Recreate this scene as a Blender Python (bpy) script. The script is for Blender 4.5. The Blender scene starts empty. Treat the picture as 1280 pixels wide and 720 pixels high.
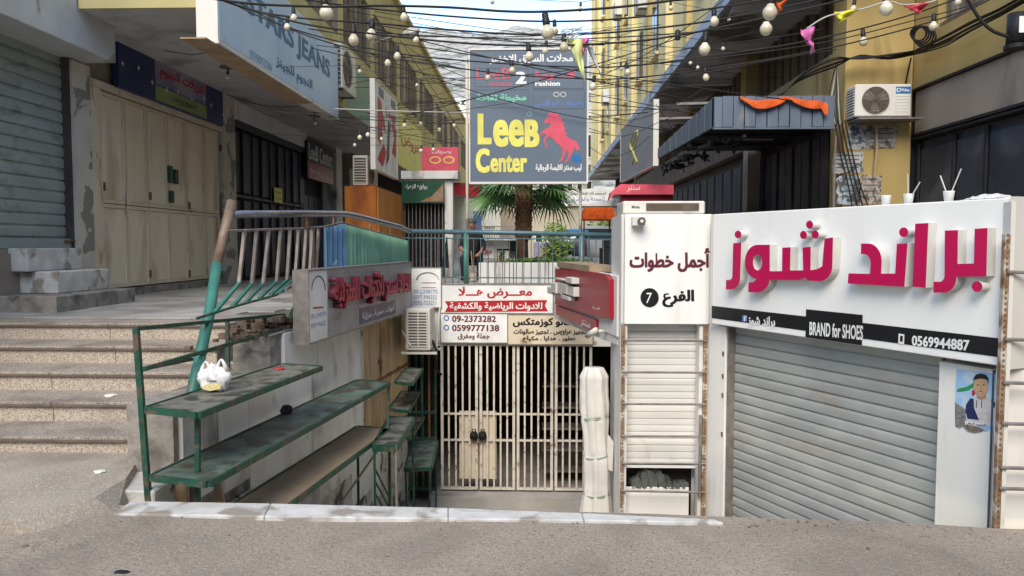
import bpy, bmesh, math, random
from mathutils import Matrix, Vector, noise
random.seed(7)
R = math.radians
sc = bpy.context.scene
COL = sc.collection

# ------------------------------------------------------------ camera, sky, sun
CAM = Vector((0.0, 0.0, 1.6)); PITCH = math.atan(54/960); YAW = math.atan(30/960)
cd = bpy.data.cameras.new('camera'); cd.sensor_width = 36; cd.lens = 27.0
cd.clip_start = 0.05; cd.clip_end = 4000
cam = bpy.data.objects.new('camera', cd); COL.objects.link(cam)
cam.location = CAM; cam.rotation_euler = (math.pi/2 - PITCH, 0, YAW); sc.camera = cam
SUN_EL, SUN_AZ = R(42), R(190)          # azimuth: where the sun stands, clockwise from +Y
w = bpy.data.worlds.new('World'); sc.world = w; w.use_nodes = True
nt = w.node_tree; bg = nt.nodes['Background']
sky = nt.nodes.new('ShaderNodeTexSky'); sky.sky_type = 'NISHITA'; sky.sun_disc = False
sky.sun_elevation = SUN_EL; sky.sun_rotation = SUN_AZ
sky.air_density = 1.0; sky.dust_density = 0.3; sky.altitude = 1500; sky.ozone_density = 1.5
nt.links.new(sky.outputs[0], bg.inputs[0]); bg.inputs[1].default_value = 0.14
sd = bpy.data.lights.new('sun', 'SUN'); sd.energy = 1.2; sd.angle = R(36); sd.color = (1, .95, .88)
so = bpy.data.objects.new('sun', sd); COL.objects.link(so)
sv = Vector((math.sin(SUN_AZ)*math.cos(SUN_EL), math.cos(SUN_AZ)*math.cos(SUN_EL), math.sin(SUN_EL)))
so.rotation_euler = sv.to_track_quat('Z', 'Y').to_euler(); so.location = sv*50
sc.view_settings.view_transform = 'Standard'; sc.view_settings.look = 'None'
sc.view_settings.gamma = 1; sc.view_settings.use_curve_mapping = False
sc.view_settings.exposure = 1.78
sc.view_settings.use_white_balance = True; sc.view_settings.white_balance_temperature = 7500; sc.view_settings.white_balance_tint = 8
sc.render.engine = 'CYCLES'; sc.cycles.max_bounces = 5; sc.cycles.diffuse_bounces = 3
CR = Matrix.Rotation(YAW, 3, 'Z') @ Matrix.Rotation(math.pi/2 - PITCH, 3, 'X')

def ray(px, py): return CR @ Vector(((px-640)/960, (360-py)/960, -1))
def onY(px, py, y):
    r = ray(px, py); return CAM + r*(y/r.y)
def onZ(px, py, z):
    r = ray(px, py); return CAM + r*((z-CAM.z)/r.z)

# ------------------------------------------------------------ frames (a wall plane: u along it, z up, n out of it)
class Frame:
    def __init__(s, origin, xdir):
        s.o = Vector((origin[0], origin[1], 0)); s.x = Vector((xdir[0], xdir[1], 0)).normalized()
        s.n = Vector((s.x.y, -s.x.x, 0)); s.a = math.atan2(s.x.y, s.x.x)
        s.mat = Matrix.Translation(s.o) @ Matrix.Rotation(s.a, 4, 'Z')
    def pt(s, u, z, n=0): return s.o + s.x*u + s.n*n + Vector((0, 0, z))
    def px(s, px, py, n=0):
        r = ray(px, py); o = s.o + s.n*n
        t = (o-CAM).dot(s.n)/r.dot(s.n); p = CAM + r*t - o
        return p.dot(s.x), (CAM+r*t).z
    def u(s, px, n=0): return s.px(px, 306, n)[0]
def vpdir(vp):
    r = ray(vp, 306); return (r.x, r.y)
ID = Frame((0, 0), (1, 0))
LW = Frame((-6.0, 0), (0, 1)); LE = Frame((-4.07, 0), (0, 1))
SW = Frame((-2.5, 4.6), (.1, 1))
RW = Frame((5.2, 0), (0, -1))
_p1 = onY(890, 300, 7.0); _p2 = onY(1265, 300, 4.55)
BP = Frame((_p1.x, _p1.y), (_p2.x-_p1.x, _p2.y-_p1.y))
GW = Frame((0, 11.0), (1, 0)); CB = Frame((0, 7.0), (1, 0))
def FY(y): return Frame((0, y), (1, 0))

# ------------------------------------------------------------ mesh collector and object helpers
W = {}
class MB:
    def __init__(s, F=ID): s.F = F; s.v = []; s.f = []
    def P(s, u, z, n): s.v.append((u, -n, z)); return len(s.v)-1
    def box(s, u0, u1, z0, z1, n0, n1):
        if u0 > u1: u0, u1 = u1, u0
        if z0 > z1: z0, z1 = z1, z0
        if n0 > n1: n0, n1 = n1, n0
        b = len(s.v)
        for n in (n0, n1):
            for z in (z0, z1):
                for u in (u0, u1): s.P(u, z, n)
        for q in ((4,5,7,6),(1,0,2,3),(0,4,6,2),(5,1,3,7),(6,7,3,2),(0,1,5,4)): s.f.append([b+i for i in q])
        return s
    def wbox(s, x0, x1, y0, y1, z0, z1): return s.box(x0, x1, z0, z1, -y1, -y0)   # only with ID
    def tube(s, pts, r, seg=6, cap=True):
        pts = [Vector((p[0], -p[2], p[1])) for p in pts]; rings = []
        rr = r if isinstance(r, (list, tuple)) else [r]*len(pts)
        ref = None
        for i, p in enumerate(pts):
            d = (pts[min(i+1, len(pts)-1)] - pts[max(i-1, 0)])
            d = d.normalized() if d.length > 1e-9 else Vector((0, 0, 1))
            if ref is None: ref = Vector((0, 0, 1)) if abs(d.z) < .9 else Vector((1, 0, 0))
            a = d.cross(ref).normalized(); b = d.cross(a).normalized(); ref = -b if b.dot(ref) < 0 else b
            a = d.cross(ref).normalized(); b = a.cross(d).normalized()
            k = len(s.v)
            for j in range(seg):
                t = 2*math.pi*(j+.5)/seg; q = p + (a*math.cos(t) + b*math.sin(t))*rr[i]; s.v.append(tuple(q))
            rings.append(k)
        for A, B in zip(rings, rings[1:]):
            for j in range(seg): s.f.append([A+j, A+(j+1) % seg, B+(j+1) % seg, B+j])
        if cap:
            s.f.append([rings[0]+j for j in range(seg)][::-1]); s.f.append([rings[-1]+j for j in range(seg)])
        return s
    def lathe(s, c, prof, seg=12):                      # prof: (r, z) pairs; c=(u,z,n)
        rings = []
        for r, z in prof:
            k = len(s.v)
            for j in range(seg):
                t = 2*math.pi*j/seg; s.P(c[0]+r*math.cos(t), c[1]+z, c[2]+r*math.sin(t))
            rings.append(k)
        for A, B in zip(rings, rings[1:]):
            for j in range(seg): s.f.append([A+j, B+j, B+(j+1) % seg, A+(j+1) % seg])
        s.f.append([rings[0]+j for j in range(seg)]); s.f.append([rings[-1]+j for j in range(seg)][::-1])
        return s
    def prism(s, poly, n0, n1):                          # convex-ish polygon (u,z)
        k = len(s.v); m = len(poly)
        for n in (n0, n1):
            for u, z in poly: s.P(u, z, n)
        s.f.append([k+m+i for i in range(m)]); s.f.append([k+i for i in range(m)][::-1])
        for i in range(m): s.f.append([k+i, k+(i+1) % m, k+m+(i+1) % m, k+m+i])
        return s
    def slab(s, pts, z0, z1):                            # world xy polygon between heights (ID only)
        k = len(s.v); m = len(pts)
        for z in (z0, z1):
            for x, y in pts: s.v.append((x, y, z))
        s.f.append([k+m+i for i in range(m)]); s.f.append([k+i for i in range(m)][::-1])
        for i in range(m): s.f.append([k+i, k+(i+1) % m, k+m+(i+1) % m, k+m+i])
        return s
    def quad(s, pts, th=0):                              # world points, thin sheet with thickness along z (ID only)
        k = len(s.v)
        for p in pts: s.v.append(tuple(p))
        if not th: s.f.append([k+i for i in range(len(pts))]); return s
        m = len(pts)
        for p in pts: s.v.append((p[0], p[1], p[2]-th))
        s.f.append([k+i for i in range(m)]); s.f.append([k+m+i for i in range(m)][::-1])
        for i in range(m): s.f.append([k+i, k+m+i, k+m+(i+1) % m, k+(i+1) % m])
        return s
    def mesh(s, name, m=None, bev=0, smooth=False):
        me = bpy.data.meshes.new(name); me.from_pydata(s.v, [], s.f)
        bm = bmesh.new(); bm.from_mesh(me); bmesh.ops.recalc_face_normals(bm, faces=bm.faces)
        if bev: bmesh.ops.bevel(bm, geom=bm.edges[:], offset=bev, segments=1, affect='EDGES', clamp_overlap=True)
        bm.to_mesh(me); bm.free()
        if smooth: me.polygons.foreach_set('use_smooth', [True]*len(me.polygons))
        if m: me.materials.append(m)
        return me
    def build(s, name, m, parent=None, bev=0, smooth=False, label=None, kind=None):
        return put(name, s.mesh(name, m, bev, smooth), parent, s.F.mat, label, kind)

def put(name, me, parent=None, mat=None, label=None, kind=None):
    o = bpy.data.objects.new(name, me); COL.objects.link(o)
    mat = mat if mat is not None else Matrix()
    o.matrix_basis = mat; W[o] = mat
    if parent is not None:
        o.parent = parent; o.matrix_parent_inverse = W[parent].inverted()
    if label: o['label'] = label
    if kind: o['kind'] = kind
    return o
def thing(name, label, cat, loc=(0, 0, 0), group=None):
    o = bpy.data.objects.new(name, None); COL.objects.link(o); o.empty_display_size = .1
    o.location = loc; W[o] = Matrix.Translation(Vector(loc)); o['label'] = label; o['category'] = cat
    if group: o['group'] = group
    return o
def tag(o, label, cat, group=None):
    o['label'] = label; o['category'] = cat
    if group: o['group'] = group
    return o
def struct(o): o['kind'] = 'structure'; return o
def copy_tree(root, loc, rotz=0, label=None):
    r = root.copy(); COL.objects.link(r); r.location = loc; r.rotation_euler = (0, 0, rotz)
    if label: r['label'] = label
    for ch in kids(root):
        c = ch.copy(); COL.objects.link(c); c.parent = r
        for g in kids(ch):
            d = g.copy(); COL.objects.link(d); d.parent = c
    return r
def kids(o): return [x for x in COL.objects if x.parent == o]

# ------------------------------------------------------------ materials
def M(name, col, col2=None, rough=.8, metal=0, scale=3, lo=.35, hi=.65, dirt=None, ds=1.2, dlo=.5, dhi=.7,
      streak=1, bump=0, bs=60, speck=None, ss=90, slo=.58, shi=.62, spec=.3, trans=0, emit=0, alpha=1, crack=0):
    m = bpy.data.materials.new(name); m.use_nodes = True; t = m.node_tree; L = t.links.new
    b = t.nodes['Principled BSDF']; b.inputs['Roughness'].default_value = rough
    b.inputs['Metallic'].default_value = metal; b.inputs['Specular IOR Level'].default_value = spec
    g = t.nodes.new('ShaderNodeNewGeometry'); mp = t.nodes.new('ShaderNodeMapping')
    L(g.outputs['Position'], mp.inputs[0]); mp.inputs['Scale'].default_value = (1, 1, 1.0/streak)
    def noise(sc_, det=5, dist=0):
        n = t.nodes.new('ShaderNodeTexNoise'); n.inputs['Scale'].default_value = sc_; n.inputs['Detail'].default_value = det
        n.inputs['Distortion'].default_value = dist
        L(mp.outputs[0], n.inputs[0]); return n.outputs[0]
    def mr(src, a, c):
        n = t.nodes.new('ShaderNodeMapRange'); n.inputs[1].default_value = a; n.inputs[2].default_value = c; L(src, n.inputs[0]); return n.outputs[0]
    def mix(f, A, B):
        n = t.nodes.new('ShaderNodeMix'); n.data_type = 'RGBA'
        if f is not None: L(f, n.inputs[0])
        for v, i in ((A, 6), (B, 7)):
            if isinstance(v, tuple): n.inputs[i].default_value = (*v, 1)
            else: L(v, n.inputs[i])
        return n.outputs[2]
    col2 = col2 or tuple(c*.78 for c in col)
    out = mix(mr(noise(scale), lo, hi), col, col2)
    if speck:
        for i, sp in enumerate(speck):
            n = t.nodes.new('ShaderNodeTexVoronoi'); n.inputs['Scale'].default_value = ss*(1+.37*i)
            L(g.outputs['Position'], n.inputs[0]); sep = t.nodes.new('ShaderNodeSeparateColor'); L(n.outputs['Color'], sep.inputs[0])
            out = mix(mr(sep.outputs[i % 3], slo, shi), out, sp)
    if dirt:
        out = mix(mr(noise(ds, 9, .6), dlo, dhi), out, dirt)
        rr = mr(noise(ds*1.7, 6), .3, .8)
    if crack:
        v = t.nodes.new('ShaderNodeTexVoronoi'); v.feature = 'DISTANCE_TO_EDGE'; v.inputs['Scale'].default_value = crack
        vm = t.nodes.new('ShaderNodeVectorMath'); vm.operation = 'ADD'; n2 = t.nodes.new('ShaderNodeTexNoise'); n2.inputs['Scale'].default_value = 2.2; n2.inputs['Detail'].default_value = 6
        L(g.outputs['Position'], n2.inputs[0]); L(g.outputs['Position'], vm.inputs[0]); L(n2.outputs['Color'], vm.inputs[1]); L(vm.outputs[0], v.inputs[0])
        f = t.nodes.new('ShaderNodeMath'); f.operation = 'LESS_THAN'; L(v.outputs['Distance'], f.inputs[0]); f.inputs[1].default_value = .0018
        out = mix(f.outputs[0], out, tuple(c*.6 for c in col))
    L(out, b.inputs['Base Color'])
    if bump:
        bn = t.nodes.new('ShaderNodeBump'); bn.inputs['Strength'].default_value = bump; bn.inputs['Distance'].default_value = .01
        nn = t.nodes.new('ShaderNodeTexNoise'); nn.inputs['Scale'].default_value = bs; nn.inputs['Detail'].default_value = 6
        L(g.outputs['Position'], nn.inputs[0]); L(nn.outputs[0], bn.inputs['Height']); L(bn.outputs[0], b.inputs['Normal'])
    if trans: b.inputs['Transmission Weight'].default_value = trans
    if emit:
        b.inputs['Emission Color'].default_value = (*col, 1); b.inputs['Emission Strength'].default_value = emit
    return m
RUST = (.16, .07, .03); GRIME = (.10, .085, .07)
m_street = M('street_concrete', (.37, .30, .24), (.28, .23, .185), rough=.92, scale=.8, dirt=(.17, .145, .12), ds=1.3, dlo=.47, dhi=.78, bump=1, bs=38, speck=[(.38, .33, .28), (.17, .145, .12)], ss=130, slo=.74, shi=.9, crack=.55)
m_sidewalk = M('sidewalk_concrete', (.38, .32, .26), (.31, .26, .215), rough=.9, scale=2, dirt=(.2, .17, .14), bump=.6, bs=70, speck=[(.46, .41, .35)], ss=110, slo=.75, shi=.85)
m_coping = M('worn_white_paint', (.62, .61, .59), (.48, .46, .43), rough=.75, scale=5, dirt=(.3, .26, .22), ds=4, dlo=.52, dhi=.62, bump=.4, bs=40)
m_terrazzo = M('terrazzo', (.40, .34, .295), (.35, .295, .255), rough=.7, scale=3, speck=[(.56, .50, .43), (.22, .165, .12), (.5, .43, .36)], ss=105, slo=.62, shi=.66, dirt=(.22, .17, .13), ds=1.4, dlo=.58, dhi=.85, bump=.15)
m_tread = M('tread_stone', (.42, .365, .32), (.34, .29, .25), rough=.6, scale=2, speck=[(.38, .33, .28), (.12, .1, .085)], ss=120, slo=.7, shi=.75, dirt=(.13, .1, .085), ds=2, dlo=.5, dhi=.8)
m_treadedge = M('tread_edge', (.16, .12, .10), (.11, .085, .07), rough=.6, scale=8)
m_paver = M('paving_stone', (.40, .385, .37), (.31, .30, .29), rough=.55, scale=1.2, dirt=(.17, .155, .145), ds=1.2, dlo=.48, dhi=.75, bump=.2, bs=30)
m_gap = M('joint_mortar', (.12, .11, .1), rough=.95, scale=10)
m_mortar = M('rough_mortar', (.33, .30, .27), (.22, .2, .18), rough=.95, scale=9, dirt=(.11, .095, .08), ds=5, bump=.8, bs=30)
m_marble = M('dirty_white_stone', (.76, .75, .73), (.64, .63, .61), rough=.55, scale=2.5, dirt=(.24, .215, .19), ds=2.6, dlo=.55, dhi=.72, streak=2.5, bump=.15)
m_dirtwall = M('dirty_lower_wall', (.60, .59, .57), (.44, .42, .39), rough=.8, scale=6, dirt=(.10, .09, .08), ds=4.5, dlo=.52, dhi=.62, streak=1, bump=.5)
m_basefloor = M('lower_floor', (.42, .40, .37), (.33, .31, .29), rough=.8, scale=3, dirt=(.2, .18, .16), bump=.3)
m_white = M('white_sheet', (.82, .81, .79), (.77, .76, .735), rough=.45, scale=1.5, dirt=(.55, .50, .43), ds=1.7, dlo=.56, dhi=.85, streak=5)
m_whitepanel = M('painted_white_panel', (.78, .755, .72), (.71, .685, .64), rough=.5, scale=2, dirt=(.45, .38, .31), ds=2.2, dlo=.6, dhi=.8, streak=4)
m_cream = M('cream_metal_door', (.78, .67, .52), (.71, .60, .46), rough=.6, scale=2, dirt=(.40, .28, .17), ds=2.2, dlo=.56, dhi=.8, streak=4, bump=.05)
m_creamframe = M('cream_metal_frame', (.68, .58, .45), (.60, .50, .38), rough=.6, scale=3, dirt=(.34, .22, .12), ds=5, dlo=.6, dhi=.72, streak=3)
m_rust = M('rusty_iron', (.22, .11, .06), (.12, .06, .035), rough=.9, scale=20)
m_rustchan = M('rusty_channel', (.30, .20, .13), (.17, .09, .05), rough=.85, scale=18, dirt=(.5, .45, .38), ds=9, dlo=.5, dhi=.6)
m_rung = M('grey_iron_bar', (.30, .28, .27), (.22, .19, .17), rough=.5, metal=.5, scale=12)
m_pilaster = M('peeling_cream_plaster', (.60, .55, .47), (.52, .47, .4), rough=.85, scale=3, dirt=(.25, .235, .2), ds=2.1, dlo=.56, dhi=.575, bump=.4, bs=20)
m_beam = M('peeling_grey_paint', (.56, .56, .55), (.48, .48, .475), rough=.8, scale=3, dirt=(.34, .325, .30), ds=1.0, dlo=.53, dhi=.54, bump=.25, bs=15)
m_soffit = M('soffit_plaster', (.55, .54, .53), (.48, .47, .46), rough=.9, scale=2, dirt=(.14, .13, .12), ds=1.1, dlo=.55, dhi=.8, bump=.2)
m_soffitr = M('stained_soffit', (.62, .61, .60), (.52, .51, .50), rough=.9, scale=1.2, dirt=(.17, .15, .13), ds=.5, dlo=.5, dhi=.6, bump=.6, bs=8)
m_yellow = M('yellow_plaster_grimy', (.46, .335, .135), (.38, .275, .11), rough=.85, scale=1.5, dirt=(.17, .10, .045), ds=1.3, dlo=.58, dhi=.72, streak=6, bump=.15)
m_yellowl = M('yellow_plaster_left', (.56, .48, .24), (.47, .40, .20), rough=.85, scale=1.5, dirt=(.2, .16, .08), ds=1.0, dlo=.55, dhi=.8, streak=4, bump=.15)
m_yellowf = M('pale_yellow_plaster', (.80, .65, .34), (.72, .57, .29), rough=.85, scale=.8, dirt=(.52, .40, .2), ds=.7, dlo=.58, dhi=.8, streak=5)
m_yellowfd = M('deep_yellow_plaster', (.66, .50, .20), (.57, .43, .17), rough=.85, scale=.8, dirt=(.36, .27, .11), ds=.8, streak=5)
m_greenwall = M('faded_green_plaster', (.25, .36, .28), (.21, .31, .25), rough=.85, scale=1.5, dirt=(.36, .36, .2), ds=.9)
m_shutL = M('grey_green_shutter', (.34, .38, .36), (.29, .33, .31), rough=.5, metal=.2, scale=2, dirt=(.15, .13, .115), ds=3, dlo=.55, dhi=.8, streak=.5)
m_shutR = M('galvanised_shutter', (.44, .445, .42), (.36, .365, .35), rough=.5, metal=.2, scale=2.5, dirt=(.37, .31, .24), ds=1.8, dlo=.54, dhi=.85, streak=.4)
m_shutW = M('white_shutter', (.74, .72, .69), (.68, .66, .62), rough=.5, scale=2, dirt=(.5, .45, .4), ds=3, dlo=.6, dhi=.8)
m_darkgap = M('dark_seam', (.09, .07, .06), rough=.9)
m_navy = M('navy_metal', (.022, .026, .045), (.03, .035, .055), rough=.45, scale=2, dirt=(.06, .06, .07), ds=2.5, dlo=.55, dhi=.8)
m_navyr = M('dusty_black_metal', (.024, .028, .038), (.035, .04, .052), rough=.6, scale=1.5, dirt=(.085, .09, .10), ds=1.6, dlo=.5, dhi=.85)
m_black = M('black_metal', (.012, .012, .013), (.02, .02, .021), rough=.6, scale=3, spec=.2)
m_interior = M('room_shade', (.03, .028, .026), rough=.95, scale=2, spec=.1)  # near-black colour stands in for shade inside rooms and recesses
m_tan = M('tan_stone_panel', (.33, .27, .215), (.26, .215, .175), rough=.65, scale=.9, dirt=(.11, .095, .085), ds=1.0, dlo=.55, dhi=.75, streak=2)
m_louv = M('brown_louvre', (.16, .115, .08), (.11, .08, .055), rough=.7, scale=3, dirt=(.24, .19, .14), ds=3, streak=5)
m_canopy = M('blue_grey_sheet', (.13, .165, .22), (.10, .125, .17), rough=.5, metal=.2, scale=3, dirt=(.2, .21, .22), ds=3, streak=4, dlo=.6)
m_edgeblue = M('pale_blue_paint', (.42, .49, .57), (.36, .42, .5), rough=.7, scale=2, dirt=(.2, .2, .2), ds=1)
m_teal = M('teal_paint', (.05, .21, .17), (.035, .155, .13), rough=.4, scale=6, dirt=(.16, .13, .10), ds=6, dlo=.6, dhi=.7)
m_green = M('dark_green_paint', (.014, .08, .05), (.010, .055, .035), rough=.5, scale=7, dirt=(.11, .075, .05), ds=11, dlo=.53, dhi=.62)
m_tealsheet = M('corrugated_green_sheet', (.22, .45, .32), (.16, .35, .26), rough=.5, scale=4, dirt=(.08, .13, .11), ds=2.5, dlo=.55, dhi=.75, streak=3)
m_bluesheet = M('corrugated_blue_sheet', (.13, .27, .45), (.10, .21, .34), rough=.5, scale=4, dirt=(.35, .4, .42), ds=5, dlo=.62, dhi=.66)
m_steel = M('brushed_pipe', (.30, .30, .33), (.22, .22, .24), rough=.3, metal=.8, scale=8)
m_bluerail = M('blue_painted_pipe', (.10, .19, .23), (.07, .14, .17), rough=.4, metal=.2, scale=10, dirt=(.2, .2, .2), ds=8, dlo=.6)
m_bent = M('worn_grey_bar', (.28, .24, .22), (.2, .16, .14), rough=.5, metal=.3, scale=10)
m_shelf = M('weathered_shelf_board', (.21, .20, .165), (.13, .13, .11), rough=.5, scale=5, dirt=(.055, .05, .042), ds=6, dlo=.46, dhi=.58, bump=.1)
m_shelfg = M('greenish_shelf_board', (.13, .18, .155), (.08, .115, .10), rough=.42, scale=4, dirt=(.06, .055, .045), ds=6, dlo=.48, dhi=.60)
m_card = M('brown_cardboard', (.33, .25, .175), (.28, .21, .145), rough=.8, scale=3, dirt=(.2, .15, .1), ds=3, dlo=.6, dhi=.8)
m_wood = M('raw_wood', (.42, .30, .18), (.33, .22, .13), rough=.8, scale=5, streak=6)
m_brown = M('brown_metal_doors', (.50, .36, .22), (.42, .29, .17), rough=.6, scale=3, dirt=(.18, .09, .045), ds=4, dlo=.55, dhi=.72, streak=3)
m_gate = M('cream_gate_paint', (.66, .61, .54), (.56, .50, .43), rough=.55, scale=6, dirt=(.22, .13, .08), ds=12, dlo=.58, dhi=.7)
m_acw = M('ac_casing', (.68, .65, .6), (.6, .57, .52), rough=.5, scale=2, dirt=(.4, .35, .28), ds=3, dlo=.6, dhi=.8, streak=3)
m_acd = M('ac_grille_dark', (.12, .10, .09), (.09, .08, .07), rough=.6, scale=3)
m_logo = M('logo_blue', (.02, .16, .42), rough=.4)
m_fuchsia = M('fuchsia_acrylic', (.50, .004, .075), (.46, .004, .07), rough=.35, scale=1, spec=.4)
m_return = M('letter_return', (.60, .585, .555), (.52, .505, .47), rough=.5, scale=3)
m_blk = M('black_vinyl', (.012, .012, .014), rough=.4)
m_wt = M('white_vinyl', (.82, .82, .80), rough=.5)
m_maroon = M('maroon_vinyl', (.10, .015, .03), (.13, .02, .04), rough=.5)
m_red = M('red_sign', (.40, .018, .03), (.25, .012, .025), rough=.35, scale=1.5)
m_signred = M('red_vinyl', (.48, .02, .03), rough=.45)
m_bluesign = M('pale_blue_sign', (.34, .50, .68), (.46, .59, .73), rough=.4, scale=.8, dirt=(.28, .4, .5), ds=2, dlo=.6, dhi=.75)
m_bluetxt = M('deep_blue_vinyl', (.05, .16, .30), rough=.5)
m_navysign = M('navy_sign', (.015, .03, .10), (.03, .045, .11), rough=.4, scale=2)
m_limesign = M('lime_strip', (.26, .34, .13), rough=.5)
m_grey = M('slate_sign', (.105, .14, .185), (.12, .155, .20), rough=.4, scale=1)
m_greyd = M('slate_sign_line', (.07, .09, .115), rough=.4)
m_ylw = M('yellow_vinyl', (.78, .72, .16), rough=.45)
m_pink = M('coral_vinyl', (.72, .10, .15), rough=.45)
m_mint = M('mint_vinyl', (.20, .58, .42), rough=.45)
m_skyb = M('blue_vinyl', (.12, .22, .5), rough=.45)
m_orange = M('orange_metal', (.46, .14, .025), (.40, .12, .02), rough=.5, scale=2, dirt=(.25, .07, .015), ds=3, streak=4)
m_orangel = M('orange_wood_doors', (.62, .27, .07), (.52, .2, .045), rough=.5, scale=3, streak=5)
m_orplast = M('orange_tarpaulin', (.66, .12, .03), (.48, .075, .02), rough=.85, scale=9, bump=1, bs=14, spec=.1)
m_socket = M('black_rubber', (.015, .015, .015), rough=.5)
m_bulb = M('frosted_bulb', (.66, .60, .46), (.52, .45, .32), rough=.12, scale=14, spec=.7, dirt=(.4, .33, .22), ds=20, dlo=.5, dhi=.8)
m_wire = M('black_cable', (.018, .017, .017), rough=.6)
m_wirew = M('pale_cable', (.5, .48, .45), rough=.6)
m_trunk = M('palm_trunk', (.13, .065, .038), (.07, .038, .025), rough=.95, scale=14, bump=.6)
m_trunkl = M('palm_boot', (.20, .11, .06), (.10, .055, .035), rough=.9, scale=9)
m_frond = M('palm_leaf', (.08, .20, .07), (.13, .26, .09), rough=.45, scale=3, spec=.4)
m_leaf = M('bush_leaf', (.07, .14, .03), (.11, .19, .05), rough=.6, scale=4)
m_leafl = M('light_leaf', (.22, .32, .08), (.14, .24, .05), rough=.6, scale=3)
m_soil = M('dry_soil', (.19, .14, .10), (.11, .08, .06), rough=.95, scale=12, bump=1, bs=30)
m_hill = M('stony_hillside', (.42, .395, .37), (.27, .25, .225), rough=.95, scale=.08, dirt=(.14, .145, .11), ds=.09, dlo=.52, dhi=.6, streak=1)  # pale stone tone also stands in for distance haze
m_plastic = M('wrinkled_white_plastic', (.72, .69, .64), (.62, .59, .54), rough=.35, scale=6, dirt=(.45, .4, .33), ds=5, dlo=.6, dhi=.8, spec=.5)
m_bag = M('white_carrier_bag', (.75, .74, .72), (.62, .61, .6), rough=.35, scale=15)
m_cord = M('pale_green_cord', (.38, .45, .36), rough=.7)
m_skin = M('skin', (.42, .23, .15), (.38, .2, .13), rough=.6)
m_hair = M('dark_hair', (.02, .017, .015), rough=.7)
m_cloth_black = M('black_cloth', (.016, .016, .02), (.03, .03, .034), rough=.9, scale=8)
m_jean = M('dark_trousers', (.02, .024, .035), rough=.9)
m_paper = M('newsprint', (.46, .46, .45), (.36, .365, .37), rough=.85, scale=9, dirt=(.10, .12, .14), ds=14, dlo=.52, dhi=.58)
m_paperb = M('torn_blue_paper', (.40, .46, .50), (.22, .3, .36), rough=.85, scale=8, dirt=(.09, .09, .09), ds=13, dlo=.5, dhi=.57)
m_paperr = M('torn_grey_paper', (.42, .38, .34), (.28, .24, .22), rough=.85, scale=10, dirt=(.1, .08, .07), ds=14, dlo=.5, dhi=.58)
m_carsil = M('silver_paint', (.45, .48, .52), (.42, .45, .49), rough=.25, metal=.4, scale=1)
m_glass = M('dark_glass', (.03, .035, .04), rough=.08, spec=.6)
m_tarpb = M('blue_tarpaulin', (.03, .18, .42), rough=.5)
m_lilac = M('lilac_cloth', (.30, .29, .42), (.24, .23, .35), rough=.9, scale=4)

# ------------------------------------------------------------ lettering (Arabic is shaped by hand into presentation forms)
AF = {'ا':(0xFE8D,0xFE8E),'أ':(0xFE83,0xFE84),'إ':(0xFE87,0xFE88),'د':(0xFEA9,0xFEAA),'ذ':(0xFEAB,0xFEAC),'ر':(0xFEAD,0xFEAE),'ز':(0xFEAF,0xFEB0),
      'و':(0xFEED,0xFEEE),'ة':(0xFE93,0xFE94),'ى':(0xFEEF,0xFEF0),'ء':(0xFE80,0xFE80)}
for _k, _v in {'ب':0xFE8F,'ت':0xFE95,'ث':0xFE99,'ج':0xFE9D,'ح':0xFEA1,'خ':0xFEA5,'س':0xFEB1,'ش':0xFEB5,'ص':0xFEB9,'ض':0xFEBD,'ط':0xFEC1,'ظ':0xFEC5,
      'ع':0xFEC9,'غ':0xFECD,'ف':0xFED1,'ق':0xFED5,'ك':0xFED9,'ل':0xFEDD,'م':0xFEE1,'ن':0xFEE5,'ه':0xFEE9,'ي':0xFEF1}.items(): AF[_k] = (_v, _v+1, _v+2, _v+3)
LA = {'ا':(0xFEFB,0xFEFC),'أ':(0xFEF7,0xFEF8)}
def shape(t):
    out = []; prev = False; i = 0
    if not any(c in AF for c in t): return t
    while i < len(t):
        c = t[i]
        if c == 'ـ': out.append(c); prev = True; i += 1; continue
        if c not in AF: out.append(c); prev = False; i += 1; continue
        if c == 'ل' and i+1 < len(t) and t[i+1] in LA:
            f = LA[t[i+1]]; out.append(chr(f[1] if prev else f[0])); prev = False; i += 2; continue
        f = AF[c]; nx = i+1 < len(t) and (t[i+1] == 'ـ' or (t[i+1] in AF and t[i+1] != 'ء'))
        j = len(f) == 4 and nx
        out.append(chr(f[(3 if prev else 2) if j else (1 if prev else 0)])); prev = j; i += 1
    return ''.join(reversed(out))
_gc = {}
def glyph(ch, bold):
    k = (ch, bold)
    if k not in _gc:
        def ev(body):
            c = bpy.data.curves.new('g', 'FONT'); c.body = body; c.size = 1; c.offset = bold; c.resolution_u = 3
            o = bpy.data.objects.new('g', c); COL.objects.link(o)
            dg = bpy.context.evaluated_depsgraph_get(); me = bpy.data.meshes.new_from_object(o.evaluated_get(dg))
            v = [tuple(x.co) for x in me.vertices]; f = [tuple(p.vertices) for p in me.polygons]
            bpy.data.objects.remove(o); bpy.data.curves.remove(c); bpy.data.meshes.remove(me); return v, f
        v, f = ev(ch) if ch != ' ' else ([], [])
        v2, _ = ev(ch+'l'); vl, _ = ev('l')
        _gc[k] = (v, f, max(a[0] for a in v2)-max(a[0] for a in vl))
    return _gc[k]
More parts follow.
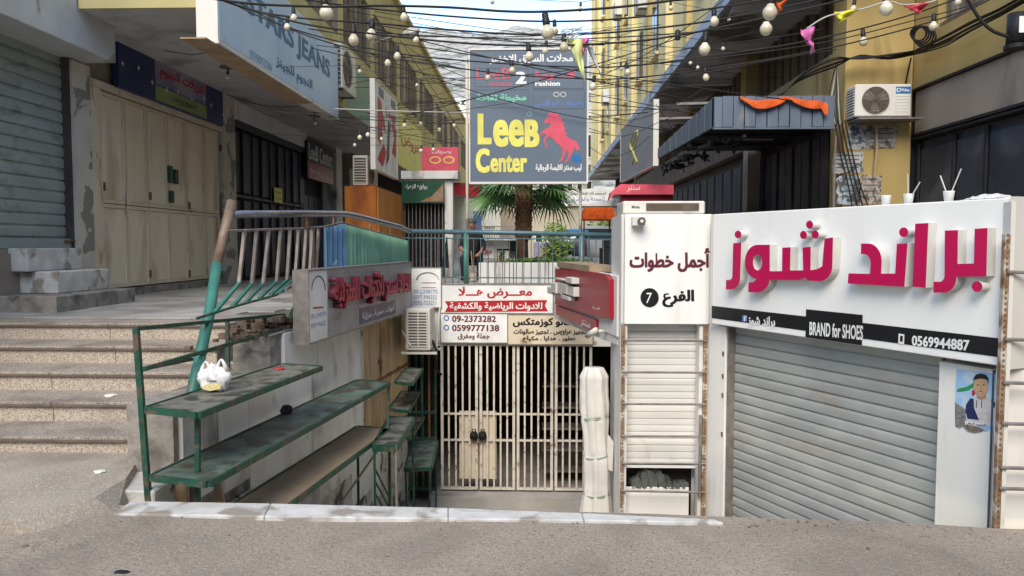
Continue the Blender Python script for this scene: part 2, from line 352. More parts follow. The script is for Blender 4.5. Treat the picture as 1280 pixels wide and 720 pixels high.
def text(body, F, u0, u1, z0, z1, n, m, parent, bold=.02, depth=0, name='lettering', shear=0, mside=None, dz=0):
    ex = max(0, bold-.015); bold = min(bold, .015)
    """letters scaled into the rectangle u0..u1, z0..z1 of frame F at height n above it; dz = rise of the right end"""
    V = []; Fc = []; x = 0; k = 0
    for ch in shape(body):
        v, f, adv = glyph(ch, bold); b = len(V)
        for c_, (sx_, sy_) in enumerate([(0, 0)] if not ex else [(-ex, -ex*.5), (ex, -ex*.5), (ex, ex*.5), (-ex, ex*.5), (0, 0)]):
            b = len(V); V += [(a[0]+x+shear*a[1]+sx_, a[1]+sy_, k % 2+.3*c_) for a in v]; Fc += [[b+i for i in q] for q in f]
        x += adv+ex*(.5 if ch < '\u0600' else 0); k += 1
    xs = [a[0] for a in V]; ys = [a[1] for a in V]; x0, x1, y0, y1 = min(xs), max(xs), min(ys), max(ys)
    sx = (u1-u0)/(x1-x0); sz = (z1-z0)/(y1-y0); eps = .0004
    P = [(u0+(a[0]-x0)*sx, -(n+depth+a[2]*eps), z0+(a[1]-y0)*sz+dz*(a[0]-x0)/(x1-x0)) for a in V]
    me = bpy.data.meshes.new(name); me.from_pydata(P, [], Fc); me.materials.append(m)
    bm = bmesh.new(); bm.from_mesh(me); bm.normal_update()
    for fc in bm.faces:
        if fc.normal.y > 0: fc.normal_flip()
    if depth:
        bd = [e for e in bm.edges if len(e.link_faces) == 1]
        r = bmesh.ops.extrude_edge_only(bm, edges=bd)
        bmesh.ops.translate(bm, verts=[g for g in r['geom'] if isinstance(g, bmesh.types.BMVert)], vec=(0, depth, 0))
        if mside:
            me.materials.append(mside)
            for g in r['geom']:
                if isinstance(g, bmesh.types.BMFace): g.material_index = 1
    bm.to_mesh(me); bm.free()
    return put(name, me, parent, F.mat)
def textpx(body, F, xl, yt, yb, xr, n, m, parent, bold=.02, depth=0, name='lettering', yt2=None, shear=0, mside=None):
    """same, from photo measurements: left x, top and bottom y there, right x (and the top y at the right end)"""
    u0, z1 = F.px(xl, yt, n+depth); _, z0 = F.px(xl, yb, n+depth); u1, zr = F.px(xr, yt2 if yt2 is not None else yt, n+depth)
    dz = (zr-z1) if yt2 is not None else 0
    return text(body, F, u0, u1, z0, z1, n, m, parent, bold, depth, name, shear, mside, dz)
def fillshape(loops, F, n, depth, m, parent, name, mside=None):
    """filled flat shape (loops of (u,z), inner loops are holes) with real thickness"""
    c = bpy.data.curves.new('g', 'CURVE'); c.dimensions = '2D'; c.fill_mode = 'FRONT'
    for lp in loops:
        s = c.splines.new('POLY'); s.points.add(len(lp)-1); s.use_cyclic_u = True
        for p, q in zip(s.points, lp): p.co = (q[0], q[1], 0, 1)
    o = bpy.data.objects.new('g', c); COL.objects.link(o)
    dg = bpy.context.evaluated_depsgraph_get(); t = bpy.data.meshes.new_from_object(o.evaluated_get(dg))
    V = [(v.co.x, -(n+depth), v.co.y) for v in t.vertices]; Fc = [tuple(p.vertices) for p in t.polygons]
    bpy.data.objects.remove(o); bpy.data.curves.remove(c); bpy.data.meshes.remove(t)
    me = bpy.data.meshes.new(name); me.from_pydata(V, [], Fc); me.materials.append(m)
    bm = bmesh.new(); bm.from_mesh(me); bm.normal_update()
    for fc in bm.faces:
        if fc.normal.y > 0: fc.normal_flip()
    bd = [e for e in bm.edges if len(e.link_faces) == 1]
    r = bmesh.ops.extrude_edge_only(bm, edges=bd)
    bmesh.ops.translate(bm, verts=[g for g in r['geom'] if isinstance(g, bmesh.types.BMVert)], vec=(0, depth, 0))
    if mside:
        me.materials.append(mside)
        for g in r['geom']:
            if isinstance(g, bmesh.types.BMFace): g.material_index = 1
    bm.to_mesh(me); bm.free()
    return put(name, me, parent, F.mat)
def pxloops(loops, F, n): return [[F.px(x, y, n) for x, y in lp] for lp in loops]
def circ(x, y, rx, ry=None, k=18): ry = ry or rx; return [(x+rx*math.cos(2*math.pi*i/k), y+ry*math.sin(2*math.pi*i/k)) for i in range(k)]

# ============================================================ THE SETTING
PZ = 0.85                                            # level of the upper arcade paving
# street, with an edge at the sunken stair
edge = [(-3.05, 4.42), (-2.3, 4.62), (.9, 4.50), (1.2, 4.46), (1.6, 4.44), (3.2, 4.34), (7, 4.3), (30, 4.2)]
mb = MB()
g_ = 28
xs = [-30+i*60/g_ for i in range(g_+1)]
def ey(x):
    for a, b in zip([(-30, 4.42)]+edge, edge+[(60, 4.2)]):
        if a[0] <= x <= b[0]: return a[1]+(b[1]-a[1])*(x-a[0])/(b[0]-a[0])
    return 4.42
xs = sorted(set([-30, -12, -6, -4] + [-3.3+i*.22 for i in range(48)] + [8, 12, 30]))
ys = [-25, -8, -2, 1, 2, 2.6, 3.0, 3.3, 3.6, 3.85, 4.05, 4.2]
for y in ys+[None]:
    for x in xs:
        yy = ey(x) if y is None else y
        h = .012*math.sin(x*2.3+yy)*math.cos(yy*1.9-x*.7)+random.uniform(-.003, .003)
        mb.v.append((x, yy, h if (y is None or y > 0) and -5 < x < 9 else 0))
nx = len(xs)
for j in range(len(ys)):
    for i in range(nx-1): mb.f.append([j*nx+i, j*nx+i+1, (j+1)*nx+i+1, (j+1)*nx+i])
st = struct(mb.build('street', m_street, smooth=True))
# raised pavement on the left in front of the steps, with a sloping worn edge
mb = MB()
zk = lambda px, py, z: tuple(onZ(px, py, z))[:2]
top = [(-9, 5.43), (-2.86, 5.43), zk(158, 597, .09), zk(118, 622, .09), zk(22, 648, .09), (-9, 4.5)]
bot = [(-9, 5.43), (-2.84, 5.43), zk(163, 622, -.02), zk(146, 642, -.02), zk(50, 672, -.02), (-9, 3.3)]
mb.v += [(x, y, .09) for x, y in top] + [(x, y, -.02) for x, y in bot]
mb.f += [[0, 1, 2, 3, 4, 5]] + [[i, i+6, (i+1) % 6+6, (i+1) % 6] for i in range(6)]
struct(mb.build('pavement', m_sidewalk))
# white painted coping along the stair opening: three worn lengths
cop = thing('coping', 'x', 'kerb', (-1, 4.6, 0)); del cop['category']; del cop['label']; struct(cop)
fpx = [(140, 642), (330, 645), (560, 648), (730, 650), (905, 653)]; bpx = [(163, 626), (338, 629), (560, 634.5), (727, 641), (893, 649)]
for i in range(4):
    P = [onZ(*fpx[i], .02), onZ(*fpx[i+1], .02), onZ(*bpx[i+1], .02), onZ(*bpx[i], .02)]; P = [(p.x, p.y) for p in P]
    P[0] = (P[0][0]+.003, P[0][1]); P[3] = (P[3][0]+.003, P[3][1])
    MB().slab(P, -.25, .02).build('coping_stone', m_coping, cop, bev=.006)
# sunken stairwell: floor, flight and gate step
MB().wbox(-3.0, 4.2, 9.6, 15.0, -2.5, -2.2).build('lower_floor', m_basefloor, kind='structure')
fl = bpy.data.objects.new('stair_flight', None); COL.objects.link(fl); fl.location = (-.6, 4.8, -.2); fl['kind'] = 'structure'; W[fl] = Matrix.Translation(fl.location)
for i in range(13):
    z = -.34-.145*i; y = 4.82+.385*i
    MB().wbox(-2.45+.1*(y-4.6), 3.2, y, y+.40, z-.5, z).build('step', m_basefloor, fl)
MB().wbox(-1.9, 1.1, 9.95, 10.6, -2.2, -2.09).build('lower_step', m_basefloor, kind='structure')
MB().wbox(-1.5, 1.1, 10.6, 11.3, -2.2, -1.975).build('gate_step', m_basefloor, kind='structure')

# entrance steps on the left: treads and riser slabs
stp = bpy.data.objects.new('entrance_steps', None); COL.objects.link(stp); stp.location = (-5, 5.4, 0); stp['kind'] = 'structure'; W[stp] = Matrix.Translation(stp.location)
RX = [-2.92, -2.86, -2.84, -2.87, -2.93]
for i in range(5):
    y = 5.42+.455*i; z = .05+.16*i; xe = RX[i]
    MB().wbox(-9, xe-.02, y+.03, 9.0, z-.2, z+.118).build('core', m_mortar, stp)
    cuts = [-9, -7.3+.2*i, -5.6-.25*(i % 3), -4.1+.3*(i % 2), xe]
    for a, b in zip(cuts, cuts[1:]):
        MB().wbox(a+.003, b-.003, y, y+.028, z+.0, z+.118).build('riser_slab', m_terrazzo, stp)
        y2 = y+.47 if i < 4 else y+.36
        o = MB().wbox(a+.002, b-.002, y-.025, y2, z+.12, z+.16).build('tread_slab', m_tread, stp, bev=.005)
        MB().wbox(a+.004, b-.004, y-.0275, y-.0252, z+.122, z+.14).build('tread_edge', m_treadedge, o)
# arcade paving: bed, near slabs one by one, then the ground beyond
MB().slab([(-12, 7.6), (-2.62, 7.6), (-2.2, 11.2), (-2.0, 11.35), (1.6, 11.35), (1.6, 8), (4.1, 8), (12, 4.6), (12, 60), (-12, 60)], PZ-.3, PZ-.012).build('paving_bed', m_gap, kind='structure')
pv = bpy.data.objects.new('arcade_paving', None); COL.objects.link(pv); pv.location = (-4, 9, PZ); pv['kind'] = 'structure'; W[pv] = Matrix.Translation(pv.location)
tile = MB().box(-.292, .292, -.04, 0, -.192, .192).mesh('paving_slab', m_paver, .004)
n_ = 0
for j in range(24):
    yy = 7.75+.392*j+(.05)
    for i in range(16):
        xx = -6.0+.592*i+(.29 if j % 2 else 0)-.2
        lim = -2.9 if yy < 8.2 else (-2.62+.1*(yy-7.6) if yy < 11.7 else 2.6)
        if xx+.3 > lim or n_ > 290: continue
        n_ += 1
        o = put('paving_slab', tile, pv, Matrix.Translation((xx, yy+.15, PZ+random.uniform(-.003, .003))))
MB().wbox(-7, 6, 17.3, 60, PZ-.05, PZ-.003).build('far_paving', m_paver, kind='structure')
mb = MB(); mb.wbox(-900, 900, 58, 1500, .2, .6); mb.build('ground', m_soil, kind='structure')
MB().wbox(-60, -12, -25, 60, -.3, -.03).build('side_ground', m_street, kind='structure')
MB().wbox(12, 60, 4.2, 60, -.3, -.03).build('side_ground', m_street, kind='structure')
# hillside
mb = MB(); nx, ny = 50, 24
for j in range(ny):
    for i in range(nx):
        x = -700+i*28; y = 250+j*36
        t = j/(ny-1); h = 292*(t**.9)*(1-.00022*(x+150))*(1+.04*math.sin(x*.013+2)+.03*math.sin(x*.05+y*.02))+random.uniform(-4, 4)*t
        mb.v.append((x, y, h))
for j in range(ny-1):
    for i in range(nx-1): mb.f.append([j*nx+i, j*nx+i+1, (j+1)*nx+i+1, (j+1)*nx+i])
struct(mb.build('hillside', m_hill))

mb = MB()
for k in range(420):
    x = random.uniform(-4, 5) ; e_ = ey(x)
    y = e_-abs(random.gauss(0, .12))-.02 if k % 3 else random.uniform(2.2, 4.3); r = random.uniform(.003, .009)*(1.4 if k % 9 == 0 else 1)
    if y < 1.8 or (x < -2.4 and y > 4.2): continue
    z = .012*math.sin(x*2.3+y)*math.cos(y*1.9-x*.7)
    mb.tube([(x-r, z+r*.4, -y), (x+r*random.uniform(-.5, 1), z+r*.7, -(y+r*random.uniform(-1, 1)))], [r, r*.6], 5)
g0 = mb.build('street_grit', m_mortar, kind='stuff'); g0['label'] = 'fine grit and pebbles along the street edge'
# stairwell left wall: core plus white stone panels, grimy foot
tw = thing('stairwell_wall', 'dirty white stone clad wall behind the green metal shelves, down into the sunken stair', 'wall', (-2.6, 5, 0))
MB(SW).box(2.0, 6.6, -2.3, .80, -.36, -.02).build('core', m_mortar, tw)
for a, b, z in ((.15, .50, .02), (.50, 2.0, .50)): MB(SW).box(a, b, -2.3, z, -.36, -.02).build('core', m_mortar, tw)
us = [.55, 1.02, 1.52, 2.22, 3.0, 3.98, 4.72, 5.02]
for k, (a, b) in enumerate(zip(us, us[1:])):
    t = [.44, .49, .515, .80, .80, .80, .80][k]
    zb = [-.22, -.3, -.42, -.75, -1.0, -1.4, -1.6][k]
    MB(SW).box(a+.006, b-.006, zb, t, -.02, .012+random.uniform(0, .006)).build('stone_panel', m_marble, tw, bev=.003)
MB(SW).box(.15, 5.02, -2.3, -.40, -.019, .006).build('rough_foot', m_dirtwall, tw)
MB(SW).box(.12, .54, -.3, .0, -.02, .008).build('end_facing', m_dirtwall, tw)
MB(SW).box(2.0, 6.5, .80, .82, -.37, .0).build('cap_stone', m_mortar, tw, bev=.004)

# end wall of the steps (strip between step ends and stairwell)
mb = MB()
for i in range(5):
    y = 5.42+.455*i
    mb.wbox(RX[i]-.01, -2.52+.1*(y-4.6)-.3+.05, y+.02, y+.50, -.1, .03+.16*i)
mb.build('step_flank', m_dirtwall, tw)
MB().wbox(-2.93, -2.42, 4.72, 5.41, -.5, .04).build('end_block', m_dirtwall, tw, bev=.01)
# rubble heap on the wall
so_ = thing('soil_heap', 'heap of dry soil and rubble on top of the stairwell wall beside the leaning pipe', 'soil', SW.pt(2.5, .8, -.2))
mb = MB(SW)
for k in range(130):
    u = 2.3+random.gauss(0, .38); n = -.18+random.uniform(-.14, .12); h = .13*math.exp(-((u-2.3)/.5)**2)*random.random()
    r = random.uniform(.015, .045)
    mb.box(u-r, u+r, .80+h-r*.3, .80+h+r, n-r, n+r)
mb.build('rubble', m_soil, so_, bev=.004, kind='stuff')
MB(SW).lathe((2.35, .79, -.18), [(.17, 0), (.14, .05), (.08, .10), (.02, .12)], 14).build('mound', m_soil, so_, smooth=True)

ob_ = thing('unseen_street_building', 'tall plain block across the street behind the camera, unseen, added to shape the light', 'building', (0, -13.9, 0))  # unseen block, added and sized to hold back low sky light
MB().wbox(-30, 34, -20, -14, -.02, 12).build('wall', M('opposite_plaster', (.72, .67, .60), rough=.9, scale=.6), ob_)
for i in range(10):
    for j in range(0, 3): MB().wbox(-27+6*i, -25+6*i, -14.0, -13.95, 3.3*j+2, 3.3*j+3.6).build('window', M('x', (.05, .06, .07)) if 0 else m_louv, ob_)

# ============================================================ GATE END OF THE STAIRWELL
gb = thing('basement_shop', 'dark basement shop room behind the barred gate under the arcade', 'building', (0, 11.5, -2))
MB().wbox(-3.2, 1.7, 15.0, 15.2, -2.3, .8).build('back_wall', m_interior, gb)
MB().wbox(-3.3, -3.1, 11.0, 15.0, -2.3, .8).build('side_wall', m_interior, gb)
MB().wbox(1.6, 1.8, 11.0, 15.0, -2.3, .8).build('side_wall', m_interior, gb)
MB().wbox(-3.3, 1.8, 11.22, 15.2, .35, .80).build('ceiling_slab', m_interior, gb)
MB().wbox(-2.2, 1.75, 11.06, 11.22, .16, .84).build('lintel', m_marble, gb)
MB(FY(11.02)).box(-1.98, -1.46, -2.05, .2, -.18, -.1).build('side_opening_back', m_interior, gb)
for a in range(5):
    MB(FY(12.2)).box(.1+.0*a, .85, -2.0+.34*a, -1.97+.34*a, -.2, .2).build('shelf', m_rung, gb)

gt = thing('barred_gate', 'cream barred iron gate with two padlocks at the foot of the stair', 'gate', (-.3, 10.98, -1.97))
G = FY(10.95)
gx = [G.u(v) for v in (549, 598, 645, 693, 742)]
zt, z1_, z2_, zb = 1.6-.1285*10.95, 1.6-.2225*10.95, 1.6-.2575*10.95, -1.965
MB(G).box(gx[0]-.04, gx[4]+.05, zt, zt+.04, -.03, .03).build('top_rail', m_gate, gt)
for k in range(4):
    lf = MB(G).box(gx[k]+.012, gx[k+1]-.012, zb+.02, zb+.055, -.018, .018).build('gate_leaf', m_gate, gt)
    MB(G).box(gx[k]+.012, gx[k]+.05, zb+.056, zt-.02, -.02, .02).build('stile', m_gate, lf)
    MB(G).box(gx[k+1]-.05, gx[k+1]-.012, zb+.056, zt-.02, -.02, .02).build('stile', m_gate, lf)
    for z in (z1_, z2_): MB(G).box(gx[k]+.052, gx[k+1]-.052, z-.014, z+.014, -.012, .012).build('cross_bar', m_gate, lf)
    for j in range(1, 5):
        u = gx[k]+.03+(gx[k+1]-gx[k]-.06)*j/5
        MB(G).box(u-.0125, u+.0125, zb+.057, zt-.03, .0125, .03).build('bar', m_gate, lf)
for k, (a, b) in enumerate(((573, 597.5), (598.5, 620))):
    MB(G).box(G.u(a), G.u(b), 1.6-.315*10.95+.05, z1_+.03, -.06, -.03).build('sheet_panel', m_creamframe, gt)
for px in (592, 603):
    u = G.u(px); mb = MB(G); mb.lathe((u, z2_+.02, .05), [(.02, 0), (.055, .01), (.06, .05), (.05, .10), (.02, .115)], 10)
    mb.tube([(u-.025, z2_+.12, .05), (u-.02, z2_+.17, .05), (u+.02, z2_+.17, .05), (u+.025, z2_+.12, .05)], .009)
    mb.build('padlock', m_black, gt, smooth=True)
mb = MB(G); mb.tube([(G.u(590), z2_+.05, .04), (G.u(598), z2_-.06, .05), (G.u(604), z2_+.04, .04)], .010); mb.tube([(G.u(598), z2_-.06, .05), (G.u(598), z2_-.22, .045)], .008); mb.build('chain', m_rust, gt)
# dark green side gate in the corner
dg_ = thing('green_side_gate', 'dark green barred side gate in the corner left of the cream gate', 'gate', (-1.7, 11, -2))
mb = MB(G)
u0, u1 = -1.92, gx[0]-.06
for z in (zb, z1_, z2_-.0, zt-.0): MB(G).box(u0, u1, z, z+.04, -.02, .02).build('rail', m_green, dg_)
for j in range(6):
    u = u0+(u1-u0)*j/5; MB(G).box(u-.014, u+.014, zb+.041, zt-.001, -.015, .015 if j % 5 else .024).build('bar', m_green if j != 4 else m_rust, dg_)

# ============================================================ SIGNS AT THE GATE
def board(name, label, F, xl, yt, yb, xr, n0, n1, m, frame=None, fw=.02):
    u0, z1 = F.px(xl, yt, n1); _, z0 = F.px(xl, yb, n1); u1, _ = F.px(xr, yt, n1)
    t = thing(name, label, 'sign', F.pt((u0+u1)/2, z0, n0))
    MB(F).box(u0, u1, z0, z1, n0, n1).build('panel', m, t, bev=.003)
    if frame:
        for a in ((u0-fw, u1+fw, z1, z1+fw), (u0-fw, u1+fw, z0-fw, z0), (u0-fw, u0, z0, z1), (u1, u1+fw, z0, z1)):
            MB(F).box(*a, n0-.005, n1+.008).build('frame_strip', frame, t)
    return t, (u0, u1, z0, z1)
S = FY(10.9)
t, q = board('shop_sign', 'white sign with red Arabic lettering and red ribbon above the barred cream gate', S, 551, 356, 391, 691, -.03, .02, m_wt, m_rung, .012)
textpx('معـــرض هـــلا', S, 573, 358.5, 373, 665, .022, m_signred, t, .035)
fillshape(pxloops([[(556, 376.5), (684, 375), (681, 382), (685, 389), (556, 390), (560, 383)]], S, .022), S, .022, .003, m_signred, t, 'ribbon')
textpx('للادوات الرياضية والكشفية', S, 562, 377.5, 388.5, 678, .027, m_wt, t, .03)
t, q = board('shop_sign', 'white sign with two red phone numbers directly above the gate, left half', S, 551, 392, 428, 634, -.02, .03, m_wt, m_rung, .01)
textpx('09-2373282', S, 565, 394.5, 402.5, 620, .033, m_maroon, t, .03)
t['label'] = 'white sign with two maroon phone numbers directly above the left half of the gate'
textpx('0599777138', S, 565, 405+1, 414, 624, .033, m_maroon, t, .03)
textpx('جملة ومفرق', S, 572, 416, 425, 612, .033, m_maroon, t, .03)
for y in (397.5, 409.5): fillshape(pxloops([circ(558, y, 3.6), circ(558, y, 2.2)], S, .033), S, .033, .002, m_skyb, t, 'phone_icon')
t, q = board('shop_sign', 'cream sign with black Arabic lettering above the right half of the gate', S, 635, 393.5, 430, 741, -.02, .025, m_creamframe, m_rung, .012)
textpx('كـــانو كوزمتكس', S, 641, 397, 409, 724, .028, m_blk, t, .045)
textpx('تجهيز عرائس . تجهيز صالونات', S, 642, 411, 419, 733, .028, m_blk, t, .04)
textpx('عطور . هدايا . مكياج', S, 653, 420, 428, 720, .028, m_blk, t, .04)
t, q = board('shop_sign', 'small white sign with an arch drawing and blue phone numbers above the wall air conditioner', S, 514, 335, 384, 551, -.02, .04, m_wt, m_rung, .01)
textpx('09-2398770', S, 517, 362, 367, 547, .043, m_skyb, t, .0)
textpx('0597-996222', S, 517, 369, 374, 546, .043, m_skyb, t, .0)
textpx('0592-723231', S, 517, 376, 381, 545, .043, m_skyb, t, .0)
arch = [(520+16*(1-math.cos(a))*.9, 350-10*math.sin(a)) for a in [math.pi*i/10 for i in range(11)]]
arch2 = [(522+14.5*(1-math.cos(a))*.9, 350-8.6*math.sin(a)) for a in [math.pi*i/10 for i in range(10, -1, -1)]]
fillshape(pxloops([arch+arch2], S, .043), S, .043, .002, m_rung, t, 'arch_drawing')
for y in (353, 359): fillshape(pxloops([[(527, y), (545, y), (545, y+.9), (527, y+.9)]], S, .043), S, .043, .002, m_pink if y > 355 else m_rung, t, 'rule_line')
MB().wbox(-2.0, 1.55, 10.94, 11.06, .15, .80).build('sign_backing_wall', m_marble, gb)

# long sign on the left wall of the stairwell
tl, q = board('shop_sign', 'long grey and white sign with red raised Arabic letters along the left stairwell wall', SW, 385, 339, 430, 513.5, .06, .20, m_wt, m_rung, .012)
u0, u1, z0, z1 = q
ua = SW.u(409, .21); MB(SW).box(ua, u1-.01, z0+.01, z1-.01, .2, .206).build('grey_face', M('grey_sign_face', (.30, .30, .31), (.25, .25, .26), rough=.4, dirt=(.2, .2, .2), ds=2), tl)
textpx('الخالد سنتر للأدوات المنزلية', SW, 418, 341, 388, 514, .206, m_signred, tl, .035, .07, 'raised_letters', yt2=337, mside=m_maroon)
ub, zb1 = SW.px(450, 391, .21); uc, _ = SW.px(494, 379, .21)
MB(SW).box(ub, uc, z0+.03, z0+.20, .206, .212).build('blue_strip', m_navysign, tl)
text('أدوات ، صحيـة ، منزلية', SW, ub+.08, uc-.05, z0+.06, z0+.17, .212, m_wt, tl, .03)
text('للأدوات', SW, ua+.05, ua+.35, z0+.13, z0+.24, .206, m_greyd, tl, .0)
ar = [(396+9*(1-math.cos(a)), 372-22*math.sin(a)) for a in [math.pi*i/10 for i in range(11)]]
ar = [(389+9*(1-math.cos(a)), 362-18*math.sin(a)) for a in [math.pi*i/10 for i in range(11)]]
ar2 = [(390.2+7.8*(1-math.cos(a)), 362-16*math.sin(a)) for a in [math.pi*i/10 for i in range(10, -1, -1)]]
fillshape(pxloops([ar+ar2], SW, .201), SW, .201, .002, m_rung, tl, 'arch_drawing')
fillshape(pxloops([[(391, 384), (404, 383), (404, 385), (391, 386)]], SW, .201), SW, .201, .002, m_signred, tl, 'rule_line')
textpx('09-2398770', SW, 389, 393, 399, 407, .201, m_skyb, tl, 0); textpx('0597-996222', SW, 389, 405, 411, 407, .201, m_skyb, tl, 0)

# red sign box on the right side of the stairwell
RS = Frame(onY(772, 306, 7.15).xy, Vector(onY(772, 306, 7.15).xy)-Vector(onY(693, 306, 10.3).xy))
t, (u0, u1, z0, z1) = board('sign_box', 'red sign box with broken white raised letters over the right of the stairwell', RS, 693, 333, 386, 771.5, -.10, 0, m_whitepanel)
us = [RS.u(694), RS.u(760)]
def rsz(px, py, n=.0): return RS.px(px, py, n)
fillshape(pxloops([[(694, 336), (740, 340), (756, 343), (761, 350), (761, 398), (752, 397), (694, 380)]], RS, .05), RS, .0, .05, m_red, t, 'red_face')
fillshape(pxloops([[(695, 382), (745, 400), (745, 414), (740, 414), (695, 393)]], RS, .03), RS, .0, .03, m_red, t, 'red_strip')
for k, (x, y, a, b) in enumerate(((701, 347, 8, 4), (709, 349, 7, 3), (697, 353, 6, 14), (703, 353, 5, 15), (709, 354, 7, 14), (716, 346, 8, 9), (716, 357, 8, 14), (709, 368, 10, 8), (692, 358, 5, 10))):
    uu, zz = rsz(x, y, .055); uv, zw = rsz(x+a, y+b, .055); MB(RS).box(uu, uv, zz, zw, .052, .12+.01*(k % 3)).build('broken_letter', m_return, t, bev=.004)
textpx('فرع ٣'.replace('٣', ''), RS, 741, 381, 386, 750, .052, m_wt, t, .02)
textpx('BOUTIQUE'[:0] or 'سنتر', RS, 726, 398, 408, 738, .033, m_wt, t, .02)
ux, zx = rsz(757, 414, .0)
mb = MB(RS); mb.tube([(ux, zx, 0), (ux, zx, .12)], .02, 8); mb.tube([(ux+.03, zx+.02, .10), (ux-.12, zx-.06, .16)], .028, 10); mb.build('spot_lamp', m_acw, t, smooth=True)
# lower edge of the white backing hangs further down at the near end
fillshape(pxloops([[(693, 386), (771.5, 386), (771.5, 431), (752, 424), (693, 398)]], RS, -.02), RS, -.09, .07, m_whitepanel, t, 'backing')
o = MB(RS).box(u0+.4, u1-1.0, z1+.002, z1+.07, -.26, .03).build('cardboard_sheet', m_card); tag(o, 'flat brown cardboard lying on top of the red sign box', 'cardboard')

# ============================================================ RIGHT SIDE: cabinet, pillars, shoe shop board, shutter
cb = thing('stair_kiosk', 'narrow white metal kiosk with ladder rack and white shutter beside the shoe shop', 'kiosk', (1.3, 7.2, -1))
u = lambda px: CB.u(px)
uL, uR = u(776.5), u(889)
ztop = CB.px(780, 268)[1]; zsb = CB.px(780, 405)[1]
MB(CB).box(uL+.03, uR, -1.3, zsb, -.9, -.30).build('back_box', m_whitepanel, cb)
MB(CB).box(uL, uL+.028, -1.3, ztop, -.9, .0).build('side_panel', m_whitepanel, cb)
MB(CB).box(uR-.03, uR, -1.3, zsb, -.299, .0).build('side_panel', m_whitepanel, cb)
MB(CB).box(uL+.029, uR+.0, zsb, ztop, -.9, .03).build('sign_box', m_white, cb, bev=.006)
for a, b in ((uL-.0, uL+.02), (uR-.02, uR+.0)): MB(CB).box(a, b, zsb+.01, ztop-.01, .031, .036).build('edge_strip', m_acw, cb)
textpx('أجمل خطوات', CB, 787, 310, 340, 888, .032, m_maroon, cb, .05)
textpx('الفرع', CB, 828, 362, 384, 868, .032, m_blk, cb, .05)
fillshape(pxloops([circ(812, 372, 11.5, 12)], CB, .032), CB, .032, .003, m_blk, cb, 'number_disc')
textpx('7', CB, 808, 366, 379, 815, .036, m_wt, cb, .0, shear=.1)
# camera-like lamp on the sign
o = thing('security_camera', 'small white security camera on the upper left corner of the kiosk sign', 'camera', CB.pt(u(799), CB.px(799, 276)[1], .1))
MB(CB).box(u(788), u(804), CB.px(796, 283)[1], CB.px(796, 271)[1], .032, .12).build('housing', m_acw, o, bev=.008)
MB(CB).tube([(u(799), CB.px(799, 277)[1], .118), (u(799), CB.px(799, 277)[1], .16)], .035, 14).build('lens_ring', m_acd, o)
MB(CB).tube([(u(799), CB.px(799, 277)[1], .158), (u(799), CB.px(799, 277)[1], .165)], .015, 12).build('lens', m_acw, o)
# rust channels and rungs
for a in (779.5, 883):
    ch = MB(CB).box(u(a)-.018, u(a)+.018, -1.2, zsb-.004, .0, .03).build('perforated_channel', m_rustchan, cb)
    mb = MB(CB)
    for k in range(60): mb.box(u(a)-.006, u(a)+.006, -1.15+.033*k, -1.135+.033*k, .03, .0315)
    mb.build('slot_holes', m_rust, ch, kind='stuff')
for k, y in enumerate((425, 464.5, 504, 544, 578, 612)):
    MB(CB).tube([(u(779), CB.px(779, y)[1], .035), (u(884), CB.px(884, y+(2 if k == 5 else .5))[1], .035)], .0105, 8).build('rung', m_rung, cb)
MB(CB).box(u(876), u(879), CB.px(880, 620)[1], CB.px(880, 518)[1], .02, .05).build('loose_strut', m_rung, cb)
# white shutter inside: slats
zs0, zs1 = CB.px(785, 587)[1], CB.px(785, 408)[1]
sl = MB(CB); nsl = 21; hh = (zs1-zs0)/nsl
base = MB(); base.prism([(0, 0)]*0 or [(0, 0), (1, 0), (1, 1), (0, 1)], 0, 1)
def slat_mesh(name, length, h, depth, m, gap=.10, seg=4, seam=None):
    """one curved shutter slat, local: along +x, up z, bulging to -y"""
    mb = MB(); prof = [(0, -.006), (gap*h*.9, -.006), (gap*h, depth*.8)] + [(gap*h+(1-gap)*h*i/seg, depth*(.75+.3*math.sin(math.pi*i/seg))) for i in range(1, seg)] + [(h, depth*.45)]
    k = len(mb.v)
    for x in (0, length):
        for z, d in prof: mb.v.append((x, -d, z))
        mb.v.append((x, .012, h)); mb.v.append((x, .012, 0))
    m_ = len(prof)+2
    for i in range(m_): mb.f.append([i, (i+1) % m_, m_+(i+1) % m_, m_+i])
    mb.f.append(list(range(m_))); mb.f.append(list(range(m_, 2*m_)))
    return mb.mesh(name, m)
def slats(F, u0, u1, z0, n, h, depth, m, parent, nn, gap=.1):
    me = slat_mesh('slat', u1-u0, h*.985, depth, m, gap)
    for k in range(n):
        p = F.pt(u0, z0+k*h, nn+random.uniform(-.003, .003))
        put('slat', me, parent, Matrix.Translation(p) @ Matrix.Rotation(F.a+random.uniform(-.0006, .0006), 4, 'Z'))
ws = MB(CB).box(u(784), u(877), zs0-.02, zs0+.0, -.15, -.13).build('inner_shutter', m_shutW, cb)
MB(CB).box(u(784), u(877), zs0, zs1+.05, -.2, -.19).build('seam_backing', m_darkgap, ws)
slats(CB, u(784), u(877), zs0+.001, nsl+1, hh, .0045, m_shutW, ws, -.16, .07)
for k in range(6): MB(CB).box(u(781)+.025, u(783), 0, 0, 0, 0) if 0 else None
MB(CB).box(u(782), u(785), -1.2, zsb-.004, -.14, -.0).build('jamb', m_whitepanel, cb)
MB(CB).box(u(876), u(881), -1.2, zsb-.004, -.14, -.001).build('jamb', m_whitepanel, cb)
MB(CB).box(u(785), u(868), -1.2, CB.px(785, 613)[1], -.12, -.1).build('lower_panel', m_whitepanel, cb, bev=.004)
MB(CB).box(u(785), u(876), -1.2, zs0, -.299, -.29).build('recess_back', m_interior, cb)
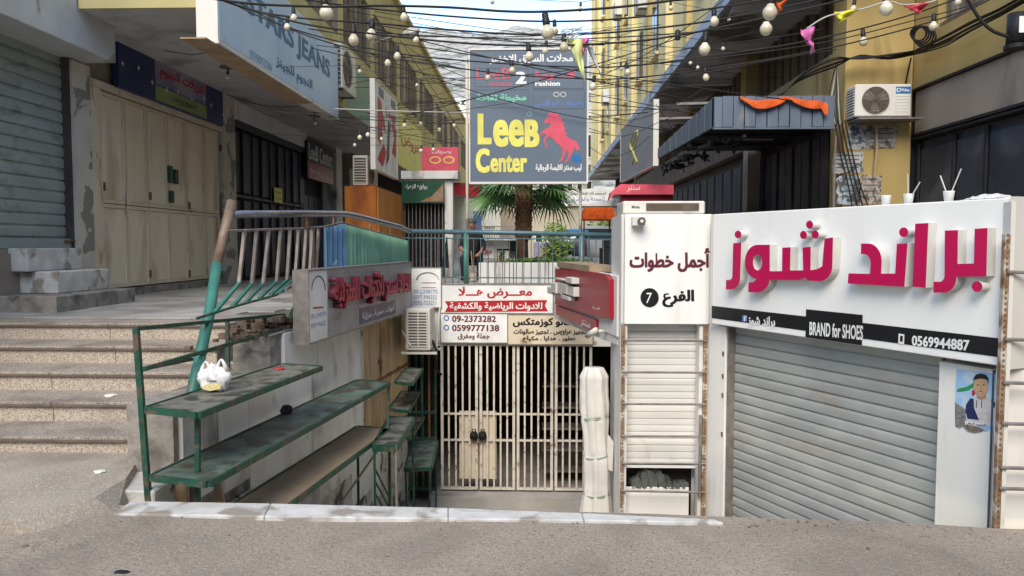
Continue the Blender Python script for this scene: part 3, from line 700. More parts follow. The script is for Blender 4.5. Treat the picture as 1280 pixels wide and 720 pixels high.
o = thing('cloth_heap', 'crumpled dark grey cloth stuffed in the gap under the white inner shutter', 'cloth', CB.pt(u(825), -.62, -.15))
mb = MB(CB); nseg = 26
top_ = [(u(792)+(u(866)-u(792))*i/nseg) for i in range(nseg+1)]
zc0 = CB.px(800, 613)[1]
for j in range(7):
    for i, x in enumerate(top_):
        t_ = i/nseg; hmax = .19*math.sin(math.pi*min(1, t_*1.25))**.7*(1-.35*t_) if t_*1.25 < 1 else .05
        a = math.pi*j/6; mb.P(x+.02*math.sin(i*1.7+j), zc0-.01+hmax*math.sin(a)*(.9+.25*math.sin(i*1.1+j*2)), -.19+.09*math.cos(a)+.015*math.sin(i*2.1+j))
for j in range(6):
    for i in range(nseg): k = j*(nseg+1)+i; mb.f.append([k, k+1, k+nseg+2, k+nseg+1])
mb.build('cloth', M('dark_grey_cloth', (.06, .065, .06), (.10, .105, .095), rough=.95, scale=14, bump=.6, bs=40), o, smooth=True)

# air conditioner on top of the kiosk (a cassette seen from its long side)
def brandplate(F, u0, u1, z0, z1, n, parent, txt='Midea'):
    o = MB(F).box(u0, u1, z0, z1, n, n+.003).build('logo_plate', m_logo, parent)
    w_ = u1-u0; h_ = z1-z0
    fillshape([[(u0+w_*.17+.32*h_*math.cos(a), z0+h_*.5+.32*h_*math.sin(a)) for a in [i*.35 for i in range(18)]], [(u0+w_*.19+.2*h_*math.cos(a), z0+h_*.5+.2*h_*math.sin(a)) for a in [i*.5 for i in range(12)]]], F, n+.003, .001, m_wt, o, 'swirl_mark')
    text(txt, F, u0+w_*.32, u1-w_*.08, z0+h_*.28, z1-h_*.25, n+.004, m_wt, o, .03)
ka = thing('air_conditioner', 'beige air conditioner lying on top of the white kiosk', 'air conditioner', CB.pt(u(828), ztop, -.2))
za, zb_ = ztop+.006, CB.px(790, 251)[1]
MB(CB).box(u(779), u(882), za, zb_, -.55, -.04).build('casing', m_acw, ka, bev=.012)
MB(CB).box(u(808), u(874), za+.03, zb_-.02, -.04, -.03).build('grille_recess', m_acd, ka)
for k in range(7):
    z = za+.035+k*(zb_-za-.06)/7; MB(CB).box(u(808)+.004, u(874)-.004, z, z+.006, -.03, -.024).build('grille_slat', m_louv, ka)
text('Media'[:0]+'Midea', CB, u(790), u(800), za+.05, za+.075, -.038, m_greyd, ka, .02)

# white post between kiosk and shutter, in the board plane
zbL = 1.6+(306-404)/960*7.0; zbT = 1.6+(306-268)/960*7.0
ub0, ub1 = BP.u(890), BP.u(1265)
ws_ = thing('shop_facade', 'grey roller shutter shop front with white posts under the big shoe shop sign', 'shop front', BP.pt((ub0+ub1)/2, -1, 0))
MB(BP).box(BP.u(887.5, .03), BP.u(909, .03), -1.3, zbL-.003, -.30, .03).build('post', m_whitepanel, ws_, bev=.006)
MB(BP).box(BP.u(909.5, .0), BP.u(914, .0), -1.3, zbL-.003, -.10, .012).build('guide_rail', m_rung, ws_)
for z in (.62, .42, .25, -.1): MB(BP).tube([(BP.u(906.5, .03), z, .03), (BP.u(906.5, .03), z+.04, .036)], .009).build('hinge_stub', m_rust, ws_)
uq0, uq1 = BP.u(911, -.06), BP.u(1181, -.06)
shr = MB(BP).box(uq0, uq1, -1.05, -.98, -.085, -.05).build('roller_shutter', m_shutR, ws_)
MB(BP).box(uq0, uq1, -.98, zbL-.003, -.10, -.09).build('seam_backing', m_darkgap, shr)
slats(BP, uq0, uq1, -.98, 22, (zbL+.98)/22+.0005, .010, m_shutR, shr, -.075, .16)
# poster pillar
uP0, uP1 = BP.u(1181, .0), BP.u(1252, .0)
MB(BP).box(uP0, uP1, -.4, BP.px(1181, 452)[1]-.0, -.25, .02).build('post', m_whitepanel, ws_, bev=.006)
MB(BP).box(uP1-.012, uP1+.0, -.4, .86, .0205, .024).build('dark_seam', m_greyd, ws_)
# the big board
bd = thing('shoe_shop_sign', 'big white sign box with fuchsia raised Arabic letters above the grey shutter', 'sign', BP.pt((ub0+ub1)/2, zbL, 0))
NB = .10
u0, u1 = BP.u(891, NB), BP.u(1262, NB)
z0 = BP.px(891, 405, NB)[1]; z1 = BP.px(891, 268, NB)[1]
MB(BP).box(u0, u1, z0, z1, -.22, NB).build('box', m_white, bd, bev=.006)
MB(BP).box(u1+.002, u1+.03, z0-.01, z1+.005, -.2, NB+.012).build('edge_trim', m_acw, bd)
MB(BP).box(u0-.02, u0-.002, z0, z1, -.2, NB+.005).build('edge_trim', m_acw, bd)
for px in (962,): MB(BP).box(BP.u(px, NB)-.0012, BP.u(px, NB)+.0012, BP.px(px, 381, NB)[1], z1-.01, NB, NB+.001).build('sheet_joint', m_acw, bd)
zs_ = BP.px(891, 384, NB)[1]
MB(BP).box(u0+.004, u1-.02, z0+.052, z0+.052+(zs_-z0-.04), NB, NB+.003).build('black_strip', m_blk, bd)
ua, ub_ = BP.u(1010, NB), BP.u(1081, NB)
MB(BP).box(ua, ub_, z0+.004, z0+.052+(zs_-z0-.04)+.055, NB+.003, NB+.006).build('black_block', m_blk, bd)
textpx('BRAND for SHOES', BP, 1012, 402, 419, 1079, NB+.007, m_wt, bd, .03, yt2=407)
textpx('0569944887', BP, 1140, 419, 432, 1212, NB+.004, m_wt, bd, .035, yt2=425)
textpx('براند شوز', BP, 935, 394, 409, 969, NB+.004, m_wt, bd, .04, yt2=396)
fillshape(pxloops([[(1123.5, 417), (1130.5, 418), (1130, 430.5), (1123, 429)], [(1125, 419.5), (1129, 420), (1128.7, 427.5), (1124.7, 427)]], BP, NB+.004), BP, NB+.004, .002, m_wt, bd, 'phone_icon')
fillshape(pxloops([[(928, 394), (934, 394.5), (934, 402), (928, 401.5)]], BP, NB+.004), BP, NB+.004, .002, m_skyb, bd, 'network_icon')
textpx('f', BP, 929.5, 395, 401.5, 932.8, NB+.006, m_wt, bd, .03, yt2=395)
# raised letters traced on their own plane
A = lambda x, y: (960+x/3.272, 180+y/3.272)
B = lambda x, y: (700+x/3.272, 180+y/3.272)
NL = NB+.075
def letter(loops, name='raised_letter'):
    fillshape(pxloops(loops, BP, NL), BP, NB+.001, .074, m_fuchsia, bd, name, m_return)
def arc(cx, cy, rx, ry, a0, a1, k=10): return [(cx+rx*math.cos(R(a0+(a1-a0)*i/k)), cy+ry*math.sin(R(a0+(a1-a0)*i/k))) for i in range(k+1)]
letter([[A(*p) for p in [(845, 347), (898, 343), (893, 541), (773, 543)] + arc(718, 545, 53, 63, 0, 90, 8) + [(676, 608), (677, 563), (695, 563)] + arc(700, 540, 22, 24, 90, 0, 6) + [(723, 354), (777, 352), (775, 490), (842, 489)]]])
letter([[A(*p) for p in circ(855, 583, 22, 22)]], 'letter_dot')
letter([[A(*p) for p in [(602, 326), (656, 323), (645, 588), (591, 584)]]])
letter([[A(*p) for p in [(380, 407)] + arc(410, 480, 55, 73, -90, 5, 10) + [(463, 530), (520, 530), (527, 408), (571, 406), (558, 584), (326, 571), (329, 529), (417, 531)] + arc(392, 488, 28, 38, 0, -90, 6) + [(380, 450)]]])
letter([[A(*p) for p in circ(555, 361, 19, 20)]], 'letter_dot')
for p in ((170, 330), (145, 372), (193, 370)): letter([[A(*q_) for q_ in circ(p[0], p[1], 14.5, 17)]], 'letter_dot')
outer = [A(231, 387), A(266, 382), A(263, 500)] + [A(*p) for p in arc(207, 500, 56, 62, 0, 80, 7)] + [A(165, 559), A(150, 546), A(130, 556), A(100, 556)] + [B(862, 556)]
outer += [B(*p) for p in arc(805, 545, 54, 62, 10, 90, 6)] + [B(770, 606), B(771, 566), B(790, 566)] + [B(806, 552)] + [B(*p) for p in arc(808, 482, 52, 70, 100, 270, 14)] + [B(858, 412), B(858, 520), B(908, 520), B(909, 424), B(943, 422), B(941, 517), A(144, 517), A(141, 423), A(175, 420), A(174, 516), A(200, 512), A(222, 500)]
letter([outer, [B(*p) for p in arc(808, 484, 19, 33, 0, 340, 14)]])
letter([[B(*p) for p in [(708, 406), (742, 403), (737, 540)] + arc(700, 545, 37, 50, 0, 90, 6) + [(678, 595), (679, 556), (690, 556)] + arc(692, 540, 13, 16, 90, 0, 5)]])
letter([[B(*p) for p in circ(728, 370, 14, 16)]], 'letter_dot')
# shift of the middle teeth joins is left as on the sign

# poster of a young man
pp = thing('memorial_poster', 'torn paper poster of a young man in white jacket on the white post', 'poster', BP.pt(BP.u(1222), .3, .02))
def pc(x, y): return (1160+x/6, 440+y/6)
def pl(name, loops, k, m): fillshape(pxloops([[pc(*p) for p in lp] for lp in loops], BP, .02), BP, .0205+.0007*k, .0006, m, pp, name)
pl('sheet', [[(215, 125), (545, 170), (548, 400), (540, 620), (505, 632), (480, 575), (435, 600), (400, 585), (352, 612), (300, 600), (262, 550), (240, 580), (205, 560), (203, 300)]], 0, M('poster_sky', (.50, .60, .68), (.30, .50, .74), rough=.5, scale=9, lo=.4, hi=.6))
pl('flag', [[(215, 300), (225, 275), (290, 262), (345, 228), (350, 262), (300, 290), (255, 298)]], 1, M('print_green', (.02, .28, .09), rough=.5))
pl('flag_red', [[(330, 290), (350, 275), (362, 300), (345, 330), (330, 325)]], 1, m_signred)
pl('buildings', [[(203, 375), (285, 430), (290, 540), (240, 575), (205, 560)]], 1, M('print_grey', (.28, .27, .26), (.10, .10, .10), rough=.5, scale=60))
pl('jacket', [[(285, 400), (300, 360), (350, 345), (430, 335), (490, 370), (535, 430), (535, 560), (300, 540), (283, 470)]], 2, M('print_white', (.62, .58, .57), (.5, .46, .46), rough=.5, scale=30))
pl('navy_sleeve', [[(288, 395), (318, 348), (345, 350), (348, 420), (385, 510), (300, 500), (283, 450)]], 3, M('print_navy', (.015, .03, .10), rough=.5))
pl('navy_stripe', [[(470, 365), (505, 378), (535, 430), (530, 500), (512, 440)]], 3, bpy.data.materials['print_navy'])
pl('neck', [[(375, 315), (432, 310), (440, 345), (400, 360), (368, 345)]], 4, m_skin)
pl('face', [circ(400, 260, 56, 75, 20)], 5, M('print_skin', (.55, .34, .22), (.46, .27, .17), rough=.5, scale=40))
pl('hair', [[(343, 232), (345, 195), (365, 168), (405, 160), (440, 172), (458, 200), (458, 240), (448, 208), (400, 198), (352, 208)]], 6, m_hair)
for x in (378, 421): pl('eye', [circ(x, 247, 9, 4, 8)], 6, m_hair)
pl('nose', [[(398, 250), (404, 250), (408, 276), (394, 276)]], 6, m_skin); pl('mouth', [circ(400, 294, 14, 4, 8)], 6, m_signred)
for x in (366, 405): pl('cord', [[(x, 360), (x+5, 360), (x+2, 420), (x-4, 420)]], 4, bpy.data.materials['print_navy'])
pl('lettering_strip', [[(282, 515), (440, 535), (438, 560), (282, 545)]], 7, m_wt)
textpx('الشهيد البطل', BP, *pc(288, 522), 440+545/6, 1160+434/6, .0265, m_blk, pp, .02, yt2=440+538/6)
pl('dark_patch', [[(262, 500), (300, 545), (370, 560), (430, 585), (400, 600), (355, 608), (300, 596), (265, 560)]], 4, M('print_brown', (.10, .06, .045), (.3, .24, .2), rough=.6, scale=70))

# rack at the right edge
rk = thing('ladder_rack', 'rusty ladder rack before a white panel at the right edge of the photo', 'rack', (2.9, 4.5, 0))
K = FY(4.42)
MB(K).box(K.u(1267), K.u(1400), -.2, K.px(1270, 247)[1], -.12, -.08).build('white_panel', m_whitepanel, rk)
MB(K).box(K.u(1262.5), K.u(1268.5), -.2, K.px(1270, 252)[1], -.07, .0).build('grey_jamb', m_acw, rk)
ch = MB(K).box(K.u(1256), K.u(1263), -.2, K.px(1260, 293)[1], -.03, .0).build('perforated_channel', m_rustchan, rk)
mb = MB(K)
for k in range(55): mb.box(K.u(1259.5)-.006, K.u(1259.5)+.006, -.1+.033*k*.98, -.085+.033*k*.98, 0, .0015)
mb.build('slot_holes', m_rust, ch, kind='stuff')
for y in (340, 424, 478, 529, 584, 610): MB(K).tube([(K.u(1259), K.px(1260, y)[1], .01), (K.u(1390), K.px(1380, y+3)[1], .01)], .0105, 8).build('rung', m_rung, rk)

# ============================================================ SHELVES AND RAILINGS ON THE LEFT
def shelfplank(parent, z, pts, m, edge_m=m_green, t=.03, e=.035, cover=None):
    """pts: four (x,y) corners in order round; green angle-iron rim with a board inside"""
    o = MB().slab(pts, z-.012, z).build('shelf_board', m, parent)
    n = len(pts)
    for i in range(n):
        a = Vector(pts[i]); b = Vector(pts[(i+1) % n]); d = (b-a).normalized(); nn = Vector((d.y, -d.x))*.016
        c0 = (a+b)/2
        cen = sum((Vector(p) for p in pts), Vector((0, 0)))/n
        if (c0-cen).dot(nn) < 0: nn = -nn
        MB().slab([tuple(a+nn*.1), tuple(b+nn*.1), tuple(b+nn*1.4), tuple(a+nn*1.4)], z-e, z+.006).build('shelf_rim', edge_m, parent)
    if cover: MB().slab([tuple(Vector(p)*.985+Vector(pts[0])*.015) for p in pts], z+.007, z+.014).build('cardboard_cover', cover, parent)
    return o
sh = thing('shelf_stand', 'green metal stand with three long weathered shelves beside the entrance steps', 'shelf stand', (-2.2, 5.2, 0))
def q2(px, py, z): p = onZ(px, py, z); return (p.x, p.y)
z1, z2, z3 = .58, .165, -.28
s1 = [q2(184, 509, z1), q2(247, 516, z1), q2(400.6, 458, z1), q2(352, 455, z1)]
s2 = [q2(190, 594, z2), q2(260, 602, z2), q2(486, 478, z2), q2(447, 475, z2)]
s3 = [q2(286, 634, z3), q2(350, 637, z3), q2(487, 536, z3), q2(447, 533, z3)]
shelfplank(sh, z1, s1, m_shelf); shelfplank(sh, z2, s2, m_shelfg)
shelfplank(sh, z3, s3, m_card)
def leg(x, y, z0, z1, parent, dx=0, dy=0, name='leg', r=.017, m=m_green):
    return MB().slab([(x-r, y-r), (x+r, y-r), (x+r, y+r), (x-r, y+r)], 0, 1).build(name, m, parent) if 0 else MB().tube([(x, z0, -y), (x+dx, z1, -(y+dy))], r*1.35, 4).build(name, m, parent)
# tall near post leaning a little, handrails
pa = onY(186, 622, 4.72); pb = onY(170, 411, 4.80)
MB().tube([(pa.x, pa.z-.06, -pa.y), (pb.x, pb.z, -pb.y)], .024, 4).build('leg', m_green, sh)
pc_ = onY(247, 628, 4.72); pd = onY(247, 515, 4.74)
MB().tube([(pc_.x, pc_.z-.02, -pc_.y), (pd.x, pd.z, -pd.y)], .021, 4).build('leg', m_green, sh)
def bar3(parent, a, b, r=.018, m=m_green, name='rail', seg=4): return MB().tube([(a.x, a.z, -a.y), (b.x, b.z, -b.y)], r, seg).build(name, m, parent)
bar3(sh, onY(170, 411, 4.8), onY(355, 393.5, 7.2)); bar3(sh, onY(178, 462, 4.78), onY(352, 411, 6.9))
bar3(sh, onY(180, 461, 4.78), onY(240, 449, 5.4), .016)
bar3(sh, onY(284, 400, 6.15), onY(285, 459, 6.0), .02, name='leg')
bar3(sh, onY(184, 597, 4.74), onY(247, 602, 4.76), .015, name='cross_bar')
bar3(sh, Vector((*s3[2], z3)), Vector((s3[2][0]-.02, s3[2][1], -1.9)), .016, name='leg'); bar3(sh, Vector((*s3[3], z3-.02)), Vector((s3[3][0], s3[3][1], -1.9)), .016, name='leg')
bar3(sh, Vector((*s2[2], z2)), Vector((s3[2][0]-.02, s3[2][1], z3)), .015, name='leg')
bar3(sh, Vector((s3[2][0], s3[2][1], z3-.05)), Vector((s3[3][0], s3[3][1]-.9, -.85)), .011, m_rung, 'brace')
bar3(sh, Vector((*s1[2], z1-.03)), Vector((s1[3][0]-.02, s1[3][1]+.02, z1-.03)), .014, name='bracket')
# things on the shelves
bg_ = thing('carrier_bag', 'knotted white plastic carrier bag with yellow print on the top green shelf', 'plastic bag', onZ(268, 488, z1+.01))
bm = bmesh.new(); bmesh.ops.create_icosphere(bm, subdivisions=4, radius=1)
pb_ = onZ(268, 487, z1+.01)
for v in bm.verts:
    c = v.co.copy(); f = 1+.10*math.sin(7*c.x+3*c.z)+.07*math.sin(13*c.y+9*c.z+c.x*5)+.04*random.uniform(-1, 1)
    z = c.z; x = c.x*f*(1 if z < .2 else 1-.35*(z-.2)); y = c.y*f*.6
    v.co = (x*.112, y*.11, max(z, -.75)*.10*f+.075)
me = bpy.data.meshes.new('bag_body'); bm.to_mesh(me); bm.free(); me.materials.append(m_bag); me.polygons.foreach_set('use_smooth', [True]*len(me.polygons))
put('bag_body', me, bg_, Matrix.Translation(pb_))
for sx in (-1, 1):
    mb = MB(); pts = []
    for i in range(9):
        a = math.pi*i/8; pts.append((pb_.x+sx*.055+.035*math.cos(a), pb_.z+.12+.075*math.sin(a)+(.015 if sx > 0 else 0), -pb_.y+.02*math.sin(a*2)))
    mb.tube(pts, [.018, .015, .012, .010, .009, .010, .012, .015, .018], 6).build('handle', m_bag, bg_, smooth=True)
Fb = FY(pb_.y-.075)
fillshape([[(pb_.x-.05, pb_.z+.02), (pb_.x+.0, pb_.z+.005), (pb_.x+.075, pb_.z+.02), (pb_.x+.08, pb_.z+.055), (pb_.x+.02, pb_.z+.06), (pb_.x-.03, pb_.z+.05)]], Fb, 0, .004, M('yellow_print', (.62, .50, .16), (.7, .62, .4), rough=.5, scale=30), bg_, 'yellow_print')
text('Sweet', Fb, pb_.x-.02, pb_.x+.05, pb_.z+.068, pb_.z+.085, .002, m_cloth_black, bg_, .02)
def blob(name, label, cat, p, r, m, sub=2, sq=.6):
    bm = bmesh.new(); bmesh.ops.create_icosphere(bm, subdivisions=sub, radius=1)
    for v in bm.verts:
        v.co *= 1+random.uniform(-.25, .25); v.co = Vector((v.co.x*r[0], v.co.y*r[1], max(v.co.z, -.5)*r[2]+r[2]*.5))
    me = bpy.data.meshes.new(name); bm.to_mesh(me); bm.free(); me.materials.append(m)
    return tag(put(name, me, None, Matrix.Translation(p)), label, cat)
blob('rag', 'small crumpled black rag on the middle shelf', 'rag', onZ(358, 517, z2), (.05, .04, .05), m_cloth_black)
blob('red_wrapper', 'small crumpled red wrapper on the far end of the top shelf', 'litter', onZ(349, 462, z1), (.04, .03, .015), m_signred)
blob('tissue', 'crumpled white tissue lying on the entrance step tread', 'litter', onZ(138, 495, .37), (.055, .04, .012), m_bag)
blob('tissue', 'crumpled white tissue on the pavement below the lowest step', 'litter', onZ(125, 590, .091), (.04, .035, .01), m_bag)
blob('tissue', 'scrap of white paper on the paving beside the concrete step base', 'litter', onZ(122, 380, PZ), (.05, .04, .012), m_bag)
blob('stone', 'flat dark stone lying in the street at the bottom of the photo', 'stone', onZ(152, 717, 0), (.035, .02, .012), m_black)
# scrap wood standing below the shelves
wd = thing('scrap_boards', 'short raw wooden boards leaning below the lowest part of the green stand', 'boards', onY(230, 625, 5.1))
for k, (a, b, t_) in enumerate(((206, 226, 0), (229, 243, .4), (252, 284, 1.4))):
    P = FY(5.0+.06*k); x0 = P.u(a); x1 = P.u(b); lean = .09*t_/1.4
    MB(P).prism([(x0, -.45), (x1, -.45), (x1-lean, P.px(a, 601)[1]), (x0+(0 if k < 2 else .05)-lean*.0, P.px(a, 601)[1]+.0)], -.02, .0).build('board', m_wood, wd)
o = MB(FY(4.98)).lathe((FY(4.98).u(199), -.2, -.02), [(.05, 0), (.055, .1), (.05, .2), (.02, .25)], 12).build('bottle', m_orangel); tag(o, 'dull orange plastic bottle standing beside the scrap boards under the shelves', 'bottle')

# second lower stand near the gate
s_ = thing('shelf_stand', 'small dark green stand with three short shelves in the corner before the side gate', 'shelf stand', (-1.6, 9.6, -1))
for (a, b, c, d), z in zip((((495, 477), (514, 479), (527, 461), (508, 460)), ((487, 511), (510, 513), (523, 490), (503, 489)), ((505, 545), (512, 547), (529, 521), (516, 520))), (.0, -.32, -.7)):
    P = [q2(*p, z) for p in (a, b, c, d)]; shelfplank(s_, z, P, m_shelf, e=.03)
for px, y, yy in ((511, 480, 9.9), (527, 462, 10.7)): bar3(s_, onY(px, y, yy), onY(px+2, 612, yy), .016, name='leg')
tb = thing('metal_table', 'low green metal table with crossing legs at the foot of the stairwell shelves', 'table', (-1.6, 9.3, -1.3))
P = [q2(508, 560, -.85), q2(538, 558, -.85), q2(545, 530, -.85), q2(520, 530, -.85)] if 0 else [q2(*p, -1.0) for p in ((507, 586), (538, 584), (546, 551), (516, 551))]
shelfplank(tb, -1.0, P, m_shelfg)
for i, (p, qx) in enumerate(zip(P, (.02, -.02, -.02, .02))): bar3(tb, Vector((*p, -1.0)), Vector((p[0]+qx, p[1], -2.1)), .014, name='leg')
t2 = thing('shelf_stand', 'narrow dark green shelf frame with a grey top beside the brown wall doors', 'shelf stand', (-1.6, 8.6, -1))
P = [q2(*p, -.28) for p in ((468, 556), (495, 556), (516, 522), (487, 521))]
shelfplank(t2, -.28, P, m_shelf, e=.06)
for p in P: bar3(t2, Vector((*p, -.28)), Vector((p[0], p[1], -1.9)), .014, name='leg')
for k in range(5):
    a = Vector((*P[0], -.5-.12*k)); b = Vector((*P[3], -1.2-.12*k)); bar3(t2, a, b, .010, name='brace')
bar3(t2, Vector((*P[1], -.28)), Vector((P[1][0]+.02, P[1][1]-.1, -1.75)), .014, m_rung, 'leg')

# brown doors in the stairwell wall
bdz = thing('wall_doors', 'low brown metal doors in the left stairwell wall under the long sign', 'doors', SW.pt(5.7, -.7, 0))
ud0, ud1 = SW.u(452, .02), SW.u(510, .02)
MB(SW).box(ud0, ud1+.3, -2.2, .75, -.05, -.02).build('backing', m_rust, bdz)
nb = 9
for k in range(nb):
    a = ud0+(ud1-ud0)*k/nb; b = ud0+(ud1-ud0)*(k+1)/nb
    for zz0, zz1 in ((-.85, -.12), (-.09, .70)):
        MB(SW).box(a+.008, b-.012, zz0, zz1, -.02, .018+.012*(k % 2)).build('door_panel', m_brown, bdz, bev=.004)
MB(SW).box(ud0, ud1, -.125, -.085, -.02, .035).build('mid_rail', m_rust, bdz)
MB(SW).box(ud0-.06, ud0-.01, -.9, .72, -.02, .03).build('door_frame', m_pilaster, bdz)
MB(SW).box(ud0, ud1+.05, -2.2, -.88, -.02, .012).build('foot_wall', m_dirtwall, bdz)
MB(SW).lathe((SW.u(474, .04), .1, .045), [(.025, 0), (.03, .03), (.02, .06)], 8).build('knob', m_rust, bdz)

# outdoor air conditioner units
def ac_outdoor(label, F, u0, z0, wd_, ht, dp, n0=0, fan=True, logo=False, side='grille'):
    """front face out along the frame normal, standing off n0..n0+dp; vent grille wraps the left side"""
    t = thing('air_conditioner', label, 'air conditioner', F.pt(u0+wd_/2, z0, n0+dp/2)); n1 = n0+dp
    MB(F).box(u0, u0+wd_, z0+.02, z0+ht, n0, n1).build('casing', m_acw, t, bev=.012)
    for a in (.08, wd_-.16): MB(F).box(u0+a, u0+a+.08, z0, z0+.018, n0+.02, n1-.02).build('foot', m_acd, t)
    cu = u0+wd_*.36; cz = z0+ht*.52; r = ht*.40
    if fan:
        MB(F).tube([(cu, cz, n1), (cu, cz, n1+.004)], r, 28).build('fan_recess', m_acd, t)
        g = MB(F)
        for k in range(1, 7):
            rr = r*k/6; pts = [(cu+rr*math.cos(a*.2618*1.0), cz+rr*math.sin(a*.2618), n1+.016) for a in range(25)]; g.tube(pts, .0028, 4, False)
        for k in range(8): a = k*math.pi/8; g.tube([(cu-r*math.cos(a), cz-r*math.sin(a), n1+.02), (cu+r*math.cos(a), cz+r*math.sin(a), n1+.02)], .0025, 4)
        g.build('fan_guard', m_louv, t, kind='stuff')
        g = MB(F)
        for k in range(3):
            a = k*2.094+.5; c, s = math.cos(a), math.sin(a); g.prism([(cu+.03*s, cz-.03*c), (cu+r*.9*c+.07*s, cz+r*.9*s-.07*c), (cu+r*.9*c-.06*s, cz+r*.9*s+.06*c), (cu-.03*s, cz+.03*c)], n1+.005, n1+.009)
        g.build('fan_blades', m_rung, t)
        MB(F).box(u0+wd_*.70, u0+wd_-.02, z0+.06, z0+ht*.66, n1, n1+.002).build('louvre_field', m_acw, t)
        for k in range(6): MB(F).box(u0+wd_*.71, u0+wd_-.03, z0+.08+k*ht*.09, z0+.086+k*ht*.09, n1+.002, n1+.005).build('louvre', m_return, t)
        if logo: brandplate(F, u0+wd_*.72, u0+wd_*.98, z0+ht*.72, z0+ht*.92, n1+.001, t)
    else:
        MB(F).box(u0+.03, u0+wd_-.03, z0+.06, z0+ht-.05, n1, n1+.003).build('coil', m_acd, t)
        for k in range(12): MB(F).box(u0+.03, u0+wd_-.03, z0+.07+k*(ht-.12)/12, z0+.085+k*(ht-.12)/12, n1+.003, n1+.014).build('grille_bar', m_acw, t)
        for a in (.03, wd_*.5, wd_-.045): MB(F).box(u0+a, u0+a+.012, z0+.06, z0+ht-.05, n1+.0145, n1+.02).build('grille_upright', m_acw, t)
    # side grille
    MB(F).box(u0-.003, u0, z0+.06, z0+ht-.05, n0+.03, n1-.03).build('side_coil', m_acd, t)
    for k in range(9): MB(F).box(u0-.012, u0-.0035, z0+.07+k*(ht-.12)/9, z0+.085+k*(ht-.12)/9, n0+.03, n1-.03).build('side_bar', m_acw, t)
    return t
# on the stairwell wall corner: its coil side looks at the camera
F_ = FY(10.15)
t = ac_outdoor('dirty white outdoor air conditioner unit on brackets beside the brown doors', F_, F_.u(506), F_.px(510, 440)[1], F_.u(537)-F_.u(506), F_.px(510, 386)[1]-F_.px(510, 440)[1], .5, -.5, fan=False)
for k in (0, 1): MB(F_).box(F_.u(500), F_.u(545), F_.px(510, 443)[1], F_.px(510, 440)[1]-.001, -.05-.4*k, -.01-.4*k).build('bracket', m_return, t)
MB(F_).tube([(F_.u(546), F_.px(546, 386)[1], -.3), (F_.u(541), F_.px(541, 440)[1], -.3)], .014, 6).build('stay_rod', m_return, t)
MB(F_).tube([(F_.u(500), F_.px(500, 414)[1], -.1), (F_.u(513), F_.px(513, 432)[1], .03)], .012, 6).build('stay_rod', m_return, t)
mb = MB(F_); mb.tube([(F_.u(537), .3, -.2), (F_.u(543), .15, -.2), (F_.u(541), -.1, -.25), (F_.u(546), -.2, -.4)], .018, 6); mb.build('pipe', m_black, t)

# leaning teal pipe and the bent railing along the stairwell
lp = thing('leaning_post', 'thick leaning teal pipe with bare rusty top end beside the entrance steps', 'post', onY(240, 490, 5.35))
P0 = onY(240, 492, 5.3); P1 = onY(262, 391, 5.85); P2 = onY(271, 330, 6.1); P3 = onY(290, 252, 6.35)
def T(*ps): return [(p.x, p.z, -p.y) for p in ps]
P0b = P0+Vector((-.01, -.02, -.10))
MB().tube(T(P0b, P0, P1, P2), .042, 12).build('painted_pipe', m_teal, lp, smooth=True)
MB().tube(T(P2+(P3-P2)*.01, P3), .041, 12).build('bare_pipe', M('bare_rusty_pipe', (.26, .19, .15), (.17, .12, .09), rough=.6, metal=.3, scale=12), lp, smooth=True)
br = thing('bent_railing', 'bent stair railing with worn bars, blue and green corrugated sheets and steel handrail', 'railing', SW.pt(3.5, .85, 0))
Q = [onY(291, 268, 6.33)] + [onY(px, py, d) for px, py, d in ((380, 267, 7.55), (430, 267.5, 8.45), (445, 270, 8.8), (500, 284, 10.3), (512, 289, 11.05))]
MB().tube(T(*Q), .034, 12).build('handrail', m_steel, br, smooth=True)
def sw(px, py, n=-.10): u_, z_ = SW.px(px, py, n); return (u_, z_, n)
MB(SW).tube([sw(283, 289), sw(330, 287), sw(375, 285.5), sw(405, 283.5), sw(428, 278), sw(470, 290), sw(506, 298)], .011, 6).build('upper_bar', m_bent, br)
MB(SW).tube([sw(246, 398, .05), sw(300, 381, .05), sw(345, 369, 0), sw(377, 351), ], .011, 6).build('lower_bar', m_green, br)
tops = [306, 321, 336.5, 351, 363, 373.5, 383, 391, 398.5]
kx = [299, 315, 329, 346, 359, 369, 379, 387, 395]; ky = [354, 355, 355, 352, 350, 348, 346, 344, 342]
bx = [268, 290, 307, 324, 338, 349, 357, 365, 372]; by = [391, 384, 378, 373, 369, 366, 362, 357, 353]
for k in range(9):
    up = [sw(tops[k], 287-.2*k), sw((tops[k]+kx[k])/2, (287+ky[k])/2), sw(kx[k], ky[k])]
    dn = [sw(kx[k], ky[k]), sw(bx[k], by[k], .02)]
    b_ = MB(SW).tube(up, .019, 4).build('bar', m_bent, br)
    MB(SW).tube(dn, .017, 4).build('painted_end', m_teal if k < 6 else m_bent, b_)
MB(SW).tube([sw(385, 347), sw(362, 400, .0)], .026, 4).build('diagonal_strut', m_green, br)
MB(SW).tube([sw(384, 287), sw(385, 268)], .016, 6).build('short_post', m_rust, br)
MB(SW).tube([sw(464, 273, -.08), sw(462, 290, -.08)], .02, 6).build('wire_tie', m_rust, br)
for px in (417, 488): MB(SW).tube([sw(px, 268+max(0, px-430)*.24), sw(px, 283+max(0, px-430)*.24)], .012, 6).build('short_post', m_rust, br)
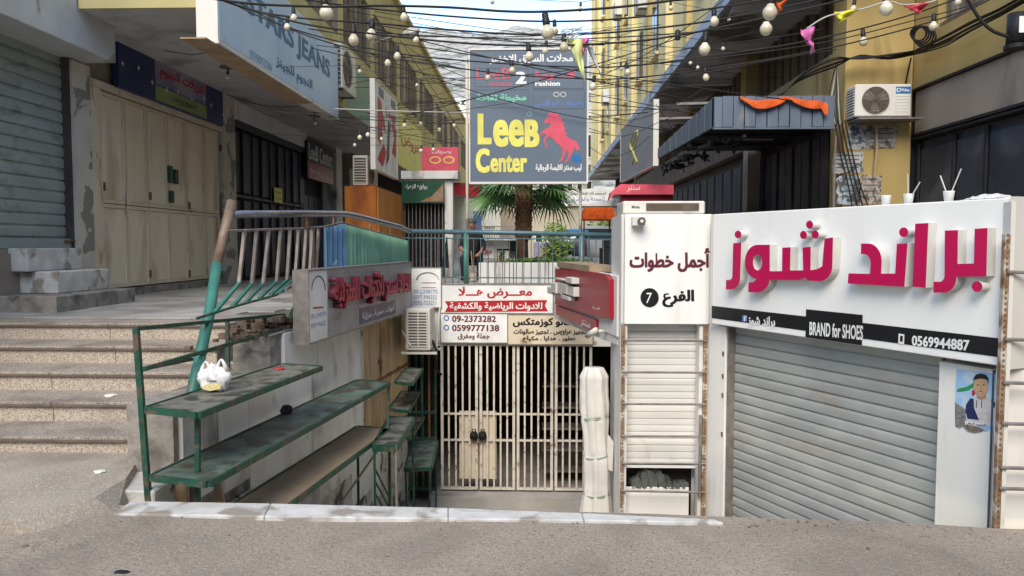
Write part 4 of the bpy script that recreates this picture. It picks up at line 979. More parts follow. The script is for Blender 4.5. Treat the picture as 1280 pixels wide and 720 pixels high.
# corrugated sheets (blue one faces the camera more, then the long green one)
def corr(name, a, b, zta, ztb, zba, zbb, m, k, amp=.018, lean=0):
    mb = MB(); d = (b-a); nrm = Vector((d.y, -d.x, 0)).normalized()
    for i in range(k*4+1):
        t_ = i/(k*4); p = a+d*t_+nrm*amp*math.cos(math.pi*i/2)
        zt_ = zta+(ztb-zta)*t_; zb2 = zba+(zbb-zba)*t_
        mb.v.append((p.x, p.y, zb2)); mb.v.append((p.x-nrm.x*lean, p.y-nrm.y*lean, zt_))
    for i in range(k*4): mb.f.append([2*i, 2*i+2, 2*i+3, 2*i+1])
    o = mb.build(name, m, br)
    md = o.modifiers.new('thickness', 'SOLIDIFY'); md.thickness = .003
    return o
a = SW.pt(SW.u(405, -.12), 0, -.12); b = SW.pt(SW.u(430, -.06), 0, -.06); c = SW.pt(SW.u(507, -.06), 0, -.06)
corr('blue_sheet', a, b, sw(405, 283)[1]-.01, sw(428, 279)[1]-.01, .86, .88, m_bluesheet, 4, .03)
corr('green_sheet', b+Vector((.01, .02, 0)), c, sw(428, 280)[1]-.01, sw(506, 299)[1]-.02, .88, .88, m_tealsheet, 19, .03)
for k in range(2): MB(SW).box(SW.u(402+3*k), SW.u(403+3*k), .9, 1.75, -.13, -.11).build('edge_bar', m_bent, br)

# frontal railing over the gate
fr = thing('arcade_railing', 'blue green pipe railing with thin uprights crossing the arcade above the gate', 'railing', (-.3, 11.25, PZ))
F2 = FY(11.15); zr = F2.px(600, 291)[1]
MB(F2).tube([(F2.u(509), F2.px(509, 289)[1], 0), (F2.u(640), F2.px(640, 291)[1], 0), (F2.u(768), F2.px(768, 294)[1], 0)], .034, 12).build('handrail', m_bluerail, fr, smooth=True)
z2r = F2.px(600, 297.5)[1]; z3r = F2.px(600, 352)[1]
MB(F2).tube([(F2.u(508), z2r, 0), (F2.u(768), z2r-.02, 0)], .009, 6).build('upper_bar', m_bluerail, fr)
MB(F2).tube([(F2.u(540), z3r+.06, 0), (F2.u(768), z3r+.05, 0)], .009, 6).build('lower_bar', m_bluerail, fr)
k = 0
for px in range(511, 768, 9):
    if 578 < px < 588 or 722 < px < 731: continue
    lean = random.uniform(-1.2, 1.2); MB(F2).tube([(F2.u(px), z2r, 0), (F2.u(px+lean), z3r-.14, 0)], .0065, 5).build('upright', m_bluerail, fr)
for px, m_ in ((582, m_teal), (727, m_bluerail)): MB(F2).tube([(F2.u(px), zr, 0), (F2.u(px), .84, 0)], .032, 10).build('post', m_, fr, smooth=True)

# ============================================================ LEEB CENTER SIGN on two poles
F3 = FY(11.0)
lb = thing('billboard', 'big slate grey LeeB Center sign on two thin poles, with a red rearing horse', 'sign', (-.1, 11.05, 1.8))
for px in (583, 726): MB(F3).tube([(F3.u(px), 1.0, -.16), (F3.u(px), F3.px(px, 70)[1], -.16)], .022, 8).build('pole', m_pilaster, lb, smooth=True)
u0, z1 = F3.px(587.5, 63); u1, z0 = F3.px(733, 227)
MB(F3).box(u0, u1, z0, z1, -.10, 0).build('panel', m_grey, lb)
for a in ((u0-.02, u1+.02, z1, z1+.025), (u0-.02, u1+.02, z0-.03, z0), (u0-.02, u0, z0, z1), (u1, u1+.025, z0, z1)): MB(F3).box(*a, -.11, .012).build('frame_strip', m_acw, lb)
lx = lambda x: 580+x/4; ly = lambda y: 55+y/4
def ltxt(b, x0, y0, y1, x1, m, bold=.02, n=.003, name='lettering'): textpx(b, F3, lx(x0), ly(y0), ly(y1), lx(x1), n, m, lb, bold, name=name)
ltxt('محلات السوق الاخضر', 128, 52, 102, 545, m_wt, .03)
for a, b, c, d in ((50, 120, 322, 214), (344, 120, 600, 222), (48, 228, 322, 320), (344, 228, 602, 325)):
    L_ = 2.0
    fillshape(pxloops([[(lx(a), ly(b)), (lx(c), ly(b)), (lx(c), ly(d)), (lx(a), ly(d))], [(lx(a+L_), ly(b+L_)), (lx(c-L_), ly(b+L_)), (lx(c-L_), ly(d-L_)), (lx(a+L_), ly(d-L_))]], F3, .002), F3, 0, .002, m_greyd, lb, 'cell_line')
ltxt('LeeB', 62, 122, 175, 232, m_pink, .0); ltxt('2', 258, 138, 200, 312, m_wt, .06); ltxt('FASHION', 130, 192, 212, 240, m_pink, 0)
ltxt('كـــرما', 356, 135, 182, 560, m_pink, .05); ltxt('Fashion', 356, 186, 210, 480, m_wt, .04)
ltxt('مخيطة تفاحة', 62, 250, 292, 312, m_mint, .05); ltxt('بصريات ابو المنى', 350, 278, 318, 600, m_skyb, .02)
for x in (462, 496): fillshape(pxloops([circ(lx(x), ly(252), 3.8, 3.2), circ(lx(x), ly(252), 2.9, 2.4)], F3, .002), F3, 0, .002, m_acw, lb, 'glasses_drawing')
ltxt('L', 68, 348, 502, 138, m_ylw, .06, .004); ltxt('ee', 145, 378, 515, 300, m_ylw, .045, .004); ltxt('B', 303, 378, 516, 378, m_ylw, .06, .004)
ltxt('C', 58, 522, 645, 128, m_ylw, .06, .004); ltxt('enter', 132, 556, 642, 316, m_ylw, .045, .004)
fillshape(pxloops([circ(lx(326), ly(350), 3), circ(lx(326), ly(350), 2.4)], F3, .002), F3, 0, .002, m_mint, lb, 'ring_mark')
ltxt('ليب سنتر للالبسة الرجالية', 358, 600, 640, 588, m_wt, .04)
fillshape(pxloops([circ(lx(562), ly(572), 5.6)], F3, .002), F3, 0, .002, m_logo, lb, 'blue_disc')
horse = [(400, 388), (412, 372), (425, 352), (436, 336), (446, 350), (462, 342), (474, 352), (470, 362), (490, 372), (484, 384), (502, 396), (494, 408), (510, 424), (500, 434), (516, 452), (508, 458), (530, 474), (556, 484), (570, 500), (574, 512), (583, 528), (566, 532), (556, 520), (552, 510), (548, 530), (540, 545), (530, 566), (520, 586), (508, 594), (504, 588), (516, 576), (524, 548), (516, 530), (508, 540), (502, 560), (494, 578), (478, 590), (476, 584), (488, 572), (494, 548), (492, 522), (470, 500), (448, 478), (430, 462), (416, 466), (408, 480), (412, 500), (418, 516), (412, 520), (402, 496), (398, 476), (412, 456), (400, 446), (392, 452), (388, 464), (382, 460), (386, 440), (400, 428), (420, 420), (432, 408), (432, 396), (420, 392), (406, 398)]
fillshape(pxloops([[(lx(x), ly(y)) for x, y in horse]], F3, .004), F3, 0, .004, m_pink, lb, 'rearing_horse')

# ============================================================ LEFT BUILDING
b1 = thing('shop_building', 'left arcade building with grey beams, roof slab and yellow upper floor with brown louvres', 'building', (-6, 12, PZ))
MB().wbox(-9, -6.35, 4.2, 48, PZ-.3, 8.5).build('wall', m_yellowl, b1)
# near roller shutter (plane X=-6), seen at the left edge
ys0, ys1 = 5.5, LW.u(92)
rs = MB(LW).box(ys0, ys1, 1.56, 1.68, -.12, -.03).build('roller_shutter', m_shutL, b1, label='grey green roller shutter with rusty bottom bolt')
MB(LW).box(ys0, ys1, 1.6, 4.0, -.2, -.14).build('seam_backing', m_darkgap, rs)
slats(LW, ys0, ys1, 1.682, 16, .1465, .016, m_shutL, rs, -.11, .16)
MB(LW).tube([(ys1-.15, 1.64, -.02), (ys1+.12, 1.66, .0)], .02, 6).build('bolt', m_rust, rs)
MB(LW).box(ys1+.0, ys1+.03, .9, 4.0, -.14, .0).build('guide_rail', m_darkgap, b1)
uq = LW.u(116)
MB(LW).box(ys1+.031, uq, .8, 3.98, -.35, .03).build('pilaster', m_pilaster, b1)
MB(LW).box(4.2, ys0-.01, .5, 3.98, -.35, .03).build('pilaster', m_pilaster, b1)
MB(LW).box(ys0, ys1+.01, .5, 1.555, -.35, -.02).build('sill_wall', m_tan, b1)
MB().wbox(-6.35, -5.56, 3.8, 10.15, 4.0, 4.74).build('beam', m_beam, b1, bev=.01)
# entrance steps of the near shop
e1 = thing('door_step_blocks', 'two white painted step blocks on a concrete base below the grey green shutter', 'steps', (-5.6, 9, PZ))
for nm, xr, ya, yb, za, zb, m in (('concrete_base', -5.3, 8.3, 9.98, PZ-.02, 1.03, m_mortar), ('step_block', -5.55, 8.73, 9.81, 1.031, 1.29, m_coping), ('step_block', -5.80, 8.59, 9.65, 1.291, 1.56, m_coping)):
    MB().wbox(-6.3 if nm != 'concrete_base' else -6.5, xr, ya, yb, za, zb).build(nm, m, e1, bev=.012)
MB().slab([(-6.5, 8.32), (-5.99, 8.32), (-5.99, 9.2), (-6.5, 9.2)], PZ, 1.5).build('brick_pier', m_tan, e1)
# cream folding doors
cdz = thing('x', 'x', 'x'); bpy.data.objects.remove(cdz)
ud0, ud1 = LW.u(116), LW.u(278)
bot0, topz = LW.px(120, 364)[1], 3.74
cf = MB(LW).box(ud0, ud1, topz, topz+.10, -.05, .035).build('cream_folding_doors', m_creamframe, b1, label='cream folding metal doors with rust stains and green padlock plates')
MB(LW).box(ud0, ud1, bot0-.1, topz, -.12, -.06).build('backing', m_louv, cf)
zs = 2.18
divs = [116, 129, 160, 187, 212.5, 236, 258, 275.5]
for a, b in zip(divs, divs[1:]):
    ua, ub = LW.u(a), LW.u(b)
    if a == 116: MB(LW).box(ua, ub-.01, bot0, topz-.005, -.06, .03).build('door_post', m_creamframe, cf); continue
    for za, zb in ((bot0+.02, zs-.006), (zs+.006, topz-.02)):
        MB(LW).box(ua+.05, ub-.05, za+.05, zb-.05, -.055, -.02).build('door_panel', m_cream, cf, bev=.006)
        for q_ in ((ua+.01, ua+.05, za, zb), (ub-.05, ub-.01, za, zb), (ua+.05, ub-.05, za, za+.05), (ua+.05, ub-.05, zb-.05, zb)):
            MB(LW).box(*q_, -.055, .0).build('panel_frame', m_creamframe, cf)
for px, ys in ((129, (233, 345)), (187, (245, 342)), (236, (257, 342)), (275, (185, 262, 343))):
    for y in ys:
        u_, z_ = LW.px(px, y); MB(LW).tube([(u_, z_-.06, .012), (u_, z_+.06, .012)], .022, 6).build('hinge', m_rust, cf)
for px, y, s_0 in ((211, 218, .14), (218, 221, .12), (212.5, 246, .10)):
    u_, z_ = LW.px(px, y); MB(LW).box(u_-.06, u_+.06, z_-s_0, z_+s_0, .0, .05).build('lock_plate', m_green, cf, bev=.012)
MB(LW).box(ud0, ud1, PZ-.1, bot0, -.3, .02).build('threshold', m_mortar, b1)
# pilaster and navy folding shutters
ue0, ue1 = LW.u(278), LW.u(293)
MB(LW).box(ue0, ue1, .7, 4.5, -.3, .06).build('pilaster', m_pilaster, b1)
MB(LW).box(ud0-.1, ud1, topz+.101, 4.6, -.3, -.05).build('lintel', m_tan, b1)
un0, un1 = LW.u(293.5), LW.u(384)
nf = MB(LW).box(un0, un1, 3.95, 4.1, -.1, .02).build('navy_folding_shutter', m_navy, b1, label='dark navy folding metal shutter with a yellow notice')
MB(LW).box(un0, un1, 4.101, 4.55, -.1, .03).build('white_fascia', m_whitepanel, nf)
k_ = 9
for k in range(k_):
    a = un0+(un1-un0)*k/k_; b = un0+(un1-un0)*(k+1)/k_
    for za, zb in ((.9, 2.55), (2.62, 3.94)):
        MB(LW).box(a+.03, b-.03, za+.04, zb-.04, -.08, -.045+.02*(k % 2)).build('shutter_panel', m_navy, nf, bev=.004)
    MB(LW).tube([(a, .9, -.01), (a, 3.94, -.01)], .022, 6).build('upright', m_navy, nf)
MB(LW).box(un0, un1, 2.56, 2.61, -.08, .0).build('mid_rail', m_navy, nf)
MB(LW).box(un0, un1, .7, 3.94, -.2, -.09).build('backing', m_black, nf)
nu0, nz1 = LW.px(343, 234, .03); nu1, nz0 = LW.px(353, 254, .03)
nt_ = thing('notice', 'yellow paper notice stuck on the dark navy shutter', 'notice', LW.pt(nu0, nz0, .03))
MB(LW).box(nu0, nu1, nz0, nz1, .02, .028).build('sheet', m_ylw, nt_)
for k in range(3): text('مغلق للصيانة', LW, nu0+.08, nu1-.08, nz1-.14-.14*k, nz1-.06-.14*k, .029, m_cloth_black, nt_, .01)
# LeeB center door bay
ul0, ul1 = LW.u(385), LW.u(415)
MB(LW).box(ul0, ul1, .7, 4.5, -.34, -.3).build('dark_bay', m_black, b1)
for k in range(5): a = ul0+(ul1-ul0)*k/5; MB(LW).box(a+.03, a+(ul1-ul0)/5-.03, .9, 2.95, -.29, -.25).build('door_leaf', m_navy, b1)
ls, q = board('shop_sign', 'small black and red LeeB Center sign over a dark doorway on the left', LW, 384, 175, 222, 416, .02, .10, m_blk)
u0, u1, z0, z1 = q
MB(LW).box(u0+.01, u1-.01, z0+.01, z0+.42, .10, .104).build('red_strip', m_red, ls)
text('LeeB Center', LW, u0+.12, u1-.12, z0+.50, z0+.92, .102, m_wt, ls, .03)
text('for men fashion', LW, u0+.2, u1-.5, z0+.15, z0+.30, .105, m_wt, ls, .0)
MB(LW).box(LW.u(416.5), LW.u(424), .7, 4.5, -.3, .12).build('pilaster', m_marble, b1)
MB(LW).box(LW.u(424.2), LW.u(432), .7, 4.5, -.3, -.2).build('dark_gap_panel', m_black, b1)
MB(LW).box(LW.u(432.2), LW.u(440), .7, 4.5, -.3, .3).build('pilaster', m_tan, b1)
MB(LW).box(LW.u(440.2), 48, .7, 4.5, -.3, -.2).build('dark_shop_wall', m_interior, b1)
# roof slab with a yellow edge band
MB().wbox(-5.54, -4.07, 9.35, 48, 4.46, 4.62).build('roof_slab', m_soffit, b1)
MB().wbox(-6.35, -5.54, 10.17, 48, 4.463, 4.62).build('roof_slab', m_soffit, b1)
MB().wbox(-5.54, -4.05, 9.3, 9.345, 4.455, 5.5).build('end_band', m_yellowl, b1)
MB().wbox(-6.35, -5.542, 9.3, 9.345, 4.75, 5.5).build('end_band', m_yellowl, b1)
MB().wbox(-4.066, -4.03, 9.35, 48, 4.45, 5.5).build('edge_band', m_yellowl, b1)
MB().wbox(-6.35, -4.066, 9.35, 48, 4.625, 4.75).build('floor_slab', m_soffit, b1)
MB(LE).box(9.35, 48, 7.35, 8.5, -.3, .03).build('top_band', m_yellowl, b1)
MB(LE).box(9.3, 48, 8.5, 8.62, -.5, .14).build('cornice', m_yellowl, b1)
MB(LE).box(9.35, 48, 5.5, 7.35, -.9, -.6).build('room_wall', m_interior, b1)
MB(LE).box(16.35, 19.3, 4.46, 5.6, .032, .04).build('green_patch', m_greenwall, b1)
bays = [(9.4, 12.4), (12.8, 15.8), (16.2, 18.9), (19.3, 22.4), (22.9, 26.2), (26.8, 30.5), (31.2, 35.2), (36, 40.5), (41.2, 46.5)]
prev = 9.35
for a, b in bays:
    MB(LE).box(prev, a, 5.5, 7.35, -.55, .04).build('pier', m_yellowl, b1); prev = b
    wdw = MB(LE).box(a, b, 5.86, 5.93, -.2, .02).build('louvred_window', m_louv, b1)
    MB(LE).box(a, b, 5.5, 5.86, -.3, .03).build('sill_band', m_yellowl, b1)
    n_ = 9
    for k in range(n_):
        uu = a+(b-a)*k/n_; MB(LE).box(uu+.01, uu+(b-a)/n_-.015, 5.931, 7.30, -.10, -.04+.035*((k*7) % 3)).build('louvre_plank', m_louv if (k*5+int(a)) % 4 else m_tan, wdw)
    MB(LE).box(a, b, 7.301, 7.349, -.2, .0).build('head_rail', m_louv, wdw)
MB(LE).box(prev, 48, 5.5, 7.35, -.55, .04).build('pier', m_yellowl, b1)
MB().wbox(-9, -4.04, 48, 48.3, PZ, 8.6).build('end_wall', m_yellowl, b1)

# Nujoum sign under the slab
t, q = board('shop_sign', 'dark blue Arabic shop sign with red letters and lime strip above the cream doors', LW, 147, 46, 108, 277, .02, .10, m_navysign)
u0, u1, z0, z1 = q
z0n = 3.78; 
MB(LW).box(u0+1.05, u1-.75, z0+.02, z0+.25, .10, .104).build('lime_strip', m_limesign, t)
MB(LW).box(u0+1.05, u1-.75, z0+.27, z1-.02, .10, .103).build('banner_field', M('sign_gradient', (.34, .31, .36), (.10, .12, .25), rough=.4, scale=1.2), t)
text('تنزيلات النجوم', LW, u0+1.2, u1-.85, z0+.36, z1-.1, .104, m_signred, t, .05)
text('مركز تنزيلات', LW, u0+1.6, u0+2.3, z0+.08, z0+.19, .105, m_blk, t, .02); text('للجميع', LW, u1-1.6, u1-1.15, z0+.08, z0+.19, .105, m_blk, t, .02)
for k in range(9): uu = u0+.2+k*.42+random.uniform(-.1, .1); zz = random.uniform(z0+.2, z1-.1); fillshape([[(uu+.05*math.cos(a*math.pi/4)*(1 if a % 2 == 0 else .3), zz+.05*math.sin(a*math.pi/4)*(1 if a % 2 == 0 else .3)) for a in range(8)]], LW, .106, .002, m_wt, t, 'star_mark')

# STARS JEANS light box on the slab edge
F4 = Frame((-3.8, 0), (0, 1))
sj = thing('sign_box', 'pale blue STARS JEANS light box with peeling underside on the left slab edge', 'sign', (-3.95, 12, 4.0))
ya, yb = F4.u(278), F4.u(425)
MB(F4).box(ya, yb, 4.03, 5.32, -.26, 0).build('box', m_whitepanel, sj)
MB(F4).box(ya+.03, yb-.02, 4.06, 5.30, .0, .006).build('blue_face', m_bluesign, sj)
mb = MB(F4); mb.box(ya-.02, yb+.02, 4.0, 4.03, -.27, .015); mb.build('bottom_trim', m_acw, sj)
MB(F4).box(ya-.3, yb-1.8, 3.98, 3.998, -.32, -.02).build('wooden_soffit', m_wood, sj)
text('STARS JEANS', F4, F4.u(312), F4.u(415), 4.55, 4.97, .007, m_bluetxt, sj, .05)
text('النجوم للجينز', F4, F4.u(348), F4.u(393), 4.15, 4.38, .007, m_bluetxt, sj, .05)
text('0598002586', F4, F4.u(316), F4.u(343), 4.08, 4.19, .007, m_bluetxt, sj, 0)
# thin street lamp on the left facade
slp = thing('street_lamp', 'grey street lamp head on a short arm above the string lights on the left', 'lamp', (-3.3, 19, 6.6))
a = onY(477, 50, 19); b = onY(505, 42, 19); c = onY(524, 38, 18.8)
MB().tube(T(Vector((-4.0, 19, a.z-.1)), a, b), .03, 6).build('arm', m_rung, slp)
MB().tube(T(b, (b+c)/2, c), [.05, .13, .05], 8).build('lamp_head', m_acw, slp)

# orange cabinet
ob = thing('metal_cabinet', 'orange cabinet with light orange wooden doors standing behind the green corrugated sheet', 'cabinet', (-3.4, 16, PZ))
MB().wbox(-3.72, -3.1, 14.9, 17.9, PZ, 2.74).build('body', m_orange, ob)
for k in range(3):
    y = 14.93+k*.985; MB().wbox(-3.098, -3.07, y, y+.96, PZ+.05, 2.70).build('door', m_orangel, ob, bev=.006)
    for j in range(6): MB().wbox(-3.069, -3.062, y+.05+j*.15, y+.17+j*.15, PZ+.1, 2.65).build('door_board', m_orangel, ob)
t, q = board('shop_sign', 'small cream sign with brown Arabic letters above the orange cabinet', LW, 440.5, 211, 233, 462, 1.0, 1.08, m_pilaster)
u0, u1, z0, z1 = q; text('العطور', LW, u0+.2, u1-.2, z0+.1, z1-.1, 1.085, m_louv, t, .03)
ac_outdoor('old white outdoor air conditioner above the orange cabinet', Frame((-3.4, 0), (0, 1)), 15.5, 2.78, 1.0, .62, .3, -.3)
ac_outdoor('white outdoor air conditioner unit on the left facade beside the blue light box', Frame((-3.75, 0), (0, 1)), 14.95, 4.62, 1.15, .88, .4, -.4)

# hanging vertical sign, yellow and red signs, green sign
F5 = Frame((-3.0, 0), (0, 1))
t, q = board('hanging_sign', 'tall white hanging sign with red and black Arabic strokes on the left side', F5, 468, 98, 210, 496, -.08, .0, m_wt, m_acw, .015)
u0, u1, z0, z1 = q; w_ = u1-u0; h_ = z1-z0
def uz(pts): return [(u0+w_*x, z0+h_*y) for x, y in pts]
fillshape([uz([(.10, .35), (.22, .30), (.30, .55), (.42, .48), (.40, .62), (.28, .72), (.26, .80), (.12, .84)])], F5, .002, .004, m_signred, t, 'red_stroke')
fillshape([uz([(.08, .12), (.30, .06), (.45, .25), (.35, .34), (.20, .22)])], F5, .002, .004, m_signred, t, 'red_stroke')
fillshape([uz([(.45, .10), (.58, .20), (.62, .50), (.70, .64), (.55, .66), (.50, .40)])], F5, .002, .005, m_blk, t, 'black_stroke')
fillshape([uz([(.72, .30), (.92, .26), (.94, .60), (.80, .72), (.72, .62), (.84, .50)])], F5, .002, .004, m_signred, t, 'red_stroke')
text('LeeB', F5, u0+w_*.45, u0+w_*.92, z0+h_*.70, z0+h_*.79, .004, m_signred, t, .04)
for x in (.16, .70): fillshape([uz([(x, .86), (x+.2, .86), (x+.2, .96), (x, .96)])], F5, .002, .004, m_greyd, t, 'grey_square')
F6 = Frame((-3.9, 0), (0, 1))
t, q = board('hanging_sign', 'yellow Arabic banner sign on the left facade behind the tall white sign', F6, 497, 137, 205, 527, .0, .08, m_ylw)
u0, u1, z0, z1 = q; text('عروض', F6, u0+.5, u1-.6, z0+.6, z1-.5, .083, m_signred, t, .03)
F7 = FY(19)
t, q = board('hanging_sign', 'bright red sign with yellow spectacles hanging over the left side of the arcade', F7, 527, 184, 216, 573, -.08, 0, m_pink)
for x in (544, 561): fillshape(pxloops([circ(x, 200, 7.2, 4.6), circ(x, 200, 5.6, 3.2)], F7, .004), F7, 0, .006, m_ylw, t, 'spectacles')
textpx('بصريات', F7, 540, 187, 193, 564, .003, m_wt, t, .01)
F8 = FY(17.5)
t, q = board('shop_sign', 'dark green Arabic shop sign with fruit picture above the far barred shop', F8, 502, 226, 254, 555, -.1, 0, M('dark_green_sign', (.015, .06, .03), (.02, .09, .05), rough=.4))
textpx('روائع الزهراء', F8, 506, 230, 238, 534, .003, m_wt, t, .01)
fillshape(pxloops([[(525, 252), (540, 245), (554, 230), (554, 252)]], F8, .002), F8, 0, .003, M('sign_fruit', (.32, .12, .06), (.3, .24, .18), rough=.4, scale=6), t, 'fruit_picture')
t = thing('barred_shop', 'far dark shop with upright bars below the dark green Arabic sign', 'shop front', (-2.8, 17.6, PZ))
G2 = FY(17.7)
MB(G2).box(G2.u(503), G2.u(556), PZ, G2.px(505, 254)[1], -.3, -.25).build('dark_back', m_black, t)
for k in range(11): MB(G2).box(G2.u(506+4.7*k), G2.u(507+4.7*k), PZ, G2.px(505, 256)[1], -.02, .02).build('bar', m_bent, t)
MB(G2).box(G2.u(503), G2.u(573), G2.px(505, 225)[1]+.02, G2.px(505, 214)[1], -.6, .1).build('awning_board', m_marble, t)
MB(G2).box(G2.u(556), G2.u(566), PZ, G2.px(505, 226)[1], -.3, -.02).build('roller_door', m_shutW, t)
t = thing('awning', 'deep red awning beside the dark green sign behind the left pole', 'awning', (-1.9, 19, 2.3))
G3 = FY(19.5); MB(G3).prism([(G3.u(565), G3.px(565, 243)[1]), (G3.u(600), G3.px(600, 246)[1]), (G3.u(600), G3.px(600, 229)[1]), (G3.u(565), G3.px(565, 228)[1])], -1.2, 0).build('cloth', m_red, t)

# ============================================================ RIGHT BUILDING
b2 = thing('shop_building', 'right arcade building with yellow plaster column, stained balcony slab and brown louvres', 'building', (5.2, 11, PZ))
FC = FY(10.9)
MB().wbox(4.27, 5.19, 10.9, 11.4, PZ-.3, 9.5).build('column', m_yellow, b2, bev=.01)
MB().wbox(5.2, 5.8, 2.0, 11.4, 3.71, 4.40).build('yellow_band', m_yellow, b2)
MB().wbox(5.2, 5.8, 10.3, 11.4, 4.401, 9.0).build('yellow_wall', m_yellow, b2)
MB().wbox(5.2, 5.8, 2.0, 10.29, 7.2, 9.0).build('yellow_wall', m_yellow, b2)
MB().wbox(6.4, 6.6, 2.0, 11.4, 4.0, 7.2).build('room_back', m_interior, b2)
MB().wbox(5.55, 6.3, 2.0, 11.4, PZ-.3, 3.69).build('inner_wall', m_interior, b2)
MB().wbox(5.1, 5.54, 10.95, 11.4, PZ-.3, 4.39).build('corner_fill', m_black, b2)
lw = MB(RW).box(-10.29, -3.0, 4.402, 4.46, -.3, -.02).build('louvred_window', m_louv, b2)
for k in range(46):
    uu = -10.27+k*.158; MB(RW).box(uu, uu+.12, 4.461, 7.19, -.16, -.10+.03*(k % 2)).build('louvre_plank', m_tan if k % 3 else m_louv, lw)
# tan stone panels and black shutters
cuts = [-10.88, -9.7, -8.2, -6.4, -4.8, -3.0]
for a, b in zip(cuts, cuts[1:]):
    MB(RW).box(a+.006, b-.006, 3.13, 3.70, -.3, -.02).build('stone_panel', m_tan, b2, bev=.004)
for z in (3.085, 3.04, 3.705): MB(RW).box(-10.88, -3, z, z+.03, -.2, .03-.25*(3.1-z if z < 3.1 else 0)).build('black_moulding', m_black, b2)
shp = MB(RW).box(-10.88, -3.0, .8, 3.03, -.3, -.12).build('black_shop_shutter', m_navyr, b2)
cuts = [-10.85, -9.95, -9.25, -8.15, -7.0, -5.8, -4.6, -3.4]
for a, b in zip(cuts, cuts[1:]):
    MB(RW).box(a+.03, b-.03, .95, 2.92, -.119, -.09).build('shutter_panel', m_navyr, shp, bev=.008)
    MB(RW).tube([(a, .85, -.08), (a, 3.0, -.08)], .03, 6).build('upright', m_black, shp)
MB(RW).box(-10.88, -3.0, .86, .93, -.119, -.06).build('bottom_rail', m_navyr, shp)
MB().slab([(2.6, 7.2), (3.6, 4.6), (12, 4.6), (12, 12), (2.2, 12)], PZ-.5, PZ+.001).build('right_terrace', m_mortar, kind='structure')
# far shops behind the column
MB().wbox(4.6, 5.2, 11.4, 48, PZ-.3, 4.3).build('shop_wall', m_black, b2)
MB().wbox(4.27, 4.6, 11.4, 16, 3.55, 4.35).build('yellow_beam', m_yellow, b2)
MB().wbox(4.3, 4.6, 16.01, 44, 3.55, 4.35).build('brown_beam', m_louv, b2)
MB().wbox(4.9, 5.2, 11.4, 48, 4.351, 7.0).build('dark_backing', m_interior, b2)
lw = MB().wbox(4.55, 4.89, 11.42, 48, 4.352, 4.40).build('louvred_screen', m_louv, b2)
for k in range(110):
    y = 11.45+k*.22
    if 16.5 < y < 16.95: continue
    MB().wbox(4.66+.03*(k % 2), 4.88, y, y+.17, 4.401, 5.56).build('louvre_plank', m_louv, lw)
for y in (16.5, 22.5, 28.5, 34.5): MB().wbox(4.4, 4.88, y, y+.42, 4.405, 5.57).build('yellow_pier', m_yellow, b2)
MB().wbox(3.2, 5.2, 11.0, 48, 5.58, 5.78).build('balcony_slab', m_soffitr, b2)
for y in [13+5.8*i for i in range(5)]: MB().wbox(3.24, 4.89, y, y+.22, 5.44, 5.579).build('slab_rib', m_soffitr, b2)
MB().wbox(3.12, 3.198, 11.0, 48, 5.54, 5.80).build('slab_edge', m_edgeblue, b2)
dk = MB().wbox(4.5, 4.59, 11.45, 30, PZ, 3.5).build('black_shop_front', m_black, b2)
for k in range(44): MB().wbox(4.46-.02*(k % 2), 4.499, 11.5+.42*k, 11.82+.42*k, PZ+.05, 3.3).build('shutter_panel', m_navyr, dk)
MB().wbox(4.2, 4.45, 15.5, 15.85, PZ, 3.5).build('column', m_tan, b2)

# tall pale yellow block above the slab
b3 = thing('apartment_block', 'tall pale yellow block rising above the balcony slab on the right', 'building', (3, 25, 5.8))
MB().wbox(3.40, 9, 10.0, 48.5, 5.79, 20).build('wall', m_yellowf, b3)
for i, y in enumerate([12, 14.1, 17.2, 19.6, 23, 26.5, 30, 33.5, 37, 40.6, 43.2]):
    MB().wbox(3.22 if i % 2 else 3.28, 3.40, y, y+(1.1 if i % 2 else .45), 5.79, 20).build('pilaster', m_yellowf if i % 2 else m_yellowfd, b3)
for y in [15.6, 21.5, 25, 28.6, 32, 35.6, 39.0]:
    for z in (6.9, 9.9, 13.0):
        wf = MB().wbox(3.32, 3.42, y, y+.95, z, z+1.5).build('window', m_louv, b3)
        MB().wbox(3.30, 3.319, y+.06, y+.44, z+.06, z+1.44).build('pane', m_glass, wf); MB().wbox(3.30, 3.319, y+.51, y+.89, z+.06, z+1.44).build('pane', m_glass, wf)
        MB().wbox(3.25, 3.41, y-.05, y+1.0, z-.08, z-.001).build('sill', m_yellowf, wf)
for y, z in ((24.2, 8.6), (31, 10.4), (36, 8.0), (20, 10.8)):
    ac_outdoor({24.2: 'small air conditioner on the tall pale yellow wall, nearest of the four', 31: 'small air conditioner high on the pale yellow wall beside a pilaster', 36: 'farthest small air conditioner on the tall pale yellow wall', 20: 'small air conditioner at the top of the pale yellow wall by the frame edge'}[y], Frame((3.36, 0), (0, -1)), -y, z, .9, .6, .35, 0, fan=False)
o = MB(Frame((3.32, 0), (0, -1))).prism([(-27.6, 7.4), (-27.2, 7.5), (-26.6, 12), (-27.2, 12)], .02, .05).build('blue_cloth', m_tarpb); tag(o, 'long blue cloth strip hanging down the tall pale yellow wall', 'cloth')

